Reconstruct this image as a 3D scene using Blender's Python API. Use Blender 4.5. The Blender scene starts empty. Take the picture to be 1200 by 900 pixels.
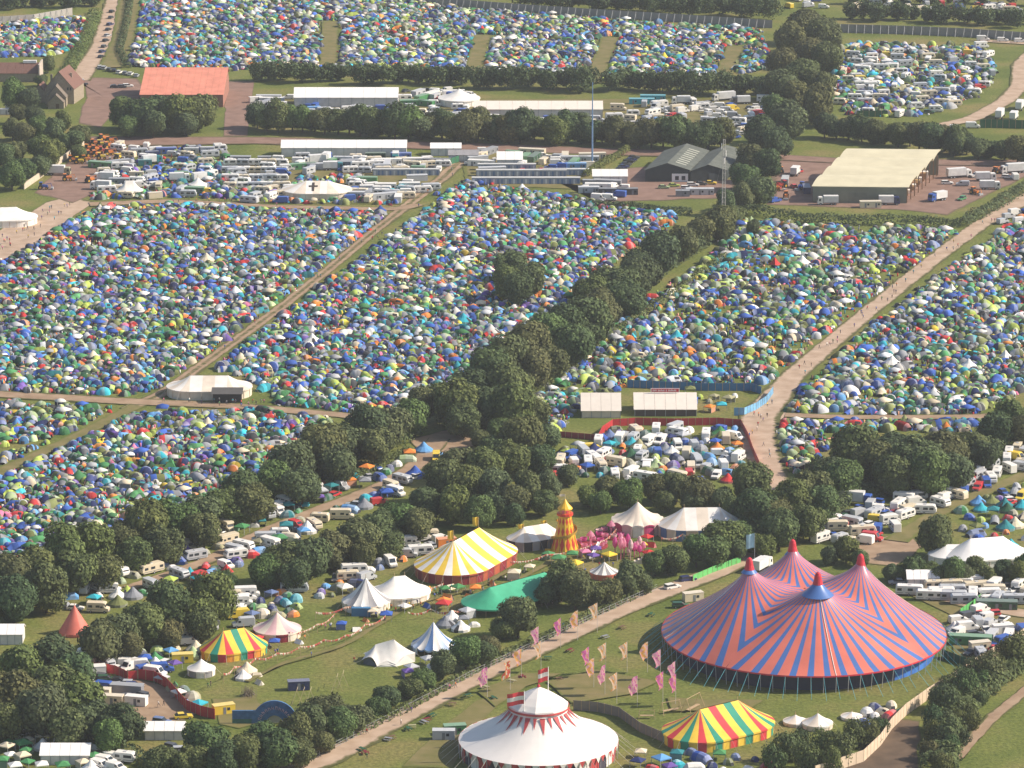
import bpy, math, random
import numpy as np
from mathutils import Vector, Matrix, noise as mnoise

# ------------------------------------------------------------------ camera, sky, sun, exposure
scene = bpy.context.scene
col = scene.collection
R = math.radians
H = 380.0            # camera height above the fields, metres
FPX = 5000.0         # focal length in pixels of the 1200 x 900 photograph
PITCH = math.atan(1300.0 / FPX)
SUN_EL, SUN_AZ = R(37.0), R(2.0)     # sun to the right; azimuth measured from +x towards +y

camd = bpy.data.cameras.new('camera')
cam = bpy.data.objects.new('camera', camd); col.objects.link(cam)
camd.sensor_width = 36.0; camd.lens = 36.0 * FPX / 1200.0
camd.clip_start = 5.0; camd.clip_end = 20000.0
cam.location = (0, 0, H); cam.rotation_euler = (math.pi / 2 - PITCH, 0, 0)
scene.camera = cam

world = bpy.data.worlds.new('World'); scene.world = world; world.use_nodes = True
wn = world.node_tree.nodes; wl = world.node_tree.links
sky = wn.new('ShaderNodeTexSky'); sky.sky_type = 'NISHITA'; sky.sun_disc = False
sky.sun_elevation = SUN_EL; sky.sun_rotation = math.pi / 2 - SUN_AZ
sky.altitude = 200; sky.air_density = 1.0; sky.dust_density = 1.6; sky.ozone_density = 1.0
wl.new(sky.outputs[0], wn['Background'].inputs[0]); wn['Background'].inputs[1].default_value = 0.10

sund = bpy.data.lights.new('sun', 'SUN'); sund.energy = 4.6; sund.angle = R(0.5); sund.color = (1.0, 0.89, 0.76)
sun = bpy.data.objects.new('sun', sund); col.objects.link(sun)
sdir = Vector((math.cos(SUN_AZ) * math.cos(SUN_EL), math.sin(SUN_AZ) * math.cos(SUN_EL), math.sin(SUN_EL)))
sun.rotation_euler = (-sdir).to_track_quat('-Z', 'Y').to_euler(); sun.location = (400, 1200, 600)

vs = scene.view_settings
vs.view_transform = 'Standard'; vs.look = 'None'; vs.gamma = 1.0; vs.use_curve_mapping = False
vs.exposure = 0.55

# ------------------------------------------------------------------ ground positions
CP, SP = math.cos(PITCH), math.sin(PITCH)
def at(px, py, z=0.0):
    "the point at height z that the photograph shows at pixel (px, py)"
    dx = (px - 600.0) / FPX; dy = (450.0 - py) / FPX
    d = (dx, CP + dy * SP, -SP + dy * CP)
    t = (z - H) / d[2]
    return Vector((d[0] * t, d[1] * t, z))
def pix(x, y, z=0.0):
    "inverse of at(), arrays welcome"
    zz = z - H
    depth = y * CP - zz * SP
    return 600 + FPX * x / depth, 450 - FPX * (y * SP + zz * CP) / depth
def ppm(py):
    "pixels per metre at image row py on the ground"
    return 1.0 / (at(601, py) - at(600, py)).x
def inpoly(x, y, P):
    "vectorised point in polygon"
    x = np.asarray(x); y = np.asarray(y); r = np.zeros(x.shape, bool)
    n = len(P); j = n - 1
    for i in range(n):
        xi, yi = P[i][0], P[i][1]; xj, yj = P[j][0], P[j][1]
        c = ((yi > y) != (yj > y)) & (x < (xj - xi) * (y - yi) / ((yj - yi) or 1e-9) + xi)
        r ^= c; j = i
    return r
def seg_dist(x, y, L):
    "distance of points to a polyline"
    x = np.asarray(x, float); y = np.asarray(y, float); best = np.full(x.shape, 1e9)
    for (ax, ay), (bx, by) in zip(L[:-1], L[1:]):
        vx, vy = bx - ax, by - ay
        t = np.clip(((x - ax) * vx + (y - ay) * vy) / (vx * vx + vy * vy + 1e-9), 0, 1)
        best = np.minimum(best, np.hypot(x - ax - t * vx, y - ay - t * vy))
    return best

# ------------------------------------------------------------------ materials
MATS = {}
def _new(name, rough, spec=0.5):
    m = bpy.data.materials.new(name); m.use_nodes = True
    b = m.node_tree.nodes['Principled BSDF']
    b.inputs['Roughness'].default_value = rough
    b.inputs['Specular IOR Level'].default_value = spec
    return m, b, m.node_tree.nodes, m.node_tree.links
def _vary(nt, ln, src, var, scale, detail=4.0):
    "multiply colour src by world-space noise between 1-var and 1+var"
    geo = nt.new('ShaderNodeNewGeometry')
    no = nt.new('ShaderNodeTexNoise'); no.inputs['Scale'].default_value = scale; no.inputs['Detail'].default_value = detail
    ln.new(geo.outputs['Position'], no.inputs['Vector'])
    mr = nt.new('ShaderNodeMapRange'); mr.inputs[1].default_value = 0.25; mr.inputs[2].default_value = 0.75
    mr.inputs[3].default_value = 1 - var; mr.inputs[4].default_value = 1 + var
    ln.new(no.outputs['Fac'], mr.inputs[0])
    mx = nt.new('ShaderNodeVectorMath'); mx.operation = 'SCALE'
    if isinstance(src, tuple): mx.inputs[0].default_value = src[:3]
    else: ln.new(src, mx.inputs[0])
    ln.new(mr.outputs[0], mx.inputs['Scale'])
    return mx.outputs[0]
def M(name, rgb, rough=0.75, var=0.14, scale=0.5, spec=0.4, metal=0.0):
    if name in MATS: return MATS[name]
    m, b, nt, ln = _new(name, rough, spec)
    ln.new(_vary(nt, ln, tuple(rgb), var, scale), b.inputs['Base Color'])
    b.inputs['Metallic'].default_value = metal
    MATS[name] = m
    return m
def OC(name, mul=1.0, mixgrey=0.0, rough=0.7, var=0.12, grey=(0.35, 0.36, 0.38), spec=0.4, scale=0.9):
    "material that takes each object's own colour, optionally toned towards a grey"
    if name in MATS: return MATS[name]
    m, b, nt, ln = _new(name, rough, spec)
    oi = nt.new('ShaderNodeObjectInfo')
    mx = nt.new('ShaderNodeMix'); mx.data_type = 'RGBA'
    mx.inputs[0].default_value = mixgrey; mx.inputs[7].default_value = (*grey, 1)
    ln.new(oi.outputs['Color'], mx.inputs[6])
    sc = nt.new('ShaderNodeVectorMath'); sc.operation = 'SCALE'; sc.inputs['Scale'].default_value = mul
    ln.new(mx.outputs[2], sc.inputs[0])
    ln.new(_vary(nt, ln, sc.outputs[0], var, scale), b.inputs['Base Color'])
    MATS[name] = m
    return m
def ATT(name, rough=0.7, var=0.1, scale=0.8, attr='Col', spec=0.4):
    if name in MATS: return MATS[name]
    m, b, nt, ln = _new(name, rough, spec)
    a = nt.new('ShaderNodeAttribute'); a.attribute_name = attr
    ln.new(_vary(nt, ln, a.outputs['Color'], var, scale), b.inputs['Base Color'])
    MATS[name] = m
    return m

COL = {
 'navy blue': (.030, .042, .13), 'blue': (.045, .11, .40), 'sky blue': (.13, .33, .62), 'turquoise': (.04, .38, .46),
 'teal': (.03, .20, .22), 'green': (.07, .24, .09), 'dark green': (.03, .095, .05), 'lime green': (.40, .50, .10),
 'olive green': (.17, .19, .07), 'pale green': (.38, .48, .25), 'grey': (.24, .25, .27), 'light grey': (.48, .49, .50),
 'white': (.80, .77, .71), 'cream': (.70, .60, .43), 'red': (.55, .045, .045), 'orange': (.75, .24, .05),
 'yellow': (.78, .56, .06), 'purple': (.15, .09, .32), 'pink': (.72, .22, .36), 'brown': (.16, .10, .06),
 'black': (.02, .02, .022), 'silver': (.42, .43, .44), 'dark grey': (.075, .078, .085), 'maroon': (.17, .03, .035),
 'khaki': (.34, .32, .19), 'peach': (.80, .42, .26), 'magenta': (.55, .06, .26), 'slate blue': (.14, .19, .34),
}

# ------------------------------------------------------------------ mesh building
class MB:
    def __init__(s): s.v = []; s.f = []; s.m = []
    def add(s, verts, faces, mat=0):
        o = len(s.v); s.v += [tuple(v) for v in verts]
        for f in faces: s.f.append(tuple(i + o for i in f)); s.m.append(mat)
        return s
    def box(s, x0, x1, y0, y1, z0, z1, mat=0, rz=0.0, c=(0, 0)):
        P = [(x0, y0), (x1, y0), (x1, y1), (x0, y1)]
        if rz:
            a, b = math.cos(rz), math.sin(rz)
            P = [(c[0] + (x - c[0]) * a - (y - c[1]) * b, c[1] + (x - c[0]) * b + (y - c[1]) * a) for x, y in P]
        V = [(x, y, z0) for x, y in P] + [(x, y, z1) for x, y in P]
        return s.add(V, [(3, 2, 1, 0), (4, 5, 6, 7), (0, 1, 5, 4), (1, 2, 6, 5), (2, 3, 7, 6), (3, 0, 4, 7)], mat)
    def bar(s, p, q, w, h=None, mat=0):
        "square bar between two points"
        return s.tube(p, q, w * .7, w * .7, 4, mat)
    def tube(s, p, q, r0, r1=None, n=6, mat=0):
        p = Vector(p); q = Vector(q); r1 = r0 if r1 is None else r1
        d = (q - p).normalized(); u = d.orthogonal().normalized(); w = d.cross(u)
        V = []
        for c, r in ((p, r0), (q, r1)):
            for i in range(n):
                a = 2 * math.pi * i / n
                V.append(c + (u * math.cos(a) + w * math.sin(a)) * r)
        F = [(i, (i + 1) % n, n + (i + 1) % n, n + i) for i in range(n)] + [tuple(range(n - 1, -1, -1)), tuple(range(n, 2 * n))]
        return s.add(V, F, mat)
    def path(s, pts, r, n=5, mat=0):
        for a, b in zip(pts[:-1], pts[1:]): s.tube(a, b, r, r, n, mat)
        return s
    def lathe(s, prof, n=16, mat=0, c=(0, 0), ph=0.0, sx=1.0, sy=1.0, cap=True):
        V = []
        for r, z in prof:
            for i in range(n):
                a = 2 * math.pi * i / n + ph
                V.append((c[0] + r * sx * math.cos(a), c[1] + r * sy * math.sin(a), z))
        F = []
        for k in range(len(prof) - 1):
            for i in range(n):
                j = (i + 1) % n
                F.append((k * n + i, k * n + j, (k + 1) * n + j, (k + 1) * n + i))
        if cap:
            F.append(tuple((len(prof) - 1) * n + i for i in range(n)))
            F.append(tuple(n - 1 - i for i in range(n)))
        return s.add(V, F, mat)
    def grid(s, rows, mat=0, closed=False):
        "rows of points -> quads"
        n = len(rows[0]); V = [p for r in rows for p in r]; F = []
        for k in range(len(rows) - 1):
            for i in range(n if closed else n - 1):
                j = (i + 1) % n
                F.append((k * n + i, k * n + j, (k + 1) * n + j, (k + 1) * n + i))
        return s.add(V, F, mat)
    def profile(s, prof, w, mat=0, inset=0.0, tin=0.92):
        "side profile (x, z) extruded across y by width w with softened sides"
        cx = sum(p[0] for p in prof) / len(prof); cz = sum(p[1] for p in prof) / len(prof)
        n = len(prof); ys = [(-w / 2, tin), (-w / 2 + inset, 1), (w / 2 - inset, 1), (w / 2, tin)] if inset else [(-w / 2, 1), (w / 2, 1)]
        V = []
        for y, k in ys:
            for x, z in prof: V.append((cx + (x - cx) * k, y, cz + (z - cz) * k))
        F = []
        for r in range(len(ys) - 1):
            for i in range(n):
                j = (i + 1) % n
                F.append((r * n + i, (r + 1) * n + i, (r + 1) * n + j, r * n + j))
        F.append(tuple(range(n))); F.append(tuple((len(ys) - 1) * n + n - 1 - i for i in range(n)))
        return s.add(V, F, mat)
    def mesh(s, name, mats, smooth=False):
        me = bpy.data.meshes.new(name); me.from_pydata(s.v, [], s.f)
        for m in (mats if isinstance(mats, (list, tuple)) else [mats]): me.materials.append(m)
        if len(me.polygons) == len(s.m): me.polygons.foreach_set('material_index', s.m)
        if smooth: me.polygons.foreach_set('use_smooth', [True] * len(me.polygons))
        me.update()
        return me

def link(name, data, parent=None, loc=None, rz=0.0, color=None):
    o = bpy.data.objects.new(name, data); col.objects.link(o)
    if parent is not None: o.parent = parent
    if loc is not None: o.location = loc
    if rz: o.rotation_euler = (0, 0, rz)
    if color is not None: o.color = (*color, 1)
    if data is None: o.empty_display_size = 0.5
    return o
def tag(o, label, cat, group=None, kind=None):
    if label: o['label'] = label
    if cat: o['category'] = cat
    if group: o['group'] = group
    if kind: o['kind'] = kind
    return o
def struct(name, me, label=None):
    o = link(name, me); o['kind'] = 'structure'
    if label: o['label'] = label
    return o
def thing(name, label, cat, loc, rz=0.0, group=None):
    return tag(link(name, None, None, loc, rz), label, cat, group)

class Proto:
    "a thing as shared meshes: parts are (name, mesh, index of parent part or -1, offset)"
    def __init__(s, root=None): s.root = root; s.parts = []
    def part(s, name, me, parent=-1, loc=None): s.parts.append((name, me, parent, loc)); return len(s.parts) - 1
def inst(P, name, label, cat, loc, rz=0.0, s=1.0, group=None, color=None, sz=None):
    r = link(name, P.root, None, loc, rz, color)
    r.scale = (s, s, s if sz is None else sz)
    tag(r, label, cat, group)
    made = []
    for nm, me, pa, off in P.parts:
        made.append(link(nm, me, r if pa < 0 else made[pa], off, 0.0, color))
    return r
rng = random.Random(11)
nrng = np.random.default_rng(7)
# ------------------------------------------------------------------ ground, tracks, yards
def grass_mat():
    m, b, nt, ln = _new('grass_ground', 0.95, 0.15)
    geo = nt.new('ShaderNodeNewGeometry')
    def nz(sc, det=5):
        n = nt.new('ShaderNodeTexNoise'); n.inputs['Scale'].default_value = sc; n.inputs['Detail'].default_value = det
        ln.new(geo.outputs['Position'], n.inputs['Vector']); return n.outputs['Fac']
    r1 = nt.new('ShaderNodeValToRGB'); e = r1.color_ramp.elements
    e[0].position = .34; e[0].color = (.100, .132, .028, 1); e[1].position = .68; e[1].color = (.215, .182, .070, 1)
    k = e.new(.5); k.color = (.148, .168, .042, 1)
    ln.new(nz(.035, 6), r1.inputs[0])
    r2 = nt.new('ShaderNodeValToRGB'); r2.color_ramp.elements[0].position = .3; r2.color_ramp.elements[1].position = .72
    r2.color_ramp.elements[0].color = (.62, .66, .6, 1); r2.color_ramp.elements[1].color = (1.3, 1.25, 1.2, 1)
    ln.new(nz(.9, 7), r2.inputs[0])
    mx = nt.new('ShaderNodeMix'); mx.data_type = 'RGBA'; mx.blend_type = 'MULTIPLY'; mx.inputs[0].default_value = 1
    ln.new(r1.outputs[0], mx.inputs[6]); ln.new(r2.outputs[0], mx.inputs[7])
    ln.new(mx.outputs[2], b.inputs['Base Color'])
    bm = nt.new('ShaderNodeBump'); bm.inputs['Strength'].default_value = .5; bm.inputs['Distance'].default_value = .3
    ln.new(nz(1.6, 8), bm.inputs['Height']); ln.new(bm.outputs[0], b.inputs['Normal'])
    return m
GRASS = grass_mat()
def dirt_mat(name, c0, c1, gr=(.10, .10, .035)):
    "bare earth whose 'edge' attribute lets worn grass in from the sides"
    m, b, nt, ln = _new(name, 0.95, 0.15)
    geo = nt.new('ShaderNodeNewGeometry')
    def nz(sc, det=5):
        n = nt.new('ShaderNodeTexNoise'); n.inputs['Scale'].default_value = sc; n.inputs['Detail'].default_value = det
        ln.new(geo.outputs['Position'], n.inputs['Vector']); return n.outputs['Fac']
    r1 = nt.new('ShaderNodeValToRGB'); e = r1.color_ramp.elements
    e[0].position = .3; e[0].color = (*c0, 1); e[1].position = .7; e[1].color = (*c1, 1)
    ln.new(nz(.18, 8), r1.inputs[0])
    a = nt.new('ShaderNodeAttribute'); a.attribute_name = 'edge'
    ad = nt.new('ShaderNodeMath'); ad.operation = 'ADD'; ln.new(a.outputs['Fac'], ad.inputs[0]); ln.new(nz(.35, 6), ad.inputs[1])
    mr = nt.new('ShaderNodeMapRange'); mr.inputs[1].default_value = .85; mr.inputs[2].default_value = 1.2
    ln.new(ad.outputs[0], mr.inputs[0])
    mx = nt.new('ShaderNodeMix'); mx.data_type = 'RGBA'; mx.inputs[7].default_value = (*gr, 1)
    ln.new(mr.outputs[0], mx.inputs[0]); ln.new(r1.outputs[0], mx.inputs[6])
    ln.new(mx.outputs[2], b.inputs['Base Color'])
    return m
DIRT = dirt_mat('pale_dirt', (.36, .255, .175), (.50, .375, .275))
BROWN = dirt_mat('brown_dirt', (.26, .175, .11), (.38, .27, .18))
YARD = dirt_mat('reddish_yard', (.20, .125, .095), (.28, .18, .14), (.15, .11, .07))
WORN = dirt_mat('worn_grass', (.14, .135, .042), (.215, .175, .078), (.13, .14, .036))
DARK_GROUND = dirt_mat('dark_ground', (.09, .065, .045), (.15, .105, .07))  # darkest ground colour, used for the patch beside the pale wall

g = MB(); n = 40
g.grid([[(-3500 + 7000 * i / n, -300 + 7800 * j / n, 0) for i in range(n + 1)] for j in range(n + 1)])
struct('ground', g.mesh('ground', GRASS))

LAYER = [0.0]
TRACKS = []     # ground polylines with half widths, so that tents keep clear
def track(name, pts, mat, mid=0.0, keep=True, jit=.6, label=None):
    "strip along pixel points (px, py, width in metres); mid > 0 leaves a grassy strip between the wheel ruts"
    LAYER[0] += .012; z = .03 + LAYER[0]
    P = [(at(p[0], p[1]), p[2]) for p in pts]
    dense = []
    for (a, wa), (b, wb) in zip(P[:-1], P[1:]):
        k = max(2, int((b - a).length / 4))
        for i in range(k): dense.append((a.lerp(b, i / k), wa + (wb - wa) * i / k))
    dense.append(P[-1])
    # smooth the bends
    for _ in range(3):
        dense = [dense[0]] + [((dense[i - 1][0] + dense[i][0] * 2 + dense[i + 1][0]) / 4, dense[i][1]) for i in range(1, len(dense) - 1)] + [dense[-1]]
    rows = []; E = []
    pat = [(-1, 1.0), (-.82, .55), (-.5, 0), (-.2, mid), (.2, mid), (.5, 0), (.82, .55), (1, 1.0)]
    for i, (c, w) in enumerate(dense):
        d = (dense[min(i + 1, len(dense) - 1)][0] - dense[max(i - 1, 0)][0]).normalized(); nn = Vector((-d.y, d.x, 0))
        row = []
        for t, e in pat:
            jj = jit * (mnoise.noise(Vector((c.x * .11 + t * 5, c.y * .11, 3.1)))) * abs(t) * 1.6
            p = c + nn * (t * w / 2 + jj); row.append((p.x, p.y, z)); E.append(e)
        rows.append(row)
    b = MB(); b.grid(rows); me = b.mesh(name, mat)
    me.attributes.new('edge', 'FLOAT', 'POINT').data.foreach_set('value', E)
    if keep: TRACKS.append(([(c.x, c.y) for c, w in dense], [w for c, w in dense]))
    return struct(name, me, label)
YARDS = []
def yard(name, poly, mat, keep=True, edge=.25):
    LAYER[0] += .012; z = .03 + LAYER[0]
    G = [at(*p) for p in poly]; c = sum(G, Vector()) / len(G)
    out = []
    for a, b in zip(G, G[1:] + G[:1]):
        k = max(1, int((b - a).length / 5))
        for i in range(k):
            p = a.lerp(b, i / k); q = p + (p - c).normalized() * mnoise.noise(Vector((p.x * .09, p.y * .09, 1))) * 2.0
            out.append(q)
    m = MB(); k = len(out); rings = [1.0, .93, .6]; V = []; E = []
    for r, e in zip(rings, (1.0, edge, 0.0)):
        for p in out:
            q = c + (p - c) * r; V.append((q.x, q.y, z)); E.append(e)
    V.append((c.x, c.y, z)); E.append(0.0)
    F = []
    for r in range(2):
        for i in range(k): j = (i + 1) % k; F.append((r * k + i, r * k + j, (r + 1) * k + j, (r + 1) * k + i))
    for i in range(k): F.append((2 * k + i, 2 * k + (i + 1) % k, 3 * k))
    m.add(V, F); me = m.mesh(name, mat)
    me.attributes.new('edge', 'FLOAT', 'POINT').data.foreach_set('value', E)
    if keep: YARDS.append(poly)
    return struct(name, me)

yard('yard', [(-5, 312), (-5, 272), (30, 252), (55, 236), (80, 230), (112, 236), (82, 258), (40, 288)], DIRT)
yard('yard', [(40, 226), (60, 206), (100, 174), (180, 172), (150, 188), (122, 206), (108, 228), (85, 238)], YARD, edge=.1)
yard('yard', [(80, 90), (160, 92), (168, 100), (165, 120), (140, 125), (118, 150), (92, 145), (98, 120), (100, 100)], YARD)
yard('yard', [(265, 95), (298, 95), (290, 160), (262, 160)], YARD)
yard('yard', [(90, 795), (165, 795), (205, 808), (235, 838), (215, 845), (170, 850), (120, 830)], BROWN)
yard('yard', [(905, 186), (1205, 190), (1205, 206), (1140, 238), (1110, 252), (1050, 246), (900, 240)], YARD, edge=.1)
yard('yard', [(700, 200), (760, 195), (860, 212), (860, 232), (690, 238)], YARD)
yard('yard', [(870, 492), (930, 470), (918, 490), (902, 500), (908, 560), (893, 565), (880, 520)], DIRT)
yard('yard', [(1000, 640), (1060, 622), (1085, 640), (1050, 665), (1000, 660)], BROWN)
yard('yard', [(975, 905), (1050, 842), (1078, 845), (1075, 905)], DARK_GROUND)
yard('yard', [(520, 850), (560, 820), (600, 812), (560, 850), (530, 900), (470, 900), (500, 870)], WORN, keep=False)
yard('yard', [(250, 820), (300, 815), (320, 845), (280, 855), (255, 850)], WORN, keep=False)
yard('yard', [(480, 515), (540, 500), (560, 520), (520, 545), (500, 540)], BROWN)

yard('yard', [(300, 112), (470, 108), (560, 116), (900, 116), (905, 135), (860, 160), (700, 148), (300, 134)], WORN, keep=False)
yard('yard', [(265, 186), (540, 188), (520, 212), (480, 240), (265, 238)], WORN, keep=False)
yard('yard', [(540, 176), (710, 182), (700, 236), (690, 222), (545, 218)], WORN, keep=False)
yard('yard', [(1050, 690), (1205, 694), (1205, 740), (1150, 776), (1118, 770), (1112, 720)], WORN, keep=False)
track('track', [(560, 168, 10), (520, 208, 7), (440, 270, 5.5), (395, 308, 5.5), (330, 360, 5.5), (255, 415, 5.5), (190, 462, 6), (150, 480, 7)], BROWN, mid=.6)
track('grass_strip', [(160, 476, 6), (90, 512, 6), (0, 553, 6.5), (-60, 582, 7)], WORN)
track('track', [(-10, 462, 9), (60, 466, 9), (150, 471, 9), (230, 474, 8), (300, 478, 8), (400, 487, 7), (440, 492, 6)], BROWN, mid=.2)
track('track', [(1215, 226, 11), (1150, 263, 9), (1100, 300, 8.5), (1010, 372, 8.5), (930, 440, 10), (890, 488, 14), (886, 515, 14), (898, 548, 13), (908, 575, 11)], DIRT)
track('track', [(920, 487, 6), (1000, 490, 6), (1150, 489, 6), (1210, 484, 6)], BROWN, mid=.2)
track('track', [(320, 912, 11), (385, 888, 11), (470, 840, 10.5), (560, 792, 10.5), (640, 756, 10), (720, 718, 10), (800, 686, 10), (850, 668, 9), (885, 650, 9)], DIRT)
track('track', [(105, 240, 9), (200, 236, 8), (330, 243, 7), (470, 246, 7), (490, 240, 7)], BROWN)
track('road', [(137, -10, 10), (128, 25, 11), (118, 55, 11), (100, 82, 12), (92, 95, 12)], DIRT)
track('road', [(95, 166, 22), (200, 166, 20), (300, 165, 16), (460, 170, 16), (560, 173, 18), (700, 178, 16), (900, 184, 12), (1000, 190, 12), (1220, 192, 14)], YARD)
track('road', [(1220, 52, 8), (1196, 75, 9), (1196, 100, 10), (1180, 118, 10), (1140, 140, 10), (1090, 150, 8)], DIRT)
track('track', [(1150, 48, 8), (1215, 52, 8)], DIRT)
track('track', [(515, 515, 8), (490, 545, 8), (455, 567, 7), (410, 585, 7), (360, 603, 6), (300, 628, 6), (240, 660, 6), (150, 690, 5)], BROWN, mid=.2)
track('track', [(1215, 552, 7), (1170, 570, 6), (1120, 592, 6), (1080, 612, 6), (1050, 635, 8)], WORN, mid=.2)
track('track', [(1060, 690, 9), (1110, 700, 9), (1140, 712, 8), (1215, 722, 8)], DIRT)
track('track', [(1215, 800, 4), (1160, 845, 4), (1120, 890, 4)], BROWN, mid=.2)
yard('yard', [(640, 800), (700, 785), (770, 800), (740, 815), (670, 825)], WORN, keep=False)
yard('yard', [(560, 812), (610, 790), (660, 790), (620, 806), (580, 830)], WORN, keep=False)
yard('yard', [(780, 818), (900, 822), (880, 832), (790, 835)], WORN, keep=False)
track('footpath', [(600, 668, 2.2), (560, 690, 2.2), (480, 710, 2.2), (400, 760, 2.2), (330, 778, 2), (290, 800, 2)], WORN, keep=False)
track('footpath', [(660, 650, 2.5), (610, 680, 2.5), (560, 700, 2.2)], WORN, keep=False)
track('grass_strip', [(387, 26, 9), (385, 80, 9)], WORN)
track('grass_strip', [(566, 42, 9), (553, 90, 9)], WORN)
track('grass_strip', [(715, 45, 9), (695, 98, 9)], WORN)
track('grass_strip', [(862, 55, 9), (848, 90, 9)], WORN)
track('grass_strip', [(130, 80, 12), (145, 45, 12), (152, 0, 12)], WORN)
# ------------------------------------------------------------------ trees
def leaf_mat():
    m, b, nt, ln = _new('foliage', 0.8, 0.25)
    a = nt.new('ShaderNodeAttribute'); a.attribute_name = 'tone'
    oi = nt.new('ShaderNodeObjectInfo')
    r = nt.new('ShaderNodeValToRGB'); e = r.color_ramp.elements
    e[0].position = 0; e[0].color = (.050, .070, .032, 1); e[1].position = 1; e[1].color = (.190, .236, .094, 1)
    k = e.new(.45); k.color = (.100, .136, .056, 1)
    ln.new(a.outputs['Fac'], r.inputs[0])
    mx = nt.new('ShaderNodeMix'); mx.data_type = 'RGBA'; mx.blend_type = 'MULTIPLY'; mx.inputs[0].default_value = 1
    ln.new(r.outputs[0], mx.inputs[6]); ln.new(oi.outputs['Color'], mx.inputs[7])
    ln.new(mx.outputs[2], b.inputs['Base Color'])
    tr = nt.new('ShaderNodeBsdfTranslucent'); ln.new(mx.outputs[2], tr.inputs['Color'])
    ms = nt.new('ShaderNodeMixShader'); ms.inputs[0].default_value = .22
    ln.new(b.outputs[0], ms.inputs[1]); ln.new(tr.outputs[0], ms.inputs[2])
    ln.new(ms.outputs[0], nt['Material Output'].inputs['Surface'])
    return m
LEAF = leaf_mat()
BARK = M('bark', (.10, .075, .052), .95, .3, 3.0)
def quads_mesh(name, C, N, S, tone, mat):
    "one leaf-clump quad per row: centres, normals, sizes, tones"
    k = len(C); N = N / (np.linalg.norm(N, axis=1, keepdims=True) + 1e-9)
    ref = nrng.normal(size=(k, 3)); U = np.cross(N, ref); U /= np.linalg.norm(U, axis=1, keepdims=True) + 1e-9
    W = np.cross(N, U); S = S[:, None]
    asp = nrng.uniform(.6, 1.0, (k, 1))
    V = np.stack([C - U * S - W * S * asp, C + U * S - W * S * asp * .7, C + U * S * .8 + W * S * asp, C - U * S * .75 + W * S * asp], 1).reshape(-1, 3)
    me = bpy.data.meshes.new(name)
    me.vertices.add(4 * k); me.vertices.foreach_set('co', V.astype(np.float32).ravel())
    me.loops.add(4 * k); me.loops.foreach_set('vertex_index', np.arange(4 * k, dtype=np.int32))
    me.polygons.add(k); me.polygons.foreach_set('loop_start', np.arange(0, 4 * k, 4, dtype=np.int32))
    me.materials.append(mat)
    me.attributes.new('tone', 'FLOAT', 'FACE').data.foreach_set('value', tone.astype(np.float32))
    me.update(calc_edges=True); me.validate()
    return me
def crown(seed, Rr=5.5, Hh=11.0, low=.14, leaves=6000, wide=1.0, nl=20):
    r = np.random.default_rng(seed)
    cz = Hh * (low + (1 - low) / 2); rz = Hh * (1 - low) / 2
    d = r.normal(size=(nl, 3)); d /= np.linalg.norm(d, axis=1, keepdims=True)
    d[:, 2] = d[:, 2] * .9 + .05
    L = d * (np.array([Rr * .64 * wide, Rr * .64 * wide, rz * .66]) * r.uniform(.75, 1.12, (nl, 1))) + np.array([0, 0, cz])
    lr = r.uniform(.24, .52, nl) * Rr
    L = np.vstack([L, [[0, 0, cz + rz * .25]], [[0, 0, cz - rz * .2]]]); lr = np.append(lr, [Rr * .55, Rr * .55])
    lt = r.uniform(-.16, .16, len(L))
    w = lr ** 2; idx = r.choice(len(L), size=leaves * 3, p=w / w.sum())
    dd = r.normal(size=(leaves * 3, 3)); dd /= np.linalg.norm(dd, axis=1, keepdims=True)
    P = L[idx] + dd * (lr[idx] * r.uniform(.72, 1.2, leaves * 3))[:, None]
    keep = np.ones(len(P), bool)
    for c, q in zip(L, lr): keep &= np.linalg.norm(P - c, axis=1) > q * .70
    keep &= P[:, 2] > Hh * low * .4
    P, dd, idx = P[keep][:leaves], dd[keep][:leaves], idx[keep][:leaves]
    rad = P - np.array([0, 0, cz * .8]); rad /= np.linalg.norm(rad, axis=1, keepdims=True); N = dd * .75 + rad * .45 + r.normal(scale=.36, size=dd.shape)
    S = r.uniform(.16, .42, len(P)) * Rr / 5.5
    tone = np.clip(.42 + lt[idx] + r.normal(scale=.20, size=len(P)), 0, 1)
    return quads_mesh('crown', P, N, S, tone, LEAF)
def trunk(seed, Rr=5.5, Hh=11.0):
    r = random.Random(seed); b = MB()
    top = Vector((r.uniform(-.5, .5), r.uniform(-.5, .5), Hh * .62))
    mid = Vector((top.x * .4, top.y * .4, Hh * .28))
    b.tube((0, 0, -.2), mid, .42, .30, 7); b.tube(mid, top, .30, .12, 6)
    for i in range(6):
        a = i * 1.05 + r.random(); z = Hh * r.uniform(.25, .5); s = mid.lerp(top, (z - Hh * .28) / (Hh * .34))
        e = Vector((math.cos(a) * Rr * .6, math.sin(a) * Rr * .6, z + Hh * r.uniform(.12, .28)))
        b.tube(s, e, .14, .05, 5)
    return b.mesh('trunk', BARK)
TREES = []
for k in range(9):
    p = Proto(); hh = (11.0, 12.8, 9.6, 11.6)[k % 4]
    p.part('trunk', trunk(k, Hh=hh)); p.part('crown', crown(40 + k, Hh=hh, low=(.05, .08, .03)[k % 3], nl=(14, 24, 34)[k % 3], wide=(1.0, .84, 1.14, .92, 1.06)[k % 5], leaves=(5200, 6000, 6800)[k % 3])); TREES.append(p)
CONIF = Proto(); CONIF.part('trunk', trunk(77)); CONIF.part('crown', crown(90, Rr=4.2, Hh=13, low=.05, wide=.8, nl=24))
SHRUBS = []
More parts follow.
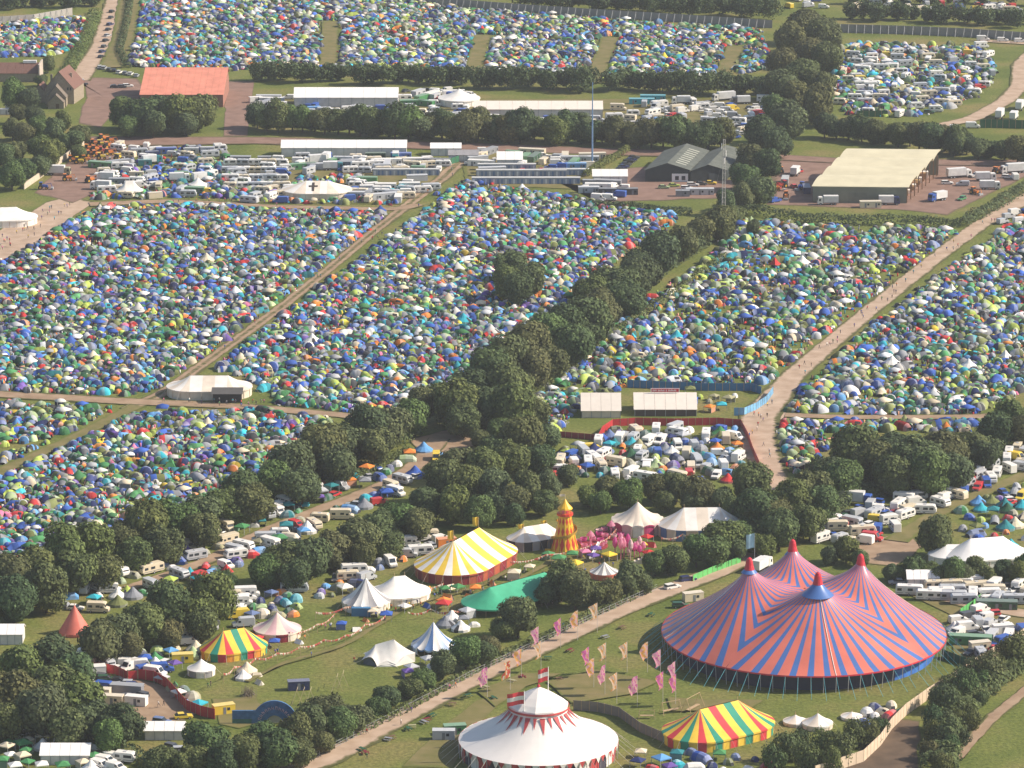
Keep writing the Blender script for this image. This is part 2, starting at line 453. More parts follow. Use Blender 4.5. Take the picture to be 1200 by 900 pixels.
for k in range(4):
    p = Proto(); p.part('stem', (lambda b: b.mesh('stem', BARK))(MB().tube((0, 0, -.1), (.1, .1, 1.6), .16, .06, 6)))
    p.part('foliage', crown(120 + k, Rr=3.0, Hh=3.6, low=.02, leaves=1500, nl=14)); SHRUBS.append(p)
TREE_XY = []
TINT = [('mid-green', (1, 1, 1)), ('dark', (.72, .80, .80)), ('olive', (1.12, 1.06, .9)), ('rusty-tinged', (1.18, .98, .88)), ('deep green', (.80, .92, .80)), ('fresh green', (1.05, 1.22, .9)), ('brownish', (1.10, .94, .85)), ('yellowish', (1.26, 1.20, .85))]
def tree(px, py, rpx, label, group, tint=None, proto=None, hs=1.0):
    "crown centre and crown radius in photograph pixels"
    rm = 1.06 * rpx / ppm(py + rpx); s = rm / 5.3
    zc = 5.8 * s * hs
    p = at(px, py, zc); p.z = 0
    TREE_XY.append((p.x, p.y, rm))
    tn, t = (None, tint) if tint else TINT[min(len(TINT) - 1, int(rng.random() ** 1.15 * len(TINT)))]; t = [c * rng.uniform(.93, 1.07) for c in t]
    if group and tn:
        size = 'small' if rm < 5.2 else ('tall' if rm > 6.9 else 'mid-sized')
        for w in ('green ', 'dark ', 'tall ', 'large ', 'big ', 'leafy ', 'broadleaf '): label = label.replace(w, '', 1)
        label = '%s %s %s' % (size, tn, label)
    return inst(proto or rng.choice(TREES), 'broadleaf_tree', label, 'tree', p, rng.uniform(0, 6.28), s, group, t, sz=s * hs * rng.uniform(.9, 1.14))
def shrub(px, py, rpx, label, group, tint=None, hs=1.0):
    rm = rpx / ppm(py); p = at(px, py)
    tn, t = rng.choice(TINT); s = rm / 3.0; label = '%s %s %s' % ('big' if rm > 3.6 else ('low' if rm < 2.9 else 'bushy'), tn, label.replace('dark ', ''))
    return inst(rng.choice(SHRUBS), 'shrub', label, 'shrub', p, rng.uniform(0, 6.28), s, group, [c * rng.uniform(.9, 1.1) for c in t], sz=s * hs)
def belt(spots, label, group, jit=4, tint=None, hs=1.0, proto=None):
    for s in spots:
        tree(s[0] + rng.uniform(-jit, jit), s[1] + rng.uniform(-jit, jit) * .4, s[2] * rng.uniform(.9, 1.1), label, group, tint, proto, hs)
def row(a, b, n, r, label, group, jit=3, hs=1.0):
    belt([(a[0] + (b[0] - a[0]) * i / (n - 1), a[1] + (b[1] - a[1]) * i / (n - 1), r * rng.uniform(.85, 1.2)) for i in range(n)], label, group, jit, hs=hs)

belt([(845, 262, 17), (825, 268, 18), (800, 285, 22), (772, 296, 25), (745, 305, 20), (752, 322, 24), (722, 328, 26), (735, 345, 24), (705, 358, 26), (690, 345, 20),
      (688, 378, 26), (662, 385, 24), (668, 402, 24), (640, 400, 24), (645, 422, 22), (618, 412, 24), (620, 436, 22), (596, 430, 25), (575, 440, 24), (590, 455, 24), (556, 458, 24), (570, 478, 24), (540, 474, 24), (545, 492, 20), (520, 470, 20), (860, 248, 15), (880, 268, 8)],
     'green broadleaf tree in the diagonal belt between the two big tent fields', 'trees of the diagonal belt')
belt([(600, 312, 18), (618, 325, 18), (598, 333, 16), (610, 340, 16)], 'dark tree in the small clump standing among the tents', 'clump among the tents')
belt([(940, 30, 18), (962, 40, 17), (922, 45, 18), (945, 60, 20), (968, 68, 17), (918, 72, 18), (940, 88, 20), (962, 98, 18), (915, 98, 18), (932, 115, 20), (955, 125, 20), (905, 125, 17), (925, 145, 19), (890, 158, 17), (912, 168, 18), (885, 185, 18), (900, 195, 16), (870, 205, 16), (888, 222, 17), (868, 232, 15), (850, 238, 13)],
     'tall dark tree in the upright belt beside the caravan field', 'trees beside the caravan field')
belt([(480, 487, 22), (495, 478, 18), (455, 498, 24), (430, 505, 24), (405, 515, 26), (440, 522, 20), (378, 530, 28), (345, 545, 26), (395, 545, 20), (318, 560, 24), (350, 568, 20), (285, 575, 22), (300, 590, 20), (262, 590, 22), (235, 600, 26), (205, 608, 24), (240, 622, 20), (172, 618, 24), (190, 636, 20), (140, 628, 22), (155, 650, 20), (108, 640, 24), (75, 645, 26), (120, 665, 22), (85, 672, 24), (45, 665, 26), (15, 672, 26), (55, 692, 22), (22, 702, 24), (-5, 690, 22)],
     'leafy tree in the belt between the packed tents and the caravan lane', 'trees above the caravan lane')
belt([(540, 542, 22), (565, 547, 22), (520, 564, 22), (548, 568, 22), (575, 570, 20), (500, 587, 22), (530, 590, 20), (470, 602, 22), (445, 615, 22), (490, 615, 18), (418, 629, 23), (455, 635, 18), (390, 642, 23), (425, 652, 14), (360, 655, 25), (330, 659, 24), (345, 677, 18), (308, 669, 18), (265, 679, 14), (250, 707, 23), (222, 712, 23), (195, 715, 24), (240, 729, 18), (165, 729, 24), (200, 742, 18), (138, 745, 22), (118, 752, 22), (155, 759, 16)],
     'leafy tree in the belt between the caravan lane and the striped tents', 'trees below the caravan lane')
belt([(600, 482, 21), (628, 485, 19), (640, 508, 17), (610, 512, 21), (630, 535, 17), (600, 540, 19), (580, 525, 15), (585, 505, 14), (558, 515, 12)],
     'tree in the clump between the lane and the red-fenced camp', 'clump by the red-fenced camp')
belt([(575, 592, 18), (600, 585, 18), (622, 575, 18), (645, 568, 16), (668, 555, 14), (600, 602, 14), (560, 605, 16), (640, 590, 15), (690, 578, 15), (712, 572, 16), (740, 578, 16), (765, 572, 16), (792, 572, 17), (818, 578, 17), (845, 585, 17), (810, 588, 13), (780, 588, 13), (705, 588, 12)],
     'tree in the row behind the helter skelter and the white tents', 'trees behind the helter skelter')
belt([(1000, 528, 26), (972, 550, 24), (990, 560, 24), (1025, 540, 22), (1048, 530, 26), (1075, 540, 26), (1050, 558, 22), (1088, 560, 22), (1105, 532, 24), (1118, 550, 22), (1140, 518, 22), (1150, 535, 18), (1165, 500, 20), (1188, 492, 20), (1202, 505, 18), (950, 575, 22), (965, 592, 22), (930, 595, 24), (945, 615, 20), (905, 600, 22), (915, 625, 20), (878, 570, 22), (885, 600, 22), (862, 600, 16), (870, 628, 16), (895, 640, 15)],
     'large tree in the wood between the right-hand tents and the big top', 'wood beyond the big top')
belt([(850, 622, 22), (838, 640, 20), (815, 648, 16), (790, 655, 16), (862, 645, 14)], 'tree beside the white marquee above the dirt track', 'trees by the white marquee')
belt([(655, 680, 22), (640, 692, 18), (672, 692, 20), (605, 722, 24), (592, 735, 16), (735, 680, 18), (715, 690, 16), (752, 682, 14), (770, 660, 12), (695, 698, 12)],
     'tree beside the green canopy above the dirt track', 'trees by the green canopy')
belt([(55, 772, 30), (28, 782, 28), (85, 790, 26), (55, 805, 30), (20, 815, 30), (90, 822, 28), (50, 838, 28), (112, 842, 24), (80, 848, 24), (142, 850, 22), (10, 845, 22), (130, 866, 16)],
     'dark tree in the dense clump by the small yard', 'clump by the small yard')
belt([(190, 888, 18), (240, 872, 22), (225, 892, 18), (262, 892, 20), (305, 868, 22), (325, 880, 22), (290, 890, 18), (345, 862, 20), (365, 845, 20), (385, 832, 20), (400, 850, 18), (415, 838, 18), (350, 885, 16), (375, 868, 15)],
     'tree in the belt beside the dirt track below the kids field', 'trees below the kids field')
belt([(440, 828, 14), (455, 815, 15), (478, 805, 14), (498, 795, 14), (520, 782, 14), (545, 765, 16), (562, 768, 15), (575, 755, 12)], 'dark bushy tree in the hedge line by the dirt track', 'hedge-line trees')
belt([(990, 645, 13), (972, 650, 11), (1008, 652, 10)], 'bushy tree just behind the blue and orange big top', 'bushes behind the big top')
belt([(1042, 672, 9), (1055, 670, 10), (1070, 668, 11), (1086, 668, 10), (1102, 670, 12), (1118, 668, 14), (1132, 674, 11), (1146, 664, 13), (1160, 674, 11), (1175, 670, 12), (1190, 672, 13), (1204, 668, 13)],
     'dark tree in the tall hedge behind the white caravans', 'tall hedge trees')
tree(1096, 632, 19, 'lone airy tree in front of the white frame tents', None)
belt([(145, 130, 18), (165, 132, 20), (188, 130, 20), (208, 134, 19), (232, 130, 19), (222, 142, 15), (180, 144, 14), (150, 146, 14)], 'big dark tree in front of the orange-roofed barn', 'trees before the barn')
belt([(18, 112, 14), (34, 118, 12), (50, 150, 12), (12, 150, 14), (30, 155, 13), (68, 155, 13), (85, 165, 12), (45, 172, 16), (62, 180, 16), (22, 178, 12), (5, 185, 13), (30, 198, 14), (10, 205, 14), (92, 155, 11), (78, 142, 10), (95, 178, 9), (40, 135, 11), (20, 132, 11), (50, 192, 12), (100, 160, 9), (60, 78, 8), (45, 92, 8)],
     'tree in the garden around the stone farmhouse', 'farmhouse trees')
far = []
def far_row(a, b, n, r):
    for i in range(n): far.append((a[0] + (b[0] - a[0]) * i / (n - 1) + rng.uniform(-3, 3), a[1] + (b[1] - a[1]) * i / (n - 1) + rng.uniform(-2, 1), r * rng.uniform(.85, 1.3)))
row((300, 137), (560, 147), 20, 15, 'tree in the row between the marquees and the reddish road', 'row along the reddish road', 2)
row((570, 148), (845, 158), 21, 15, 'tree in the row between the marquees and the reddish road', 'row along the reddish road', 2)
row((968, 148), (1120, 164), 12, 13, 'tree in the row behind the cream-roofed barn', 'row behind the cream barn', 2)
row((1120, 168), (1205, 178), 7, 12, 'tree in the row behind the cream-roofed barn', 'row behind the cream barn', 2)
far_row((302, 84), (545, 88), 24, 11); far_row((560, 90), (690, 92), 13, 13); far_row((715, 92), (900, 100), 18, 13)
far_row((612, -4), (905, 9), 26, 12); far_row((620, -12), (900, -2), 20, 12); far_row((1000, 12), (1205, 20), 18, 10); far_row((0, 2), (110, -2), 10, 9)
far_row((1000, -6), (1205, -4), 12, 9)
def far_trees():
    Cs, Ns, Ss, Ts = [], [], [], []
    for k, (x, y, r) in enumerate(far):
        rm = r / ppm(y + r); p = at(x, y, rm); p.z = 0
        TREE_XY.append((p.x, p.y, rm))
        n = 950; nl = 9
        L = nrng.normal(size=(nl, 3)); L /= np.linalg.norm(L, axis=1, keepdims=True); L = L * np.array([.5, .5, .5]) * rm + np.array([0, 0, rm * 1.05])
        idx = nrng.integers(0, nl, n); d = nrng.normal(size=(n, 3)); d /= np.linalg.norm(d, axis=1, keepdims=True)
        Q = L[idx] + d * rm * nrng.uniform(.35, .58, (n, 1)); Q[:, 2] = np.abs(Q[:, 2])
        Cs.append(Q + np.array(p)); Ns.append(d + nrng.normal(scale=.5, size=d.shape)); Ss.append(nrng.uniform(.3, .6, n))
        Ts.append(np.clip(.36 + nrng.normal(scale=.06) + nrng.normal(scale=.18, size=n), 0, 1))
    me = quads_mesh('distant_trees', np.vstack(Cs), np.vstack(Ns), np.concatenate(Ss), np.concatenate(Ts), LEAF)
    o = link('distant_trees', me, None, None, 0, (.95, 1, .97)); tag(o, 'distant tree rows behind the marquees and beyond the perimeter fence', 'trees', kind='stuff')
far_trees()

for s in [(1092, 850, 15), (1105, 828, 16), (1130, 812, 16), (1160, 792, 16), (1190, 772, 16), (1112, 868, 16), (1140, 850, 12), (1098, 825, 12), (1110, 808, 12), (1125, 800, 12), (1118, 822, 11), (1140, 790, 12), (1150, 800, 10), (1160, 780, 12), (1178, 770, 12), (1195, 758, 12), (1172, 792, 9), (1095, 862, 12), (1110, 850, 11), (1090, 885, 12), (1112, 878, 11), (1128, 868, 10), (1104, 900, 12), (1135, 838, 9), (1150, 820, 8), (1185, 785, 8), (1204, 775, 9), (1125, 845, 10)]:
    shrub(s[0], s[1] + 6, s[2] * 1.15, 'overgrown shrub on the bank outside the long pale wall', 'shrubs outside the pale wall', hs=1.35)
for s in [(905, 898, 13), (922, 885, 14), (945, 895, 13), (965, 880, 13), (985, 885, 14), (1000, 868, 12), (1018, 866, 12), (1030, 855, 9), (940, 872, 10), (975, 898, 12)]:
    shrub(s[0], s[1] + 8, s[2] * 1.35, 'dark round shrub just inside the long pale wall', 'shrubs inside the pale wall', hs=1.5)

def hedge(name, pts, w, h, label, per=26, tint=(1, 1, 1), lump=.35):
    "leaf mass along pixel polyline, w wide and h high"
    G = [at(*p) for p in pts]; C = []; N = []
    for a, b in zip(G[:-1], G[1:]):
        L = (b - a).length; k = int(L * per)
        t = nrng.random(k); d = (b - a) / L; nn = np.array([-d.y, d.x, 0])
        ang = nrng.uniform(0, math.pi, k)
        base = np.array(a)[None] + t[:, None] * np.array(b - a)[None]
        hh = h * (1 + lump * np.array([mnoise.noise(Vector((x * .12, y * .12, 5))) for x, y in base[:, :2]]))
        rr = nrng.uniform(.75, 1.1, k)
        off = nn[None] * (np.cos(ang) * rr * w / 2)[:, None]; up = (np.sin(ang) ** .6 * rr * hh)[:, None] * np.array([[0, 0, 1]])
        C.append(base + off + up); N.append(off / (w / 2) + up / h + nrng.normal(scale=.5, size=(k, 3)))
    C = np.vstack(C); N = np.vstack(N)
    C[:, 2] = np.maximum(C[:, 2], .05)
    o = G[0].copy(); C = C - np.array(o)
    me = quads_mesh('hedge', C, N, nrng.uniform(.2, .5, len(C)), np.clip(nrng.normal(.4, .2, len(C)), 0, 1), LEAF)
    ob = link(name, me, None, o, 0, tint); return tag(ob, label, 'hedge')
hedge('hedge', [(862, 248), (950, 262), (1050, 264), (1125, 266)], 5, 4.2, 'long clipped hedge between the cream barn yard and the tents')
hedge('hedge', [(1128, 266), (1165, 246), (1205, 222)], 5, 4.5, 'hedge sloping along the pale track beside the barn yard')
hedge('hedge', [(685, 208), (705, 195), (735, 178)], 3, 3, 'low hedge beside the row of dark parked cars', tint=(1.4, 1.2, .8))
hedge('hedge', [(672, 240), (740, 246), (810, 252)], 4, 3, 'low hedge between the grey cabins and the tents')
hedge('hedge', [(395, 872), (470, 836), (560, 786), (640, 748), (700, 720), (760, 694)], 3, 2.2, 'scrubby hedge along the wire fence of the dirt track', per=16, tint=(1.25, 1.15, .9))
hedge('hedge', [(40, 712), (120, 668), (200, 640), (300, 600), (420, 560), (480, 530)], 3.5, 2.6, 'scrubby hedge at the foot of the belt above the caravan lane', per=14, tint=(1.2, 1.12, .9))
hedge('hedge', [(590, 478), (650, 448), (720, 392), (790, 346), (850, 302)], 3.5, 2.6, 'rough bramble hedge along the diagonal belt beside the right-hand tents', per=14, tint=(1.3, 1.15, .9))
hedge('hedge', [(150, 80), (140, 60), (150, 20), (152, 0)], 4, 2.5, 'hedge beside the farm road and its parked cars', per=14)
hedge('hedge', [(78, 88), (92, 62), (105, 35), (112, 15)], 7, 2.5, 'broad grassy hedge bank on the open side of the farm road', per=20, tint=(1.4, 1.4, 1.0))

hedge('scrub', [(20, 690), (100, 662), (180, 640), (260, 606), (340, 572), (420, 540), (470, 515)], 10, 5.0, 'wide scrub filling the belt above the caravan lane', per=46, lump=.6, tint=(1.05, 1.05, .95))
hedge('scrub', [(130, 762), (200, 742), (250, 722)], 9, 4.5, 'scrub under the trees below the caravan lane, beside the red pyramid tent', per=40, lump=.6)
hedge('scrub', [(330, 678), (400, 652), (470, 622), (540, 588), (590, 560)], 10, 4.6, 'scrub under the trees behind the yellow striped tent', per=44, lump=.6)
hedge('scrub', [(540, 500), (590, 462), (650, 422), (710, 372), (770, 318), (830, 280)], 10, 5, 'wide scrub filling the diagonal belt between the tent fields', per=46, lump=.6)
hedge('scrub', [(860, 640), (900, 640), (950, 620), (990, 585), (1060, 575), (1120, 560), (1180, 515)], 9, 4.5, 'scrub at the foot of the wood beyond the big top', per=40, lump=.6)
hedge('scrub', [(1205, 772), (1160, 800), (1125, 830), (1108, 862), (1100, 905)], 10, 3.6, 'wide bank of scrub outside the long pale wall', per=60, lump=.8, tint=(1.15, 1.1, .95))
hedge('scrub', [(0, 865), (60, 855), (130, 880), (200, 905)], 6, 3.0, 'scrub at the foot of the dense clump by the market', per=30, lump=.6)
hedge('scrub', [(210, 905), (280, 898), (340, 888), (400, 862)], 8, 3.6, 'scrub under the trees below the kids field', per=40, lump=.6)
# ------------------------------------------------------------------ prototypes: tents, vehicles, cabins, people
CLOTH = OC('tent_cloth', rough=.75, var=.10, spec=.15); CLOTH2 = OC('tent_cloth_panel', mixgrey=.35, rough=.75, spec=.15); CLOTH3 = OC('tent_cloth_pale', mixgrey=.4, grey=(.6, .6, .58), rough=.75, spec=.15)
DARKIN = M('tent_opening', (.035, .036, .042), .9); ROPE = M('rope', (.55, .5, .42), .9); POLEW = M('pole_wood', (.42, .30, .17), .8, .2, 2)
PAINT = OC('vehicle_paint', rough=.32, var=.05, spec=.5); PAINT2 = OC('vehicle_roof', mixgrey=.25, grey=(.6, .6, .58), rough=.45, var=.08)
GLASS = M('window_glass', (.03, .04, .05), .12, .1, 1, .6); TYRE = M('tyre', (.02, .02, .021), .9); STEEL = M('steel', (.38, .39, .40), .45, .15, 2, .5)
TRIM = M('grey_trim', (.20, .21, .22), .6); LAMP = M('lamp_lens', (.7, .62, .5), .25); GALV = M('galvanised', (.40, .42, .43), .55, .12, 1)
WHITEP = M('white_sheet', (.86, .83, .78), .55, .06, .4); GREENP = M('green_paint', (.04, .16, .085), .5); REDF = M('red_fence', (.46, .03, .035), .6, .12)

# --- small camping tents: (verts, faces, slot) ; slots 0 cloth 1 second colour 2 opening 3 pale
def t_dome(rx=1.6, ry=1.5, h=1.35, porch=.9, seed=0):
    b = MB(); n = 8; r = random.Random(seed)
    rings = [(1.0, 0.0), (.93, .45), (.66, .82), (.28, .98)]
    V = []
    for k, (q, z) in enumerate(rings):
        for i in range(n):
            a = 2 * math.pi * (i + .5) / n; lob = 1.0 + (.07 if i % 2 else -.03) * (1 - k * .2)
            x = rx * q * math.cos(a) * lob; y = ry * q * math.sin(a) * lob
            if i in (3, 4) and k < 2: x -= porch * (1 - .45 * k)
            V.append((x, y, h * z))
    V.append((0, 0, h * 1.03)); F = []; S = []
    for k in range(3):
        for i in range(n):
            j = (i + 1) % n; F.append((k * n + i, k * n + j, (k + 1) * n + j, (k + 1) * n + i))
            S.append(2 if (i == 3 and k == 0) or (seed == 3 and i == 7 and k == 0) else (1 if (i in (3, 7) or (seed in (2, 4) and i in (0, 4)) or (seed == 0 and k == 0 and i % 2)) else (3 if ((seed % 3 == 1 and i in (1, 5)) or (seed == 2 and k == 2)) else 0)))
    for i in range(n): F.append((3 * n + i, 3 * n + (i + 1) % n, 4 * n)); S.append(0 if seed % 2 else 3)
    return V, F, S
def t_tunnel(L=4.6, w=2.6, h=1.7, seed=0):
    V = []; F = []; S = []; n = 7; xs = [-L / 2, -L / 2 + .9, -.3, L / 2 - 1.0, L / 2]; hs = [.35, .92, 1.0, .9, .45]
    for x, k in zip(xs, hs):
        for i in range(n):
            a = math.pi * i / (n - 1); V.append((x, w / 2 * math.cos(a) * (.75 + .25 * k), h * k * math.sin(a) ** .75))
    for s in range(4):
        for i in range(n - 1):
            a = s * n + i; F.append((a, a + 1, a + n + 1, a + n))
            S.append(2 if (s == 1 and i == 1) else (1 if s in (0, 2) else (3 if seed % 2 and s == 3 else 0)))
    F.append(tuple(range(n))); S.append(1); F.append(tuple(4 * n + n - 1 - i for i in range(n))); S.append(2)
    return V, F, S
def t_ridge(L=2.8, w=2.0, h=1.4, seed=0):
    V = [(-L / 2 - .5, 0, 0), (-L / 2, -w / 2, 0), (-L / 2, w / 2, 0), (L / 2, -w / 2, 0), (L / 2, w / 2, 0), (-L / 2 + .1, 0, h), (L / 2 - .1, 0, h * .92), (L / 2 + .5, 0, 0)]
    F = [(1, 3, 6, 5), (4, 2, 5, 6), (0, 1, 5), (2, 0, 5), (3, 7, 6), (7, 4, 6)]
    return V, F, [0, 0, 2, 1, 1, 1]
def t_pyramid(r=2.6, h=2.7, n=6, wall=.35, seed=0):
    V = []; F = []; S = []
    for q, z in ((1, 0), (1.0, wall), (.46, wall + (h - wall) * .45), (.10, h * .95)):
        for i in range(n): a = 2 * math.pi * i / n; V.append((r * q * math.cos(a), r * q * math.sin(a), z))
    V.append((0, 0, h))
    for k in range(3):
        for i in range(n):
            j = (i + 1) % n; F.append((k * n + i, k * n + j, (k + 1) * n + j, (k + 1) * n + i)); S.append(2 if (i == (n * 3) // 4 and k < 2 and seed % 2) else (1 if k == 0 else 0))
    for i in range(n): F.append((3 * n + i, 3 * n + (i + 1) % n, 4 * n)); S.append(0)
    return V, F, S
def t_gazebo(w=1.6, zh=2.05, h=2.9, seed=0):
    b = MB()
    for sx in (-1, 1):
        for sy in (-1, 1): b.box(sx * w - .05, sx * w + .05, sy * w - .05, sy * w + .05, 0, zh, 2)
    e = w + .08
    b.add([(-e, -e, zh), (e, -e, zh), (e, e, zh), (-e, e, zh), (-e, -e, zh - .28), (e, -e, zh - .28), (e, e, zh - .28), (-e, e, zh - .28), (0, 0, h)],
          [(0, 1, 8), (1, 2, 8), (2, 3, 8), (3, 0, 8), (4, 5, 1, 0), (5, 6, 2, 1), (6, 7, 3, 2), (7, 4, 0, 3)], 0)
    if seed % 2: b.add([(-w, w, .1), (w, w, .1), (w, w, zh - .2), (-w, w, zh - .2)], [(0, 1, 2, 3)], 1)
    return b.v, b.f, b.m
def t_box(sx=.6, sy=.5, h=.6, seed=0):
    b = MB(); b.box(-sx / 2, sx / 2, -sy / 2, sy / 2, 0, h, 0); return b.v, b.f, b.m
TT = {'dome tent': [t_dome(1.5, 1.4, 1.65, .9, 0), t_dome(1.25, 1.2, 1.5, .5, 1), t_dome(1.8, 1.6, 1.95, 1.1, 2), t_dome(1.15, 1.15, 1.35, .3, 3), t_dome(2.1, 1.9, 2.2, .8, 4)],
      'tunnel tent': [t_tunnel(4.6, 2.6, 1.95, 0), t_tunnel(5.6, 3.0, 2.15, 1), t_tunnel(3.6, 2.2, 1.7, 2)],
      'ridge tent': [t_ridge(2.8, 2.0, 1.4), t_ridge(2.3, 1.6, 1.15)],
      'pyramid tent': [t_pyramid(2.2, 2.5, 6, .3, 0), t_pyramid(2.0, 2.2, 4, .1, 1)],
      'bell tent': [t_pyramid(2.6, 2.9, 12, .7, 1)],
      'gazebo': [t_gazebo(1.6, 2.05, 2.9, 0), t_gazebo(1.5, 2.05, 2.8, 1)]}
CLUT = [t_box(.6, .5, .6), t_box(1.0, .7, .55), t_box(.45, .4, 1.6), t_box(.42, .38, 1.7), t_box(1.6, .5, .4), t_box(1.9, 1.2, .8), t_ridge(1.5, 1.1, 1.0), t_box(.5, .5, 1.0)]
def tmpl_mesh(name, T, mats):
    b = MB(); b.v = list(T[0]); b.f = list(T[1]); b.m = list(T[2]); return b.mesh(name, mats)
TENTP = {k: [tmpl_mesh(k.replace(' ', '_'), t, [CLOTH, CLOTH2, DARKIN if k != 'gazebo' else STEEL, CLOTH3]) for t in v] for k, v in TT.items()}

# --- vehicles, nose towards +x
def wheels(P, xs, w, r=.34, tw=.22):
    b = MB(); b.tube((0, -tw / 2, 0), (0, tw / 2, 0), r, r, 12, 0); b.tube((0, -tw / 2 - .02, 0), (0, tw / 2 + .02, 0), r * .55, r * .55, 8, 1)
    me = b.mesh('wheel', [TYRE, STEEL])
    for x in xs:
        for s in (-1, 1): P.part('wheel', me, -1, (x, s * (w / 2 - .06), r))
def pane(P, name, x0, x1, z0, z1, y, mat=GLASS, parent=-1, t=.03):
    P.part(name, MB().box(x0, x1, y - t, y + t, z0, z1).mesh(name, mat), parent)
def v_caravan(L=6.2, w=2.25, h=2.6):
    P = Proto(); b = MB(); f = .55
    b.profile([(-L / 2, f), (-L / 2 + .15, f - .12), (L / 2 - .5, f - .12), (L / 2, f + .35), (L / 2, f + 1.0), (L / 2 - .45, h - .12), (L / 2 - .9, h), (-L / 2 + .5, h), (-L / 2 + .1, h - .3), (-L / 2, f + .9)], w, 0, .14, .96)
    body = P.part('body', b.mesh('body', PAINT, False))
    for s in (-1, 1):
        for x0, x1 in ((-L / 2 + .5, -L / 2 + 1.6), (-.5, .8), (L / 2 - 1.9, L / 2 - .8)): pane(P, 'window', x0, x1, 1.35, 2.0, s * (w / 2 + .005), parent=body)
        pane(P, 'stripe', -L / 2 + .3, L / 2 - .4, .78, .92, s * (w / 2 + .003), TRIM, body)
    P.part('window', MB().box(L / 2 - .22, L / 2 - .12, -.85, .85, 1.55, 2.15).mesh('window', GLASS), body)
    pane(P, 'door', -L / 2 + 1.9, -L / 2 + 2.5, .62, 2.2, -w / 2 - .012, PAINT2, body)
    P.part('rooflight', MB().box(-.4, .4, -.4, .4, h, h + .12).mesh('rooflight', M('roof_hatch', (.5, .5, .5), .4)), body)
    P.part('drawbar', MB().bar((L / 2 - .2, 0, .45), (L / 2 + 1.1, 0, .45), .07).mesh('drawbar', TRIM)); wheels(P, (-.2,), w)
    return P
def v_van(L=5.6, w=2.0, h=2.45, camper=False):
    P = Proto(); b = MB()
    if camper: pr = [(-L / 2, .4), (L / 2 - .1, .4), (L / 2, .7), (L / 2, 1.15), (L / 2 - .85, 1.4), (L / 2 - 1.15, 2.0), (L / 2 - .75, 2.25), (L / 2 - .85, h), (L / 2 - 1.5, h + .12), (-L / 2 + .1, h + .1), (-L / 2, h - .1)]
    else: pr = [(-L / 2, .4), (L / 2 - .1, .4), (L / 2, .7), (L / 2, 1.05), (L / 2 - .95, 1.3), (L / 2 - 1.6, h - .15), (L / 2 - 2.0, h), (-L / 2 + .15, h), (-L / 2, h - .2)]
    b.profile(pr, w, 0, .1, .97); body = P.part('body', b.mesh('body', PAINT))
    a, c = pr[4], pr[5]
    ws = MB(); ws.add([(a[0] + .03, -w * .42, a[1] + .05), (a[0] + .03, w * .42, a[1] + .05), (c[0] + .05, w * .38, c[1] - .03), (c[0] + .05, -w * .38, c[1] - .03)], [(0, 1, 2, 3)])
    P.part('windscreen', ws.mesh('windscreen', GLASS), body)
    for s in (-1, 1):
        pane(P, 'window', L / 2 - 2.1, L / 2 - 1.45, 1.35, 1.85, s * (w / 2 + .004), parent=body)
        if camper:
            pane(P, 'window', -L / 2 + .5, -L / 2 + 1.5, 1.45, 2.05, s * (w / 2 + .004), parent=body); pane(P, 'window', -.4, .6, 1.5, 2.05, s * (w / 2 + .004), parent=body)
            pane(P, 'stripe', -L / 2 + .1, L / 2 - 1.6, .85, .98, s * (w / 2 + .002), TRIM, body)
        P.part('headlight', MB().box(L / 2 - .08, L / 2 + .02, s * w * .36 - .16, s * w * .36 + .16, .72, .92).mesh('headlight', LAMP), body)
    P.part('bumper', MB().box(L / 2 - .1, L / 2 + .08, -w / 2 + .1, w / 2 - .1, .38, .6).mesh('bumper', TRIM), body)
    wheels(P, (-L / 2 + 1.1, L / 2 - 1.0), w); return P
def v_car(L=4.3, w=1.75, h=1.45, estate=False):
    P = Proto(); b = MB()
    b.profile([(-L / 2, .35), (L / 2 - .05, .35), (L / 2, .6), (L / 2 - .12, .78), (L / 2 - 1.15, .92), (-L / 2 + .5, .95), (-L / 2, .9)], w, 0, .1, .95)
    body = P.part('body', b.mesh('body', PAINT)); e = .15 if estate else .75
    c = MB(); c.profile([(L / 2 - 1.25, .9), (-L / 2 + .12, .92), (-L / 2 + e, h - .04), (L / 2 - 2.0, h - .04)], w - .16, 0, .12, .9); cab = P.part('cabin_glass', c.mesh('cabin_glass', GLASS), body)
    r = MB(); r.profile([(-L / 2 + e + .03, h - .05), (L / 2 - 2.02, h - .05), (L / 2 - 2.1, h), (-L / 2 + e + .1, h)], w - .24, 0, .1, .95); P.part('roof', r.mesh('roof', PAINT), body)
    for s in (-1, 1):
        P.part('headlight', MB().box(L / 2 - .12, L / 2 + .01, s * w * .34 - .18, s * w * .34 + .18, .6, .74).mesh('headlight', LAMP), body)
    wheels(P, (-L / 2 + .8, L / 2 - .85), w, .31, .2); return P
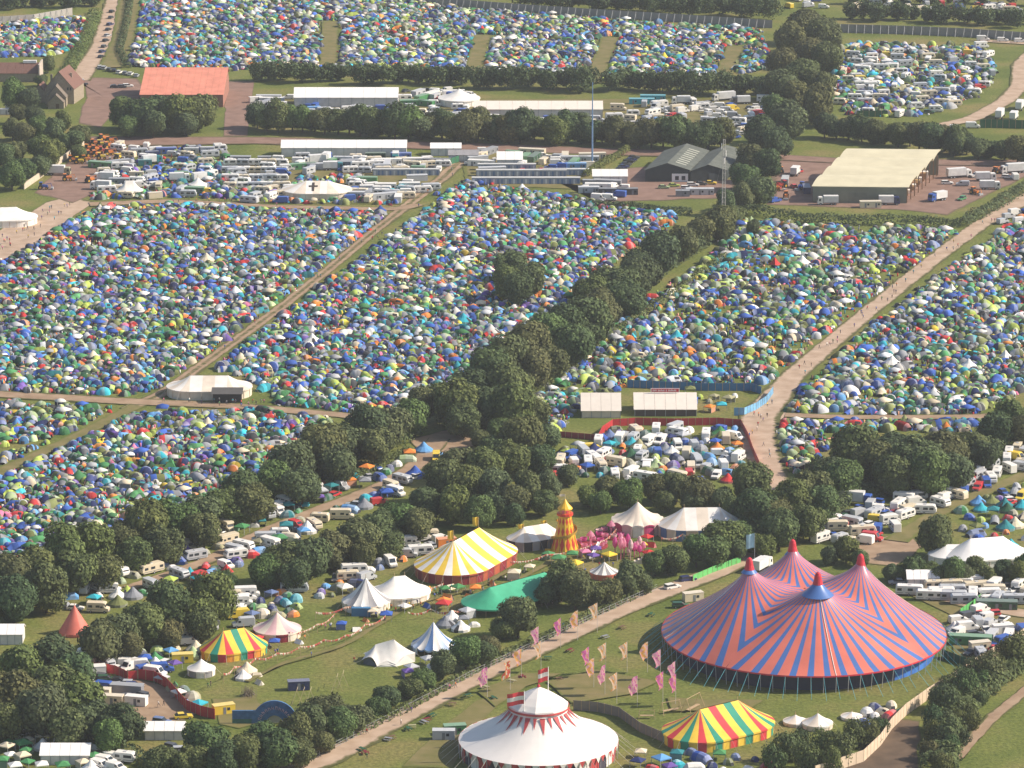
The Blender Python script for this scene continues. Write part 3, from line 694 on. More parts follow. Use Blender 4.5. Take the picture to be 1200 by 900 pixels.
def v_lorry(L=9.5, w=2.5, h=3.7):
    P = Proto()
    b = MB(); b.profile([(L / 2 - 2.0, .5), (L / 2, .5), (L / 2, 1.5), (L / 2 - .25, 2.85), (L / 2 - .5, 3.0), (L / 2 - 2.0, 3.0)], w, 0, .1, .97); cab = P.part('cab', b.mesh('cab', PAINT))
    P.part('windscreen', MB().add([(L / 2 + .02, -1.05, 1.6), (L / 2 + .02, 1.05, 1.6), (L / 2 - .2, 1.0, 2.6), (L / 2 - .2, -1.0, 2.6)], [(0, 1, 2, 3)]).mesh('windscreen', GLASS), cab)
    for s in (-1, 1): pane(P, 'window', L / 2 - 1.2, L / 2 - .5, 1.6, 2.4, s * (w / 2 + .005), parent=cab)
    P.part('load_box', MB().box(-L / 2, L / 2 - 2.2, -w / 2, w / 2, 1.05, h).mesh('load_box', M('lorry_box', (.70, .69, .66), .5)))
    P.part('chassis', MB().box(-L / 2 + .1, L / 2 - .6, -.5, .5, .6, 1.04).mesh('chassis', TRIM)); wheels(P, (-L / 2 + 1.2, -L / 2 + 2.5, L / 2 - 1.1), w, .48, .3)
    return P
def v_cabin(L=9.0, w=3.0, h=2.7, doors=2):
    P = Proto(); b = MB(); b.box(-L / 2, L / 2, -w / 2, w / 2, .15, h, 0); b.box(-L / 2 - .06, L / 2 + .06, -w / 2 - .06, w / 2 + .06, h, h + .14, 1)
    wall = P.part('wall', b.mesh('wall', [PAINT, PAINT2]))
    for i in range(doors):
        x = -L / 2 + (i + .5) * L / doors
        pane(P, 'door', x - .4, x + .4, .2, 2.15, -w / 2 - .02, TRIM, wall); pane(P, 'window', x + .7, x + 1.5, 1.2, 2.0, -w / 2 - .02, GLASS, wall)
    for sx in (-1, 1):
        for sy in (-1, 1): P.part('foot', MB().box(sx * (L / 2 - .4) - .15, sx * (L / 2 - .4) + .15, sy * (w / 2 - .3) - .15, sy * (w / 2 - .3) + .15, 0, .16).mesh('foot', TRIM))
    return P
def v_tractor():
    P = Proto(); b = MB(); b.box(-.2, 1.9, -.45, .45, .9, 1.7, 0); b.box(-1.0, -.1, -.6, .6, .8, 1.3, 0); P.part('bonnet', b.mesh('bonnet', PAINT))
    P.part('cab', MB().box(-1.1, -.1, -.7, .7, 1.3, 2.6).mesh('cab', GLASS)); P.part('cab_roof', MB().box(-1.2, 0, -.78, .78, 2.6, 2.75).mesh('cab_roof', PAINT))
    P.part('loader_arm', MB().bar((-.4, .5, 1.6), (2.9, .5, 2.3), .14).bar((2.9, .5, 2.3), (3.5, .5, .6), .14).mesh('loader_arm', PAINT)); P.part('bucket', MB().box(3.1, 3.9, -.9, .9, .2, .9).mesh('bucket', STEEL))
    for x, r in ((-.7, .85), (1.5, .55)):
        me = MB().tube((0, -.22, 0), (0, .22, 0), r, r, 14, 0).tube((0, -.24, 0), (0, .24, 0), r * .5, r * .5, 8, 1).mesh('wheel', [TYRE, M('wheel_yellow', (.7, .4, .05), .5)])
        for s in (-1, 1): P.part('wheel', me, -1, (x, s * .8, r))
    return P
VEH = {'caravan': [v_caravan(), v_caravan(5.2, 2.15, 2.5), v_caravan(7.2, 2.3, 2.65)], 'motorhome': [v_van(6.4, 2.2, 2.75, True), v_van(5.6, 2.1, 2.6, True)],
       'van': [v_van(), v_van(4.9, 1.9, 2.0)], 'car': [v_car(), v_car(4.5, 1.75, 1.5, True)], 'lorry': [v_lorry(), v_lorry(7.5, 2.4, 3.4)],
       'cabin': [v_cabin(), v_cabin(6.0, 2.5, 2.6, 1), v_cabin(12, 3.0, 2.7, 3)], 'tractor': [v_tractor()]}
VLEN = {'caravan': 7.2, 'motorhome': 6.4, 'van': 5.6, 'car': 4.5, 'lorry': 9.5, 'cabin': 9, 'tractor': 5.5}
VCAT = {'cabin': 'portable cabin'}

# --- people: one continuous skinned body per pose
SKINM = M('skin', (.50, .30, .21), .6, .05); TROUS = M('dark_trousers', (.045, .05, .07), .85); SHIRT = OC('shirt', rough=.85)
HAIRM = M('dark_hair', (.045, .03, .02), .8)
def person_mesh(name, stride, arm, bend=0.0):
    V = [(0, 0, .98), (.02 + bend * .3, 0, 1.22), (.03 + bend * .6, 0, 1.42), (.05 + bend * .7, 0, 1.53), (.07 + bend * .8, 0, 1.70),
         (0, .10, .95), (stride * .55, .10, .50), (stride * .5 - .06, .10, .07), (stride * .5 + .14, .10, .04),
         (0, -.10, .95), (-stride * .3, -.10, .50), (-stride * .85, -.10, .09), (-stride * .85 + .18, -.10, .04),
         (.03 + bend * .6, .21, 1.40), (-arm * .25, .27, 1.13), (.10 - arm * .2, .27, .88), (.13 - arm * .2, .27, .80),
         (.03 + bend * .6, -.21, 1.40), (arm * .3, -.27, 1.13), (.18 + arm * .45, -.26, .92), (.22 + arm * .5, -.26, .86)]
    E = [(0, 1), (1, 2), (2, 3), (3, 4), (0, 5), (5, 6), (6, 7), (7, 8), (0, 9), (9, 10), (10, 11), (11, 12), (2, 13), (13, 14), (14, 15), (15, 16), (2, 17), (17, 18), (18, 19), (19, 20)]
    RD = [.155, .145, .15, .06, .11, .095, .065, .05, .04, .095, .065, .05, .04, .07, .05, .038, .035, .07, .05, .038, .035]
    me = bpy.data.meshes.new(name); me.from_pydata(V, E, [])
    o = bpy.data.objects.new(name, me); col.objects.link(o)
    o.modifiers.new('s', 'SKIN'); me.skin_vertices.new() if not me.skin_vertices else None
    for i, q in enumerate(me.skin_vertices[0].data): q.radius = (RD[i], RD[i] * (1.25 if i in (1, 2) else 1)); q.use_root = (i == 0)
    o.modifiers.new('u', 'SUBSURF').levels = 1
    dg = bpy.context.evaluated_depsgraph_get(); out = bpy.data.meshes.new_from_object(o.evaluated_get(dg)); bpy.data.objects.remove(o)
    out.materials.clear()
    for m in (SHIRT, TROUS, SKINM, HAIRM): out.materials.append(m)
    for p in out.polygons:
        c = p.center
        p.material_index = 0 if c.z > .95 else 1
        if c.z > 1.5: p.material_index = 2 if (c.x > .06 + bend * .75 and c.z < 1.74) or c.z < 1.57 else 3
        elif abs(c.y) > .2 and c.z < 1.12: p.material_index = 2
        p.use_smooth = True
    return out
PEOPLE = [person_mesh('person', .5, .5), person_mesh('person', .25, .2), person_mesh('person', .02, .1), person_mesh('person', .6, .3, .15)]
PCOLS = ['white', 'red', 'navy blue', 'black', 'grey', 'orange', 'blue', 'pink', 'green', 'yellow', 'purple', 'turquoise']
NPEOPLE = [0]
def person(px, py, where, group, color=None):
    cn = color or rng.choice(PCOLS); NPEOPLE[0] += 1
    p = at(px, py); p.z = .03 + LAYER[0]
    o = link('person', rng.choice(PEOPLE), None, p, rng.uniform(0, 6.28), COL[cn]); s = rng.uniform(.92, 1.06); o.scale = (s, s, s)
    return tag(o, 'person in %s top %s' % (cn, where), 'person', group)

# --- placing helpers
OCC = []         # (x, y, radius) of placed things
def free(p, r):
    return all((p.x - x) ** 2 + (p.y - y) ** 2 > (r + q) ** 2 for x, y, q in OCC)
def place(kind, px, py, deg, where, color='white', group=None, s=1.18, var=None, z=0.0):
    p = at(px, py); p.z = z; P = VEH[kind][rng.randrange(len(VEH[kind])) if var is None else var]
    s = 1.0 if kind == 'cabin' else s; OCC.append((p.x, p.y, VLEN[kind] * .36))
    return inst(P, {'cabin': 'portable_cabin'}.get(kind, kind), '%s %s %s' % (color, {'cabin': 'portable cabin'}.get(kind, kind), where), VCAT.get(kind, kind), p, R(deg), s, group or ('vehicles %s' % where)[:60], COL[color])
NTENT = [0]
def tent(kind, px, py, deg, where, color, group=None, s=1.0, var=None):
    p = at(px, py); T = TENTP[kind]; NTENT[0] += 1
    OCC.append((p.x, p.y, 1.9 * s))
    o = link(kind.replace(' ', '_'), T[rng.randrange(len(T)) if var is None else var], None, p, R(deg), COL[color]); o.scale = (s, s, s)
    return tag(o, '%s %s %s' % (color, kind, where), 'gazebo' if kind == 'gazebo' else 'tent', group or ('tents %s' % where)[:60])
# ------------------------------------------------------------------ the blue and orange big top
BT_OR = M('bigtop_orange', (.62, .165, .115), .34, .20, .10, .5); BT_BL = M('bigtop_blue', (.065, .150, .38), .34, .20, .10, .5)
BT_RED = M('bigtop_red', (.55, .03, .05), .4); BT_NAVY = M('bigtop_wall', (.018, .026, .06), .7); CYANR = M('cyan_rope', (.12, .42, .48), .8); BT_BW = M('bright_blue_wall', (.05, .17, .55), .5, .35, .25)
def big_top():
    Rb, ze, zp, dpk, rot = 40.6, 5.0, 25.5, 16.2, R(9)
    c = at(942, 740, ze); c.z = 0
    T = thing('big_top', 'huge blue and orange striped circus big top with four red peaks', 'marquee', c, rot)
    OCC.append((c.x, c.y, 44))
    pk = [Vector((dpk * math.cos(R(90 * k)), dpk * math.sin(R(90 * k)), 0)) for k in range(4)]
    def edge_d(p, th):
        b = p.x * math.cos(th) + p.y * math.sin(th); return -b + math.sqrt(b * b - (p.length_squared - Rb * Rb))
    def green(x, y):
        g = 0
        for p in pk:
            q = p * (Rb * Rb / p.length_squared)
            g += math.log(max(math.hypot(x - q.x, y - q.y) * p.length / Rb, 1e-6) / max(math.hypot(x - p.x, y - p.y), .9))
        return max(g, 0)
    gmax = green(pk[0].x + .9, pk[0].y)
    def hgt(x, y):
        best = 0
        for p in pk:
            dx, dy = x - p.x, y - p.y; d = math.hypot(dx, dy); de = min(edge_d(p, math.atan2(dy, dx)), 30.0)
            best += math.exp(11.0 * (1 - d / de))
        best = max(0.0, math.log(max(best, 1e-9)) / 11.0 - .02)
        return ze + (zp - ze) * min(1.0, .60 * best + .40 * green(x, y) / gmax)
    per = 32
    for k, p in enumerate(pk):
        A0 = R(90 * k)
        def rmax(th):
            e = edge_d(p, th)
            # bounded by the valley lines at +-45 degrees from the peak's direction
            for s in (-1, 1):
                nl = A0 + s * R(45); nx, ny = -math.sin(nl) * s, math.cos(nl) * s
                dn = math.cos(th) * nx + math.sin(th) * ny
                if dn > 1e-6:
                    d0 = -(p.x * nx + p.y * ny); e = min(e, d0 / dn)
            return max(e, .01)
        b = MB()
        for i in range(per):
            a0 = 2 * math.pi * i / per
            for frac0, frac1, mat, nm in ((-.31, .31, BT_OR, 'orange_panel'), (.31, .69, BT_BL, 'blue_panel')):
                t0, t1 = a0 + frac0 * 2 * math.pi / per, a0 + frac1 * 2 * math.pi / per
                rows = []
                for q in range(15):
                    u = (q / 14) ** 1.25; row = []
                    for w in range(4):
                        th = t0 + (t1 - t0) * w / 3; r = 1.0 + (rmax(th) - 1.0) * u
                        x, y = p.x + math.cos(th) * r, p.y + math.sin(th) * r; row.append((x, y, hgt(x, y)))
                    rows.append(row)
                m = MB(); m.grid(rows); link(nm, m.mesh(nm, mat, True), T)
        zt = hgt(p.x + 1.2, p.y)
        cap = MB(); cap.lathe(([(4.6, hgt(p.x + 4.6, p.y) + .16)] if k == 3 else []) + [(3.1 if k == 3 else 2.3, hgt(p.x + (3.1 if k == 3 else 2.3), p.y) + .14), (1.9, hgt(p.x + 1.9, p.y) + .15), (1.0, zt + .2)], 20, 0, (p.x, p.y), cap=False); link('blue_collar', cap.mesh('blue_collar', BT_BL, True), T)
        top = MB(); top.lathe([(1.5, zt - .3), (1.15, zt + 1.0), (.95, zt + 2.2), (.7, zt + 2.9), (.15, zt + 3.3)], 14, 0, (p.x, p.y)); link('red_peak_cap', top.mesh('red_peak_cap', BT_RED), T)
        m = MB(); m.tube((p.x, p.y, 0), (p.x, p.y, zt), .35, .3, 8); link('king_pole', m.mesh('king_pole', STEEL), T)
        # ridge seam lying on the cloth, from peak to eave
        pts = []
        for q in range(14):
            r = 2.5 + (edge_d(p, A0) - 2.6) * q / 13; x, y = p.x + math.cos(A0) * r, p.y + math.sin(A0) * r; pts.append((x, y, hgt(x, y) + .10))
        m = MB(); m.path(pts, .11, 4); link('seam_rope', m.mesh('seam_rope', WHITEP), T)
    m = MB(); n = 96
    m.lathe([(Rb + .05, ze + .12), (Rb + .12, ze - .3)], n, 0, cap=False); link('red_valance', m.mesh('red_valance', BT_RED), T)
    for i in range(24):
        a0, a1 = 2 * math.pi * i / 24, 2 * math.pi * (i + 1) / 24; rows = []
        for z in (0, 4.9): rows.append([((Rb - 3.2) * math.cos(a0 + (a1 - a0) * w / 3), (Rb - 3.2) * math.sin(a0 + (a1 - a0) * w / 3), z) for w in range(4)])
        m = MB(); m.grid(rows); link('wall_panel', m.mesh('wall_panel', BT_BW if i in (20, 21, 22, 23) else BT_NAVY), T)
    for i in range(72):
        a = 2 * math.pi * i / 72; ca, sa = math.cos(a), math.sin(a)
        m = MB(); m.tube(((Rb - .4) * ca, (Rb - .4) * sa, 0), (Rb * ca, Rb * sa, ze), .09, .09, 5); link('side_pole', m.mesh('side_pole', STEEL), T)
        L = 5.2 + 1.2 * (i % 2); m = MB(); m.tube((Rb * ca, Rb * sa, ze - .1), ((Rb + L) * ca, (Rb + L) * sa, .02), .055, .055, 4); link('guy_rope', m.mesh('guy_rope', CYANR), T)
big_top()

# ------------------------------------------------------------------ pole tents in general
def pole_tent(name, label, px, py, a_px, b_px, R_m, ze, zp, cols, segs, straight=0, k=.35, wall=None, wallcols=None, group=None, sy=1.0, flags=None, ropes=0, scallop=0.0, open_wall=(), cat='marquee', rope_mat=None, stem=0.0):
    """tent round a ridge from pole A to pole B (offsets in metres from the centre);
    cols: cloth materials in turn; segs panels at each end, 'straight' panels along each side"""
    c = at(px, py); T = thing(name, label, cat, c, 0, group)
    A = Vector((*a_px, 0)); B = Vector((*b_px, 0)); ax = (B - A)
    OCC.append((c.x, c.y, R_m * .95)); OCC.append((c.x + a_px[0], c.y + a_px[1], R_m * .9)); OCC.append((c.x + b_px[0], c.y + b_px[1], R_m * .9))
    single = ax.length < .1; d = Vector((1, 0, 0)) if single else ax.normalized(); nn = Vector((-d.y, d.x, 0))
    stations = []       # (ridge point, eave point)
    N = segs
    if single:
        for i in range(N + 1):
            a = 2 * math.pi * i / N; stations.append((A, A + (d * math.cos(a) + nn * math.sin(a) * sy) * R_m))
    else:
        for i in range(N + 1):
            a = -math.pi / 2 + math.pi * i / N; stations.append((B, B + (d * math.cos(a) + nn * math.sin(a) * sy) * R_m))
        for i in range(1, straight + 1):
            p = B.lerp(A, i / straight); stations.append((p, p + nn * R_m * sy))
        for i in range(1, N + 1):
            a = math.pi / 2 + math.pi * i / N; stations.append((A, A + (d * math.cos(a) + nn * math.sin(a) * sy) * R_m))
        for i in range(1, straight + 1):
            p = A.lerp(B, i / straight); stations.append((p, p - nn * R_m * sy))
    def prof(t): return zp + (ze - zp) * ((1 - k) * t + k * (1 - (1 - t) ** 2.2))
    wr = .97
    for i in range(len(stations) - 1):
        (r0, e0), (r1, e1) = stations[i], stations[i + 1]
        if (e1 - e0).length < 1e-4: continue
        mat = cols[i % len(cols)]; rows = []
        for q in range(11):
            t = max(q / 10, .02); row = []
            for w in range(5):
                u = w / 4; rr = r0.lerp(r1, u); ee = e0.lerp(e1, u)
                if (e0 - r0).length and (r1 - r0).length < 1e-6:
                    v = ee - rr; L0 = (e0 - r0).length * (1 - u) + (e1 - r1).length * u; ee = rr + v.normalized() * L0
                p = rr.lerp(ee, t); z = prof(t) - scallop * t ** 2 * 4 * u * (1 - u) * -1 * .0
                if scallop: z += scallop * t ** 3 * (4 * u * (1 - u))
                row.append((p.x, p.y, z))
            rows.append(row)
        m = MB(); m.grid(rows); link('roof_panel', m.mesh('roof_panel', mat, True), T)
        vm = MB(); last = rows[-1]
        vm.grid([[(x * 1.002, y * 1.002, z + .02) for x, y, z in last], [(x * 1.004, y * 1.004, z - .45) for x, y, z in last]]); link('valance', vm.mesh('valance', (wallcols or cols)[i % len(wallcols or cols)]), T)
        if wall is not None and i not in open_wall:
            wm = (wallcols or [wall])[i % len(wallcols or [wall])]
            m = MB(); m.grid([[((r0.lerp(r1, 0) + (Vector((x, y, 0)) - r0) * wr).x, (r0 + (Vector((x, y, 0)) - r0) * wr).y, 0) for x, y, z in last], [((r0 + (Vector((x, y, 0)) - r0) * wr).x, (r0 + (Vector((x, y, 0)) - r0) * wr).y, z + .02) for x, y, z in last]])
            link('wall_panel', m.mesh('wall_panel', wm), T)
        m = MB(); m.tube((e0.x * .99, e0.y * .99, 0), (e0.x * .985, e0.y * .985, ze), .06, .06, 5); link('side_pole', m.mesh('side_pole', POLEW), T)
        if ropes and i % ropes == 0:
            v = (e0 - r0).normalized(); g_ = e0 + v * ze * .9
            m = MB(); m.tube((e0.x, e0.y, ze), (g_.x, g_.y, .02), .035, .035, 4); link('guy_rope', m.mesh('guy_rope', rope_mat or ROPE), T)
    for p in ([A] if single else [A, B]):
        m = MB(); m.tube((p.x, p.y, 0), (p.x, p.y, zp + .9 + stem), .12, .08, 6); pl = link('king_pole', m.mesh('king_pole', POLEW), T)
        if flags:
            m = MB(); z1 = zp + .9 + stem; m.grid([[(p.x - .05 - .35 * i, p.y + .25 * math.sin(i * 1.7), z1 - .1 - .25 * i * .1), (p.x - .05 - .35 * i, p.y + .25 * math.sin(i * 1.7 + .5), z1 - flags[1])] [::-1] for i in range(6)])
            link('flag', m.mesh('flag', flags[0]), pl)
    return T
C_ = lambda n, rgb, **k: M('cloth_' + n, rgb, .6, .13, .35, .35)
WCL = C_('white', (.80, .76, .69)); YCL = C_('yellow', (.78, .52, .06)); RCL = C_('red', (.60, .05, .06)); GCL = C_('green', (.03, .26, .17)); OCL = C_('rust', (.42, .10, .05))
DRC = C_('dark_red', (.26, .03, .04)); GRY = C_('grey', (.30, .29, .29)); PNK = C_('pink', (.66, .42, .42)); CRM = C_('cream', (.72, .62, .50)); BLC = C_('blue', (.10, .20, .40)); LBL = C_('pale_blue', (.45, .55, .68))
EMG = C_('emerald', (.05, .36, .20)); BLK = C_('black', (.03, .03, .035)); SAL = C_('salmon', (.66, .17, .12)); MAG = C_('magenta', (.45, .05, .15)); ORC = C_('orange', (.72, .28, .04))

# yellow and white striped tent
pole_tent('striped_tent', 'yellow and white striped round tent with two yellow flags above it', 545, 667, (-3.4, -5), (4.0, 9.5), 12.0, 3.2, 10.6, [WCL, YCL], 14, 4, .25, RCL, [DRC, OCL], flags=(YCL, 2.9), ropes=2, stem=2.3)
# rainbow striped tents
pole_tent('striped_tent', 'big red, yellow and green striped tent beside the white circus tent', 842, 864, (-5.2, -2.6), (5.2, 5.0), 10.2, 2.9, 9.0, [RCL, YCL, GCL, YCL], 13, 5, .22, RCL, [RCL, YCL, GCL, YCL], ropes=2)
pole_tent('striped_tent', 'small red, yellow and green striped tent with orange wall in the grass field', 272, 768, (-2.4, 0), (3.2, 3.2), 6.8, 2.4, 7.4, [RCL, YCL, GCL, YCL], 9, 3, .15, ORC, [ORC, YCL, GCL, RCL], ropes=2)
# grey-striped pole tent and its white neighbours
pole_tent('pole_tent', 'cream pole tent with grey stripes and a blue-curtained front', 429, 712, (0, 0), (0, 0), 7.2, 2.6, 9.4, [WCL, WCL, GRY], 18, 0, .5, CRM, [CRM, WCL], ropes=2, scallop=-.35)
pole_tent('pole_tent', 'white pole tent with dark bunting joined to the striped cream tent', 467, 702, (-1.2, 0), (1.8, 1.0), 7.8, 2.4, 7.2, [WCL], 9, 2, .4, WCL, [WCL, CRM], ropes=2)
pole_tent('pole_tent', 'pale pink pole tent with a dark red wall near the rainbow tent', 325, 745, (0, 0), (0, 0), 7.0, 2.4, 7.2, [PNK, CRM], 12, 0, .55, DRC, [DRC, CRM, CRM], ropes=2)
pole_tent('pole_tent', 'blue and white striped pole tent with scalloped skirts', 508, 762, (0, 0), (0, 0), 6.4, 2.2, 8.6, [WCL, LBL, WCL, BLC], 16, 0, .55, BLC, [BLC, LBL], scallop=-.5, ropes=2, open_wall=(10, 11, 13))
pole_tent('pole_tent', 'small white round tent in front of the small rainbow tent', 236, 790, (0, 0), (0, 0), 4.0, 1.9, 4.6, [WCL], 10, 0, .4, WCL, [GRY, WCL], ropes=2)
pole_tent('pole_tent', 'round white tent with pointed roof and pink striped walls', 747, 622, (0, 0), (0, 0), 8.2, 3.6, 9.6, [CRM], 14, 0, .5, PNK, [PNK, WCL, MAG], scallop=.5, ropes=2, flags=None)
pole_tent('pole_tent', 'large cream marquee with a flat ridge behind a leafy tree', 822, 626, (-5.5, 0), (5.5, .5), 8.4, 3.6, 8.8, [CRM, WCL], 8, 3, .25, CRM, [BLC, CRM], ropes=2)
pole_tent('pole_tent', 'white open-sided marquee beside the helter skelter', 623, 640, (-2.4, -1), (4.6, 3.0), 5.4, 3.0, 6.6, [CRM, WCL], 6, 3, .25, BLK, [BLK, GRY], flags=(YCL, 1.6), ropes=2, open_wall=(4, 5, 9, 10))
pole_tent('pole_tent', 'small dark and white striped tent in front of the pink rides', 708, 676, (0, 0), (0, 0), 4.4, 1.8, 4.8, [GRY, WCL], 18, 0, .4, SAL, [SAL], ropes=0)
pole_tent('pole_tent', 'salmon red pyramid tent between the trees', 88, 742, (0, 0), (0, 0), 4.6, .9, 8.6, [SAL], 6, 0, .05, SAL, [SAL], ropes=1)
pole_tent('canopy', 'long emerald green canopy under the trees by the track', 606, 706, (-8, -7), (8, 8), 8.5, 2.6, 7.0, [EMG], 7, 5, .2, None, ropes=2)
pole_tent('pole_tent', 'cream peaked marquee with a black stage front beside the field track', 247, 463, (-7, 1), (6, 1), 8.6, 3.2, 7.0, [CRM, WCL], 8, 3, .5, CRM, [CRM], ropes=2)
pole_tent('pole_tent', 'white chapel tent with a dark cross on its roof', 370, 231, (-4, 3), (5, 3), 10.5, 3.0, 6.6, [CRM, WCL], 6, 3, .15, CRM, [CRM], ropes=2)
pole_tent('pole_tent', 'white peaked tent on the grass beside the wide dirt track', 10, 262, (-3, 0), (3, 1), 9, 3.0, 7.0, [WCL], 6, 2, .4, WCL, [WCL], ropes=2)
pole_tent('pole_tent', 'white multi-peaked food tent at the edge of the packed field', 152, 229, (-1.6, 0), (1.6, .5), 4.2, 2.5, 6.6, [WCL], 6, 2, .75, None, ropes=0)
pole_tent('pole_tent', 'small cream pagoda tent among the cooks vehicles', 232, 222, (0, 0), (0, 0), 4.0, 2.4, 5.4, [WCL], 8, 0, .5, WCL, ropes=0)
pole_tent('pole_tent', 'white round tent with shallow roof beside the marquees', 538, 122, (0, 0), (0, 0), 10, 3.2, 7.5, [WCL], 14, 0, .5, WCL, ropes=0)
for i, (x, y) in enumerate([(958, 852), (932, 848), (998, 842)]):
    pole_tent('pole_tent', ['large off-white peaked tent among the shrubs inside the pale wall', 'low off-white tent touching the large peaked one inside the pale wall', 'small off-white awning tent beside the blue dome tents'][i], x, y, (0, 0), (0, 0), (4.2, 3.4, 3.0)[i], (1.4, .9, .8)[i], (4.0, 2.6, 2.0)[i], [WCL, CRM], 8, 0, .35, CRM, ropes=2)
# star-shaped white stretch tent
def stretch_tent():
    c = at(455, 776); T = thing('stretch_tent', 'white stretch tent with swept peaks and an arched mesh opening', 'marquee', c)
    OCC.append((c.x, c.y, 8)); N = 30; rows = []
    lob = [(-7.6, -1.5, 1.0), (-3.0, -4.6, .3), (2.2, -4.2, .2), (7.8, .5, 2.6), (5.0, 6.5, 1.2), (-2.5, 6.8, 1.0), (-7.2, 4.5, 1.2)]
    pts = []
    for i in range(len(lob)):
        a = Vector(lob[i]); b = Vector(lob[(i + 1) % len(lob)]); ctr = Vector((0, 1, 0))
        for q in range(6):
            u = q / 6; p = a.lerp(b, u); sag = 4 * u * (1 - u); p = p.lerp(Vector((0, 1, p.z)), .10 * sag); p.z += sag * (1.7 if i == 0 else .5); pts.append(p)
    pk = [Vector((1.6, .6, 6.6)), Vector((-3.6, .8, 5.0))]
    for t in [0, .06, .15, .28, .42, .58, .74, .88, 1.0]:
        row = []
        for p in pts:
            k = min(1, max(0, (p.x + 4) / 8)); top = pk[1].lerp(pk[0], k); q = top.lerp(p, t); q.z = top.z + (p.z - top.z) * (1.45 * t - .45 * t * t); row.append(tuple(q))
        rows.append(row)
    m = MB(); m.grid(rows, closed=True); m.add(rows[0], [tuple(range(len(pts)))]); link('canopy', m.mesh('canopy', WCL, True), T)
    m = MB(); m.add([(-7.0, -1.6, 0), (-3.2, -4.1, 0), (-3.3, -4.0, .6), (-5.1, -2.6, 2.2), (-6.9, -1.5, 1.0)], [(0, 1, 2, 3, 4)]); link('mesh_opening', m.mesh('mesh_opening', M('mesh_window', (.10, .12, .14), .8)), T)
    m = MB(); m.add([(-3.0, -4.3, 0), (2.2, -4.0, 0), (2.2, -3.9, .6), (-.4, -3.3, 1.6), (-3.0, -4.2, .6)], [(0, 1, 2, 3, 4)]).add([(2.3, -4.0, 0), (7.6, .4, 0), (7.6, .4, 2.6), (5, -1.3, 2.6), (2.3, -3.9, .5)], [(0, 1, 2, 3, 4)]); link('side_wall', m.mesh('side_wall', WCL), T)
    for p in pk: m = MB(); m.tube((p.x, p.y, 0), tuple(p), .1, .08, 6); link('pole', m.mesh('pole', POLEW), T)
    for p in lob: m = MB(); m.tube(p, (p[0] * 1.35, p[1] * 1.35, .02), .03, .03, 4); link('guy_rope', m.mesh('guy_rope', ROPE), T)
stretch_tent()

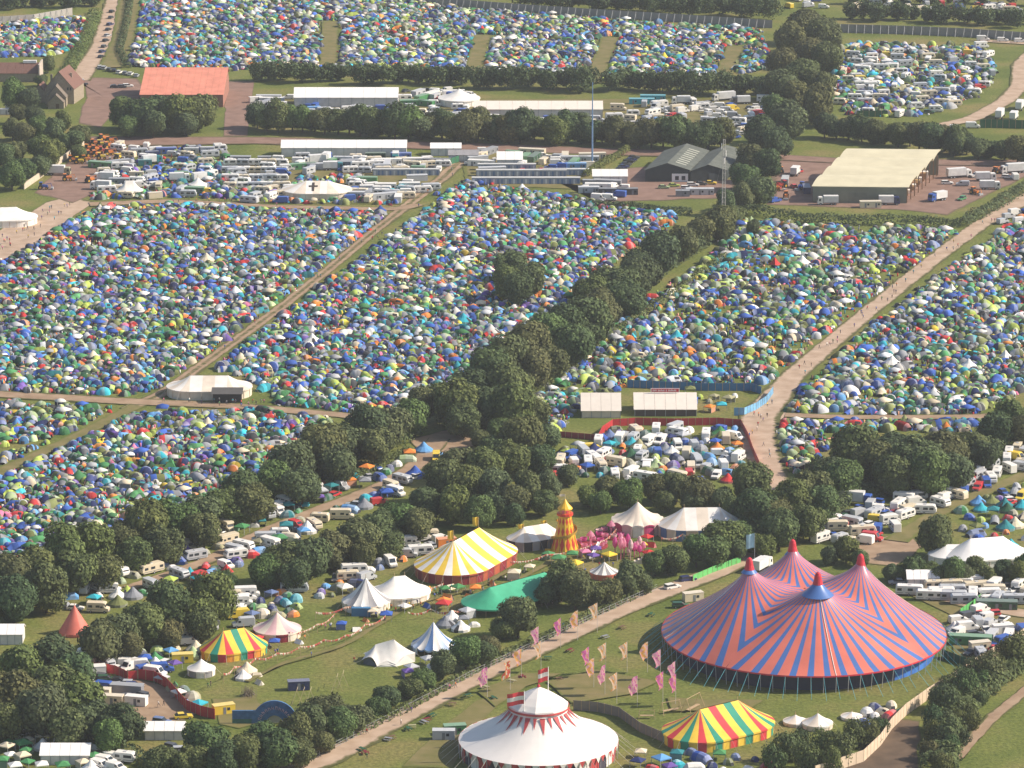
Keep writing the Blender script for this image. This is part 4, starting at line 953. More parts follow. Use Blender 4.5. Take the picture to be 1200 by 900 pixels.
# ------------------------------------------------------------------ white circus tent
def circus():
    c = at(631, 866, 4.2); c.z = 0; Rr = 21.2
    T = thing('circus_tent', 'large white round circus tent with red pennants round a raised cupola', 'marquee', c); OCC.append((c.x, c.y, 25))
    n = 64; CW = M('circus_white', (.80, .75, .69), .5, .04, .3); CR = M('circus_red', (.46, .06, .06), .6); DK = M('circus_dark_wall', (.06, .05, .07), .8)
    ring = [(Rr, 4.2), (18.5, 5.3), (15.5, 6.7), (12.5, 8.4), (10, 10.2), (8.2, 11.8), (7.2, 13.2)]
    for s in range(16):
        rows = [[(r * math.cos(2 * math.pi * (s + w / 5) / 16), r * math.sin(2 * math.pi * (s + w / 5) / 16), z) for w in range(6)] for r, z in ring]
        m = MB(); m.grid(rows); link('roof_panel', m.mesh('roof_panel', CW, True), T)
    cz = 14.0; m = MB(); no = 10
    m.lathe([(6.6, 12.6), (6.6, cz)], no, 0, ph=.2, cap=False); link('cupola_wall', m.mesh('cupola_wall', M('cupola_blue', (.10, .13, .22), .7)), T)  # dark blue wall in the gap under the cupola roof
    m = MB(); m.lathe([(8.1, cz - .7), (8.0, cz), (6.6, cz + 1.2), (4.4, cz + 2.6), (2.2, cz + 3.8), (.25, cz + 4.7)], no, 0, ph=.2, cap=False); cu = link('cupola_roof', m.mesh('cupola_roof', CW), T)
    m = MB(); m.lathe([(.3, cz + 4.6), (.5, cz + 5.0), (.1, cz + 5.6)], 8, 0); link('finial', m.mesh('finial', BT_RED), cu)
    m = MB(); m.lathe([(8.2, cz - .25), (8.25, cz - .8)], 60, 0, cap=False); link('fringe', m.mesh('fringe', CR), cu)
    for i in range(26):
        a = 2 * math.pi * i / 26; da = .095 if i % 2 == 0 else .06; Ln = 3.9 if i % 2 == 0 else 2.5
        def P(r, aa, up=.16):
            z = np.interp(r, [q[0] for q in ring][::-1], [q[1] for q in ring][::-1]); return (r * math.cos(aa), r * math.sin(aa), float(z) + up)
        m = MB(); m.add([P(7.9, a - da, .35), P(7.9, a + da, .35), P(7.9 + Ln * .5, a, .22), P(7.9 + Ln, a, .2), P(7.9 + Ln * .5, a + da * .4, .22), P(7.9 + Ln * .5, a - da * .4, .22)], [(0, 1, 4, 5), (5, 4, 3)]); link('pennant', m.mesh('pennant', CR), T)
    for i in range(72):
        a0, a1 = 2 * math.pi * i / 72, 2 * math.pi * (i + 1) / 72; am = (a0 + a1) / 2; r = Rr + .05
        m = MB(); m.add([(r * math.cos(a0), r * math.sin(a0), 4.25), (r * math.cos(a1), r * math.sin(a1), 4.25), (r * math.cos(am), r * math.sin(am), 2.5)], [(0, 2, 1)]); link('valance_triangle', m.mesh('valance_triangle', CW if i % 2 else CR), T)
    for i in range(36):
        a0, a1 = 2 * math.pi * i / 36, 2 * math.pi * (i + 1) / 36; r = Rr - .6
        m = MB(); m.grid([[(r * math.cos(a0), r * math.sin(a0), z), (r * math.cos(a1), r * math.sin(a1), z)] for z in (0, 4.1)]); link('wall_panel', m.mesh('wall_panel', (CW, CR, DK)[i % 3]), T)
        m = MB(); m.tube((Rr * math.cos(a0), Rr * math.sin(a0), 4.2), ((Rr + 5) * math.cos(a0), (Rr + 5) * math.sin(a0), .02), .05, .05, 4); link('guy_rope', m.mesh('guy_rope', ROPE), T)
        m = MB(); m.tube((Rr * math.cos(a0), Rr * math.sin(a0), 0), (Rr * math.cos(a0), Rr * math.sin(a0), 4.2), .08, .08, 5); link('side_pole', m.mesh('side_pole', STEEL), T)
    for (x, y, zt, w, h, dr) in ((-3.8, -6.4, 19.8, 4.4, 3.4, 1), (2.6, 5.5, 22.5, 2.6, 3.6, 1)):
        m = MB(); m.tube((x, y, 0), (x, y, zt), .14, .1, 6); mp = link('mast', m.mesh('mast', WHITEP), T); mm = MB()
        for r in range(3):
            rows = [[(x - .1 - w * i / 6, y + .3 * math.sin(i), zt - .2 - h * (r + q) / 3 - .12 * i) for i in range(7)] for q in (0, 1)]
            mm.grid(rows, 0 if r != 1 else 1)
        link('flag', mm.mesh('flag', [RCL, WCL]), mp)
circus()

# ------------------------------------------------------------------ helter skelter
def helter():
    c = at(662, 645); T = thing('helter_skelter', 'yellow and red helter skelter tower with a spiral slide', 'fairground ride', c); OCC.append((c.x, c.y, 6))
    HY = M('ride_yellow', (.80, .46, .03), .4, .06); HR = M('ride_red', (.62, .06, .03), .4, .06); HD = M('ride_dark', (.15, .08, .03), .6)
    n = 12; rb, rt, hb = 4.5, 1.9, 11.2
    def rr(z): return rb + (rt - rb) * (z / hb) ** .8
    for i in range(n):
        a0, a1 = 2 * math.pi * i / n, 2 * math.pi * (i + 1) / n; rows = [[(rr(z) * math.cos(a), rr(z) * math.sin(a), z) for a in (a0, a1)] for z in (0, 2, 4, 6, 8, 10, hb)]
        m = MB(); m.grid(rows); pn = link('tower_panel', m.mesh('tower_panel', HY), T); am = (a0 + a1) / 2
        for (z0, z1) in ((.4, 5.0), (5.2, 8.2), (8.4, 10.9)):
            zm = (z0 + z1) / 2; k = 1.02 * math.cos(math.pi / n)
            def Q(a, z, kk=k): return (rr(z) * kk * math.cos(a), rr(z) * kk * math.sin(a), z)
            w = (a1 - a0) * .36; m = MB(); m.add([Q(am, z0), Q(am + w, zm, k * 1.012), Q(am, z1), Q(am - w, zm, k * 1.012)], [(0, 1, 2, 3)]); link('flame_diamond', m.mesh('flame_diamond', HR), pn)
    m = MB(); m.lathe([(rt + .1, hb), (rt + .6, hb + .15), (rt + .6, hb + .9), (rt + .2, hb + .95)], 12, 0); link('gallery', m.mesh('gallery', HR), T)
    for i in range(8):
        a = 2 * math.pi * i / 8; m = MB(); m.tube((rt * .95 * math.cos(a), rt * .95 * math.sin(a), hb + .9), (rt * .9 * math.cos(a), rt * .9 * math.sin(a), hb + 2.3), .12, .12, 5); link('gallery_post', m.mesh('gallery_post', HY), T)
    m = MB(); m.lathe([(rt + .45, hb + 2.2), (rt + .3, hb + 2.6), (.9, hb + 4.0), (.1, hb + 5.3)], 12, 0); rf = link('turret_roof', m.mesh('turret_roof', HY), T)
    m = MB(); m.tube((0, 0, hb + 5.2), (0, 0, hb + 6.8), .06, .05, 5); m.grid([[(-.1 - .4 * i, .1 * math.sin(i), hb + 6.8 - q * .7) for i in range(5)] for q in (0, 1)]); link('top_flag', m.mesh('top_flag', [CRM]), rf)
    L = []; Rw = []; pts = 70
    for i in range(pts + 1):
        t = i / pts; z = 8.6 * (1 - t) + .5; a = 2.6 - t * 2 * math.pi * 1.55; r0 = rr(z) + .05
        L.append([(r0 * math.cos(a), r0 * math.sin(a), z + .1), (r0 * math.cos(a), r0 * math.sin(a), z - .25), ((r0 + .95) * math.cos(a), (r0 + .95) * math.sin(a), z - .25), ((r0 + .95) * math.cos(a), (r0 + .95) * math.sin(a), z + .4)])
    m = MB(); m.grid(L); sl = link('slide', m.mesh('slide', M('slide_ochre', (.42, .25, .04), .45)), T)
    for i in range(6, pts, 9):
        q = L[i][2]; m = MB(); m.tube((q[0], q[1], 0), q, .06, .06, 5); link('slide_support', m.mesh('slide_support', HD), sl)
    for s in (-1, 1): m = MB(); m.box(-6.2, -4.0, s * 2 - .3 - 3, s * 2 + .3 - 3, .2, .8); link('entrance_step', m.mesh('entrance_step', HY), T)
helter()
# ------------------------------------------------------------------ farm buildings
STONE = M('stone_wall', (.30, .25, .18), .9, .18, 1.2); TILE = M('roof_tile', (.17, .088, .066), .85, .2, 1.5); STONER = M('stone_roof', (.17, .14, .11), .9, .2, 1.5)
def gable(T, A, B, depth, ze, zr, wallm, roofm, over=.5, panels=1, nm=('wall', 'roof_slope')):
    "gabled block with its front wall from A to B (local metres); ridge runs away from the viewer"
    A = Vector(A); B = Vector(B); D = Vector(depth); mid = (A + B) / 2
    V = []
    for o in (Vector((0, 0, 0)), D):
        for p, z in ((A, 0), (B, 0), (B, ze), (mid, zr), (A, ze)): q = p + o; V.append((q.x, q.y, z))
    m = MB(); m.add(V, [(0, 1, 2, 3, 4), (9, 8, 7, 6, 5), (1, 6, 7, 2), (5, 0, 4, 9)]); w = link(nm[0], m.mesh(nm[0], wallm), T)
    d = D.normalized()
    for P, s in ((A, 1), (B, 1)):
        out = (P - mid); e = mid + out * 1.06; ee = ze - (zr - ze) * .06
        for i in range(panels):
            o0 = D * (i / panels) - (d * over if i == 0 else Vector()); o1 = D * ((i + 1) / panels) + (d * over if i == panels - 1 else Vector()) - (d * .06 if i < panels - 1 else Vector())
            a, b, c, f = e + o0, e + o1, mid + o1, mid + o0; m = MB()
            top = [(a.x, a.y, ee + .2), (b.x, b.y, ee + .2), (c.x, c.y, zr + .2), (f.x, f.y, zr + .2)]
            bot = [(x, y, z - .16) for x, y, z in top]
            m.add(top + bot, [(0, 1, 2, 3), (7, 6, 5, 4), (0, 4, 5, 1), (1, 5, 6, 2), (2, 6, 7, 3), (3, 7, 4, 0)]); link(nm[1], m.mesh(nm[1], roofm), T)
    return w
def opening(T, p0, p1, z0, z1, mat, nm='window', proud=.06):
    a = Vector(p0); b = Vector(p1); d = (b - a).normalized(); n = Vector((d.y, -d.x)); m = MB()
    V = [(a + n * k, z) for k in (-.05, proud) for z in (z0, z1)]
    P = []
    for k in (-.05, proud):
        for q, z in ((a, z0), (b, z0), (b, z1), (a, z1)): r = q + n * k; P.append((r.x, r.y, z))
    m.add(P, [(4, 5, 6, 7), (0, 4, 7, 3), (1, 2, 6, 5), (3, 7, 6, 2), (0, 1, 5, 4)]); return link(nm, m.mesh(nm, mat), T)
c = at(70, 122); T = thing('farmhouse', 'tall stone farmhouse with steep gable and brown tiled roof', 'house', c); OCC.append((c.x, c.y, 14))
w = gable(T, (-6.8, 0, 0), (6.8, 0, 0), (3, 18, 0), 7.5, 15.5, STONE, TILE)
for x in (3.6, 4.9): opening(w, (x, -.02), (x + .8, -.02), 6.6, 8.0, GLASS)
w = gable(T, (-5.5, -7, 0), (3.8, -7, 0), (0, 6.9, 0), 4.5, 10.0, STONE, STONER)
opening(w, (-.8, -7.02), (1.2, -7.02), 3.0, 4.6, GLASS)
w = gable(T, (-4.2, -12, 0), (3.2, -12, 0), (0, 4.9, 0), 3.0, 6.6, STONE, STONER); opening(w, (-.6, -12.02), (1.0, -12.02), .1, 2.4, M('door_wood', (.12, .07, .04), .7), 'door')
w = gable(T, (-13, 4, 0), (-6.9, 4, 0), (1, 9, 0), 5, 8.5, STONE, TILE)
for x in (-4.5, 4.8): m = MB(); m.box(x - .5, x + .5, 8, 9, 9.5, 13.5 if x > 0 else 12.8); link('chimney', m.mesh('chimney', STONE), T)
c = at(20, 96); T = thing('tiled_barn', 'low barn with weathered red tiled roof beside the farmhouse', 'barn', c); OCC.append((c.x, c.y, 12))
def long_shed(T, x0, x1, yf, yr, yb, ze, zr, zb, wallm, roofm, n, ends=True, rz=0):
    "ridge along x: front eave at yf, ridge yr, back eave yb, n roof panels along"
    m = MB(); m.box(x0, x1, yf + .4, yb - .4, 0, ze, 0)
    for x in (x0, x1): m.add([(x, yf + .4, ze), (x, yb - .4, min(ze, zb)), (x, yr, zr)], [(0, 1, 2)])
    link('wall', m.mesh('wall', wallm), T)
    for i in range(n):
        a = x0 - .4 + (x1 - x0 + .8) * i / n; b = x0 - .4 + (x1 - x0 + .8) * (i + 1) / n - .07
        for (ya, za, yb_, zb_) in ((yf, ze, yr, zr), (yb, zb, yr, zr)):
            m = MB(); top = [(a, ya, za + .15), (b, ya, za + .15), (b, yb_, zb_ + .15), (a, yb_, zb_ + .15)]; bot = [(x, y, z - .14) for x, y, z in top]
            m.add(top + bot, [(0, 1, 2, 3), (7, 6, 5, 4), (0, 4, 5, 1), (1, 5, 6, 2), (2, 6, 7, 3), (3, 7, 4, 0)]); link('roof_panel', m.mesh('roof_panel', roofm), T)
long_shed(T, -12, 10, 0, 7, 14, 4.0, 8.2, 4.0, STONE, TILE, 6)
m = MB(); m.box(2.5, 9, 6.2, 7.8, 8.2, 9.4); link('skylight', m.mesh('skylight', WHITEP), T)
m = MB(); m.box(10.5, 11.2, -1, 14.6, 0, 8.6); link('gable_parapet', m.mesh('gable_parapet', M('render_wall', (.45, .38, .32), .9)), T)
c = at(213, 126); T = thing('orange_roofed_barn', 'large barn with a bright orange red sheet roof', 'barn', c); OCC.append((c.x, c.y, 25))
long_shed(T, -19.5, 19.5, 0, 36, 44, 6.0, 12.5, 9.0, M('barn_wall', (.30, .14, .10), .85), M('orange_roof', (.66, .245, .165), .75, .16, .25), 13)
# dark green double barn
c = at(790, 213); T = thing('dark_barn', 'dark green twin-gabled barn with rooflight strips', 'barn', c); OCC.append((c.x, c.y, 26))
DGW = M('dark_cladding', (.035, .045, .045), .7); DGR = M('dark_sheet_roof', (.105, .115, .095), .75, .3, .35)
w = gable(T, (-12.5, 0, 0), (6.5, 0, 0), (10, 42, 0), 5.2, 8.2, DGW, DGR, panels=7); opening(w, (-1, -.05), (6, -.05), 0, 3.6, WHITEP, 'bay_front', .3); opening(w, (.4, -.38), (2.0, -.38), .8, 2.6, GLASS); opening(w, (3.2, -.38), (4.8, -.38), .8, 2.6, GLASS)
w = gable(T, (7.0, -1, 0), (22.5, 2, 0), (10, 42, 0), 4.8, 7.4, DGW, DGR, panels=7); opening(w, (15.0, .45), (17.5, .95), 0, 3.4, M('barn_door', (.06, .075, .08), .6), 'door')
for i in range(9):
    y = 5 + i * 3.6; x = 10 * y / 42 - 3 + 3.0; m = MB()
    def zz(xl): return 8.2 - (8.2 - 5.2) * (xl + 3) / 9.5
    x0 = 10 * y / 42
    V = [(x0 - .5, y, 8.2 + .24 - 3 * (2.5 / 9.5)), (x0 + 4.2, y, 8.2 + .24 - 3 * (7.2 / 9.5)), (x0 + 4.2 + .25, y + 1.2, 8.2 + .24 - 3 * (7.2 / 9.5)), (x0 - .25, y + 1.2, 8.2 + .24 - 3 * (2.5 / 9.5))]
    m.add(V + [(a, b, z + .05) for a, b, z in V], [(4, 5, 6, 7), (0, 1, 5, 4), (1, 2, 6, 5), (2, 3, 7, 6), (3, 0, 4, 7)]); link('rooflight', m.mesh('rooflight', M('rooflight_sheet', (.45, .45, .36), .5)), T)
# cream barn
c = at(1008, 238); T = thing('cream_barn', 'big cream-roofed barn with stepped roof bays and an open timber end', 'barn', c, R(-3)); OCC.append((c.x, c.y, 30)); OCC.append((c.x + 8, c.y + 35, 30))
CRR = M('cream_roof', (.62, .56, .38), .65, .10, .15); GNW = M('grey_green_cladding', (.20, .21, .155), .75, .08, .4)
x0, x1, zw = -20, 19.5, 7.2; sk = .27
for k in range(4):
    y0, y1 = k * 15, (k + 1) * 15; z0 = zw + k * .8; rows = []
    for q in range(6):
        u = q / 5; y = y0 + (y1 - y0) * u; z = z0 + 1.9 * math.sin(u * math.pi * .6); rows.append([(x0 - .6 + sk * y, y - (.5 if q == 0 else 0), z), (x1 + .8 + sk * y, y - (.5 if q == 0 else 0), z)])
    m = MB(); m.grid(rows); m.grid([[(x, y, z - .25) for x, y, z in r] for r in rows][::-1]); m.grid([rows[0], [(x, y, z - .25) for x, y, z in rows[0]]]); link('roof_bay', m.mesh('roof_bay', CRR), T)
    if k: m = MB(); m.box(x0 - .6 + sk * y0, x1 + .8 + sk * y0, y0 - .75, y0 - .52, z0 + .1, z0 + .9); link('gutter', m.mesh('gutter', M('gutter_strip', (.48, .43, .28), .8)), T)  # gutter at the joint between bays, slightly darker than the roof
    m = MB(); m.grid([[(x0 + sk * y0, y0, 0), (x0 + sk * y1, y1, 0)], [(x0 + sk * y0, y0, z0 + .1), (x0 + sk * y1, y1, z0 + 1.3)]]); link('side_wall', m.mesh('side_wall', GNW), T)
m = MB(); m.box(x0, x1, 0, .3, 0, zw - .05); w = link('front_wall', m.mesh('front_wall', GNW), T)
opening(w, (-5, -.02), (3, -.02), .1, 4.6, M('sliding_door', (.17, .18, .135), .7), 'door')
m = MB(); m.box(x0 + 16, x1 + 16, 59.5, 59.9, 0, 8.6); link('back_wall', m.mesh('back_wall', GNW), T)
for k in range(9):
    y = 1 + k * 7; m = MB(); m.box(x1 - .3 + sk * y, x1 + .1 + sk * y, y, y + .4, 0, 7.4 + y * .03); link('post', m.mesh('post', M('barn_timber', (.30, .19, .11), .8)), T)
for k in range(14):
    y = 4 + k * 3.8; m = MB(); h = rng.uniform(1.5, 4); m.box(12 + sk * y, 16.5 + sk * y, y, y + 3, 0, h); link('stacked_load', m.mesh('stacked_load', (M('straw', (.42, .28, .13), .9), WHITEP, M('timber_load', (.35, .2, .1), .8))[k % 3]), T)

# clear-span marquees and long sheds
def clearspan(px0, px1, py, depth, ze, zr, label, roof=None, wall=None, bays=8, cat='marquee', name='marquee', skew=0.0):
    a, b = at(px0, py), at(px1, py); c = (a + b) / 2; L = (b - a).length; T = thing(name, label, cat, c, skew); OCC.append((c.x, c.y + depth / 2, depth * .6))
    for i in range(int(L / 8)): OCC.append((a.x + 4 + i * 8, c.y + depth / 2, depth * .6))
    roof = roof or WHITEP; wall = wall or M('marquee_wall', (.66, .64, .61), .7)
    long_shed(T, -L / 2, L / 2, 0, depth / 2, depth, ze, zr, ze, wall, roof, bays)
    for i in range(bays + 1):
        x = -L / 2 + L * i / bays; m = MB(); m.box(x - .1, x + .1, .28, .42, 0, ze); link('leg', m.mesh('leg', GALV), T)
    return T
clearspan(345, 466, 126, 15, 4.6, 8.2, 'long white clear-span marquee in front of the distant tree row', bays=9)
clearspan(556, 706, 138, 14, 3.8, 6.6, 'long cream white marquee with a row of roof peaks', roof=M('warm_white_roof', (.78, .70, .60), .6, .05), bays=10)
clearspan(330, 476, 184, 11, 4.0, 6.6, 'long low white shed marquee beside the reddish road', bays=10)
clearspan(526, 560, 0 + 190, 0.1 + 9, 3.0, 4.6, 'small grey-roofed shed marquee by the crossroads', roof=GRY, bays=4)
clearspan(583, 612, 196, 10, 3.2, 6.0, 'white gabled marquee behind the toilet blocks', bays=3)
clearspan(695, 735, 215, 8, 3.0, 5.4, 'white marquee in front of the dark parked cars', bays=4)
clearspan(505, 540, 183, 8, 3.4, 5.2, 'white flat-topped marquee with a green surround', bays=4)
pole_tent('pole_tent', 'large bright white twin-peaked tent beyond the tall hedge', 1152, 660, (-4, 0), (6, 2.5), 8.0, 3.0, 8.0, [WHITEP], 4, 3, .2, WHITEP, [WHITEP], ropes=2)
pole_tent('pole_tent', 'smaller bright white ridged tent beside the twin-peaked one', 1116, 658, (-2, 0), (2, 0), 5.5, 2.6, 5.6, [WHITEP], 4, 2, .2, WHITEP, [WHITEP], ropes=2)
clearspan(48, 104, 897, 9, 2.6, 4.6, 'long white market marquee by the crowd', bays=5)
clearspan(0, 26, 756, 8, 3.0, 5.0, 'white pitched marquee half behind the trees', bays=3)
clearspan(170, 215, 868, 7, 2.6, 4.2, 'white flat marquee at the edge of the small yard', bays=4)
clearspan(1064, 1086, 690, 7, 2.8, 4.8, 'white gabled frame tent between the parked caravans', bays=3)
clearspan(1084, 1100, 688, 6, 2.6, 4.4, 'small white frame tent between the parked caravans', bays=2)
clearspan(682, 727, 490, 13, 2.4, 7.2, 'cream gabled tent with open front behind the red fence', roof=M('warm_white_roof', (.78, .70, .60), .6, .05), wall=CRM, bays=4)
clearspan(744, 816, 488, 14, 2.3, 6.6, 'wide cream bar tent with a red sign on its ridge', roof=M('warm_white_roof', (.78, .70, .60), .6, .05), wall=M('bar_front', (.10, .07, .06), .8), bays=6)
# cross on the chapel tent roof, thin fabric lying on the slope
c = at(366, 222, 5.4); o = MB(); tl = M('cross_cloth', (.05, .035, .03), .8)
o.add([(-.45, -3.4, -.98), (.45, -3.4, -.98), (.45, 3.0, .86), (-.45, 3.0, .86), (-2.0, .4, .12), (2.0, .4, .12), (2.0, 1.6, .46), (-2.0, 1.6, .46)], [(0, 1, 2, 3), (4, 5, 6, 7)])

# toilet blocks: each with its own doors
def toilets(px0, px1, py, label, colr='slate blue'):
    a, b = at(px0, py), at(px1, py); c = (a + b) / 2; L = (b - a).length; T = thing('toilet_block', label, 'toilet block', c); 
    for i in range(int(L / 4)): OCC.append((a.x + 2 + i * 4, a.y + 1, 2.4))
    m = MB(); m.box(-L / 2, L / 2, 0, 2.4, .1, 2.7); w = link('wall', m.mesh('wall', M('toilet_wall', (.30, .34, .40), .6)), T)
    m = MB(); m.box(-L / 2 - .1, L / 2 + .1, -.15, 2.6, 2.7, 2.95); link('roof', m.mesh('roof', M('toilet_roof', (.52, .52, .50), .6)), T)
    n = int(L / 1.7); db = M('toilet_door', (.13, .20, .34), .55); dw = M('toilet_door_pale', (.58, .60, .62), .55)
    for i in range(n):
        x = -L / 2 + (i + .5) * L / n; m = MB(); m.box(x - .42, x + .42, -.07, .02, .15, 2.3); link('door', m.mesh('door', dw if (i * 7) % 5 < 2 else db), w)
    m = MB(); m.box(-L / 2, L / 2, -1.1, -.12, 0, .14); link('step', m.mesh('step', TRIM), T)
toilets(553, 680, 216, 'long blue-grey toilet block with a row of doors, nearest the tents')
toilets(558, 664, 207, 'blue-grey toilet block just behind the long front one')
toilets(437, 515, 206, 'blue-grey toilet block beside the brown track')
toilets(560, 628, 200, 'short blue-grey toilet block at the back by the white gabled marquee')
toilets(636, 690, 206, 'short blue-grey toilet block by the blue mast')

# masts
c = at(694, 196); T = thing('blue_mast', 'tall slim blue mast rising above the toilet blocks', 'mast', c); BM = M('mast_blue', (.16, .27, .44), .5)
m = MB(); m.tube((0, 0, 0), (0, 0, 20), .42, .34, 8); link('lower_mast', m.mesh('lower_mast', BM), T); m = MB(); m.tube((0, 0, 20), (0, 0, 38), .32, .16, 8); link('upper_mast', m.mesh('upper_mast', BM), T); m = MB(); m.box(-.9, .9, -.9, .9, 0, .6); link('base_block', m.mesh('base_block', M('concrete', (.4, .38, .35), .9)), T)
c = at(847, 276); T = thing('lattice_mast', 'tall pale lattice radio mast among the trees of the belt', 'mast', c); LM = M('mast_metal', (.50, .47, .42), .5)
cor = [(1, 0), (-.5, .87), (-.5, -.87)]; Hm = 40
for i, (x, y) in enumerate(cor): m = MB(); m.tube((x * 1.1, y * 1.1, 0), (x * .55, y * .55, Hm), .13, .09, 5); link('leg', m.mesh('leg', LM), T)
for k in range(20):
    z0, z1 = k * 2.0, k * 2.0 + 2
    for i in range(3):
        a, b = cor[i], cor[(i + 1) % 3]; s0, s1 = 1.1 - .55 * z0 / Hm, 1.1 - .55 * z1 / Hm
        m = MB(); m.tube((a[0] * s0, a[1] * s0, z0), (b[0] * s1, b[1] * s1, z1), .06, .06, 4); m.tube((a[0] * s1, a[1] * s1, z1), (b[0] * s1, b[1] * s1, z1), .05, .05, 4); link('brace', m.mesh('brace', LM), T)
for z, x in ((33, .9), (36, -.9), (30, .3)): m = MB(); m.tube((x, -.3, z), (x, -.3, z + 2.4), .16, .16, 6); link('antenna', m.mesh('antenna', WHITEP), T)
m = MB(); m.tube((0, 0, 33), (9, -2, 0), .03, .03, 4); link('stay_wire', m.mesh('stay_wire', STEEL), T); m = MB(); m.tube((0, 0, 33), (-8, 4, 0), .03, .03, 4); link('stay_wire', m.mesh('stay_wire', STEEL), T)

# ------------------------------------------------------------------ fences and walls, panel by panel
def fence(name, pts, h, step, mat, label, post=None, brace=0.0, thick=.06, cat='fence', wavy=0.0, zb=0.0, railm=None):
    G = [at(*p) for p in pts]; o = G[0].copy(); T = thing(name, label, cat, o)
    D = []
    for a, b in zip(G[:-1], G[1:]):
        n = max(1, round((b - a).length / step))
        for i in range(n): D.append(a.lerp(b, i / n) - o)
    D.append(G[-1] - o)
    for a, b in zip(D[:-1], D[1:]):
        d = (b - a).normalized(); n = Vector((-d.y, d.x, 0)); t = thick / 2; hh = h * (1 + wavy * rng.uniform(-1, 1))
        P = [a + n * t + d * .03, b + n * t - d * .03, b - n * t - d * .03, a - n * t + d * .03]
        m = MB(); m.add([(p.x, p.y, zb) for p in P] + [(p.x, p.y, hh) for p in P], [(4, 5, 6, 7), (0, 1, 5, 4), (1, 2, 6, 5), (2, 3, 7, 6), (3, 0, 4, 7)]); link('panel', m.mesh('panel', mat), T)
        if post:
            m = MB(); m.box(a.x - .09, a.x + .09, a.y - .09, a.y + .09, 0, h + .12); link('post', m.mesh('post', post), T)
        if brace:
            f = -n if n.y > 0 else n; e = a + f * brace
            m = MB(); m.tube((a.x + f.x * .1, a.y + f.y * .1, h * .95), (e.x, e.y, 0), .13, .13, 4); link('brace', m.mesh('brace', railm or post), T)
    return T
PFN = M('perimeter_steel', (.24, .235, .23), .6, .1, .2); PFP = M('perimeter_post', (.55, .53, .50), .6)
fence('perimeter_fence', [(440, -3), (520, 7), (600, 13), (700, 20), (800, 26), (905, 33)], 4.2, 4.2, PFN, 'long grey steel perimeter fence behind the far tents', PFP, 2.4)
fence('perimeter_fence', [(985, 38), (1060, 40), (1130, 43), (1205, 48)], 4.4, 4.2, PFN, 'grey steel perimeter fence behind the caravan field', PFP, 2.4)
fence('perimeter_fence', [(-5, 29), (40, 26), (85, 18)], 4.2, 4.2, M('perimeter_pale', (.40, .37, .33), .6, .1, .2), 'pale steel perimeter fence behind the tents by the farm road', PFP, 2.0)
PALEW = M('pale_wall', (.62, .49, .35), .8, .10, .4)
fence('boundary_wall', [(955, 912), (985, 902), (1012, 893), (1032, 874), (1045, 855), (1062, 838), (1090, 818), (1120, 800), (1145, 783), (1175, 765), (1205, 746)], 3.4, 2.6, PALEW, 'long pale timber boundary wall curving past the big top', POLEW, 0, .12, 'wall')
fence('timber_fence', [(672, 832), (700, 834), (725, 840), (750, 858), (778, 870)], 2.8, 2.4, M('grey_boards', (.22, .19, .16), .85, .12, .8), 'grey board fence between the circus tent and the rainbow tent', POLEW, 0, .08)
fence('red_fence', [(97, 784), (115, 787), (135, 790), (150, 797), (172, 795)], 2.6, 2.2, REDF, 'short red hoarding beside the parked vans', POLEW, 0, .08)
fence('red_fence', [(162, 796), (180, 798), (195, 806), (206, 818), (218, 832), (235, 839), (252, 843)], 3.0, 2.2, REDF, 'curved red hoarding round the small yard', POLEW, 0, .08)
fence('red_fence', [(700, 520), (706, 508), (718, 500), (745, 498), (790, 499), (840, 498), (868, 500), (876, 515), (882, 532), (890, 550), (900, 568)], 2.6, 2.4, REDF, 'long red hoarding round the caravan camp', POLEW, 0, .08)
fence('blue_fence', [(735, 454), (780, 456), (830, 458), (880, 458), (892, 462)], 2.8, 2.4, M('blue_hoarding', (.04, .16, .34), .6, .15), 'dark blue hoarding behind the bar tents', POLEW, 0, .08)
fence('blue_fence', [(906, 462), (898, 473), (886, 481), (872, 487), (860, 487)], 2.8, 2.2, M('pale_blue_hoarding', (.16, .38, .60), .6, .3, .3), 'pale blue painted hoarding curving by the track junction', POLEW, 0, .08)
fence('green_fence', [(812, 682), (835, 672), (868, 660)], 2.2, 2.4, M('bright_green_sheet', (.12, .46, .13), .6), 'bright green screen fence behind the big top', POLEW, 0, .06)
fence('green_fence', [(1104, 770), (1125, 778), (1148, 785)], 2.4, 2.4, M('dark_green_sheet', (.03, .12, .055), .7), 'dark green screen fence beside the big top wall', POLEW, 0, .06)
fence('green_fence', [(1125, 722), (1140, 712), (1152, 702)], 2.2, 2.4, M('bright_green_sheet', (.12, .46, .13), .6), 'bright green screen fence among the white caravans', POLEW, 0, .06)
fence('green_fence', [(520, 196), (538, 190), (540, 182)], 3.0, 3, GREENP, 'dark green hoarding beside the crossroads', POLEW, 0, .06)
fence('green_fence', [(1148, 150), (1175, 150), (1205, 151)], 4.0, 3, M('dark_green_sheet', (.03, .12, .055), .7), 'long dark green hoarding by the far right road', POLEW, 0, .06)
fence('green_fence', [(1004, 137), (1040, 137)], 3.0, 3, M('dark_green_sheet', (.03, .12, .055), .7), 'dark green screen at the foot of the caravan field', POLEW, 0, .06)
fence('red_fence', [(655, 512), (700, 516)], 2.0, 2.4, M('old_red_sheet', (.30, .04, .05), .7), 'old dark red screen joining the red hoarding', POLEW, 0, .06)
fence('stone_wall', [(28, 222), (48, 208), (70, 192), (92, 176), (104, 168)], 2.6, 5, M('pale_stone', (.55, .46, .35), .9, .15, .8), 'pale stone wall beside the row of orange machines', None, 0, .5, 'wall')
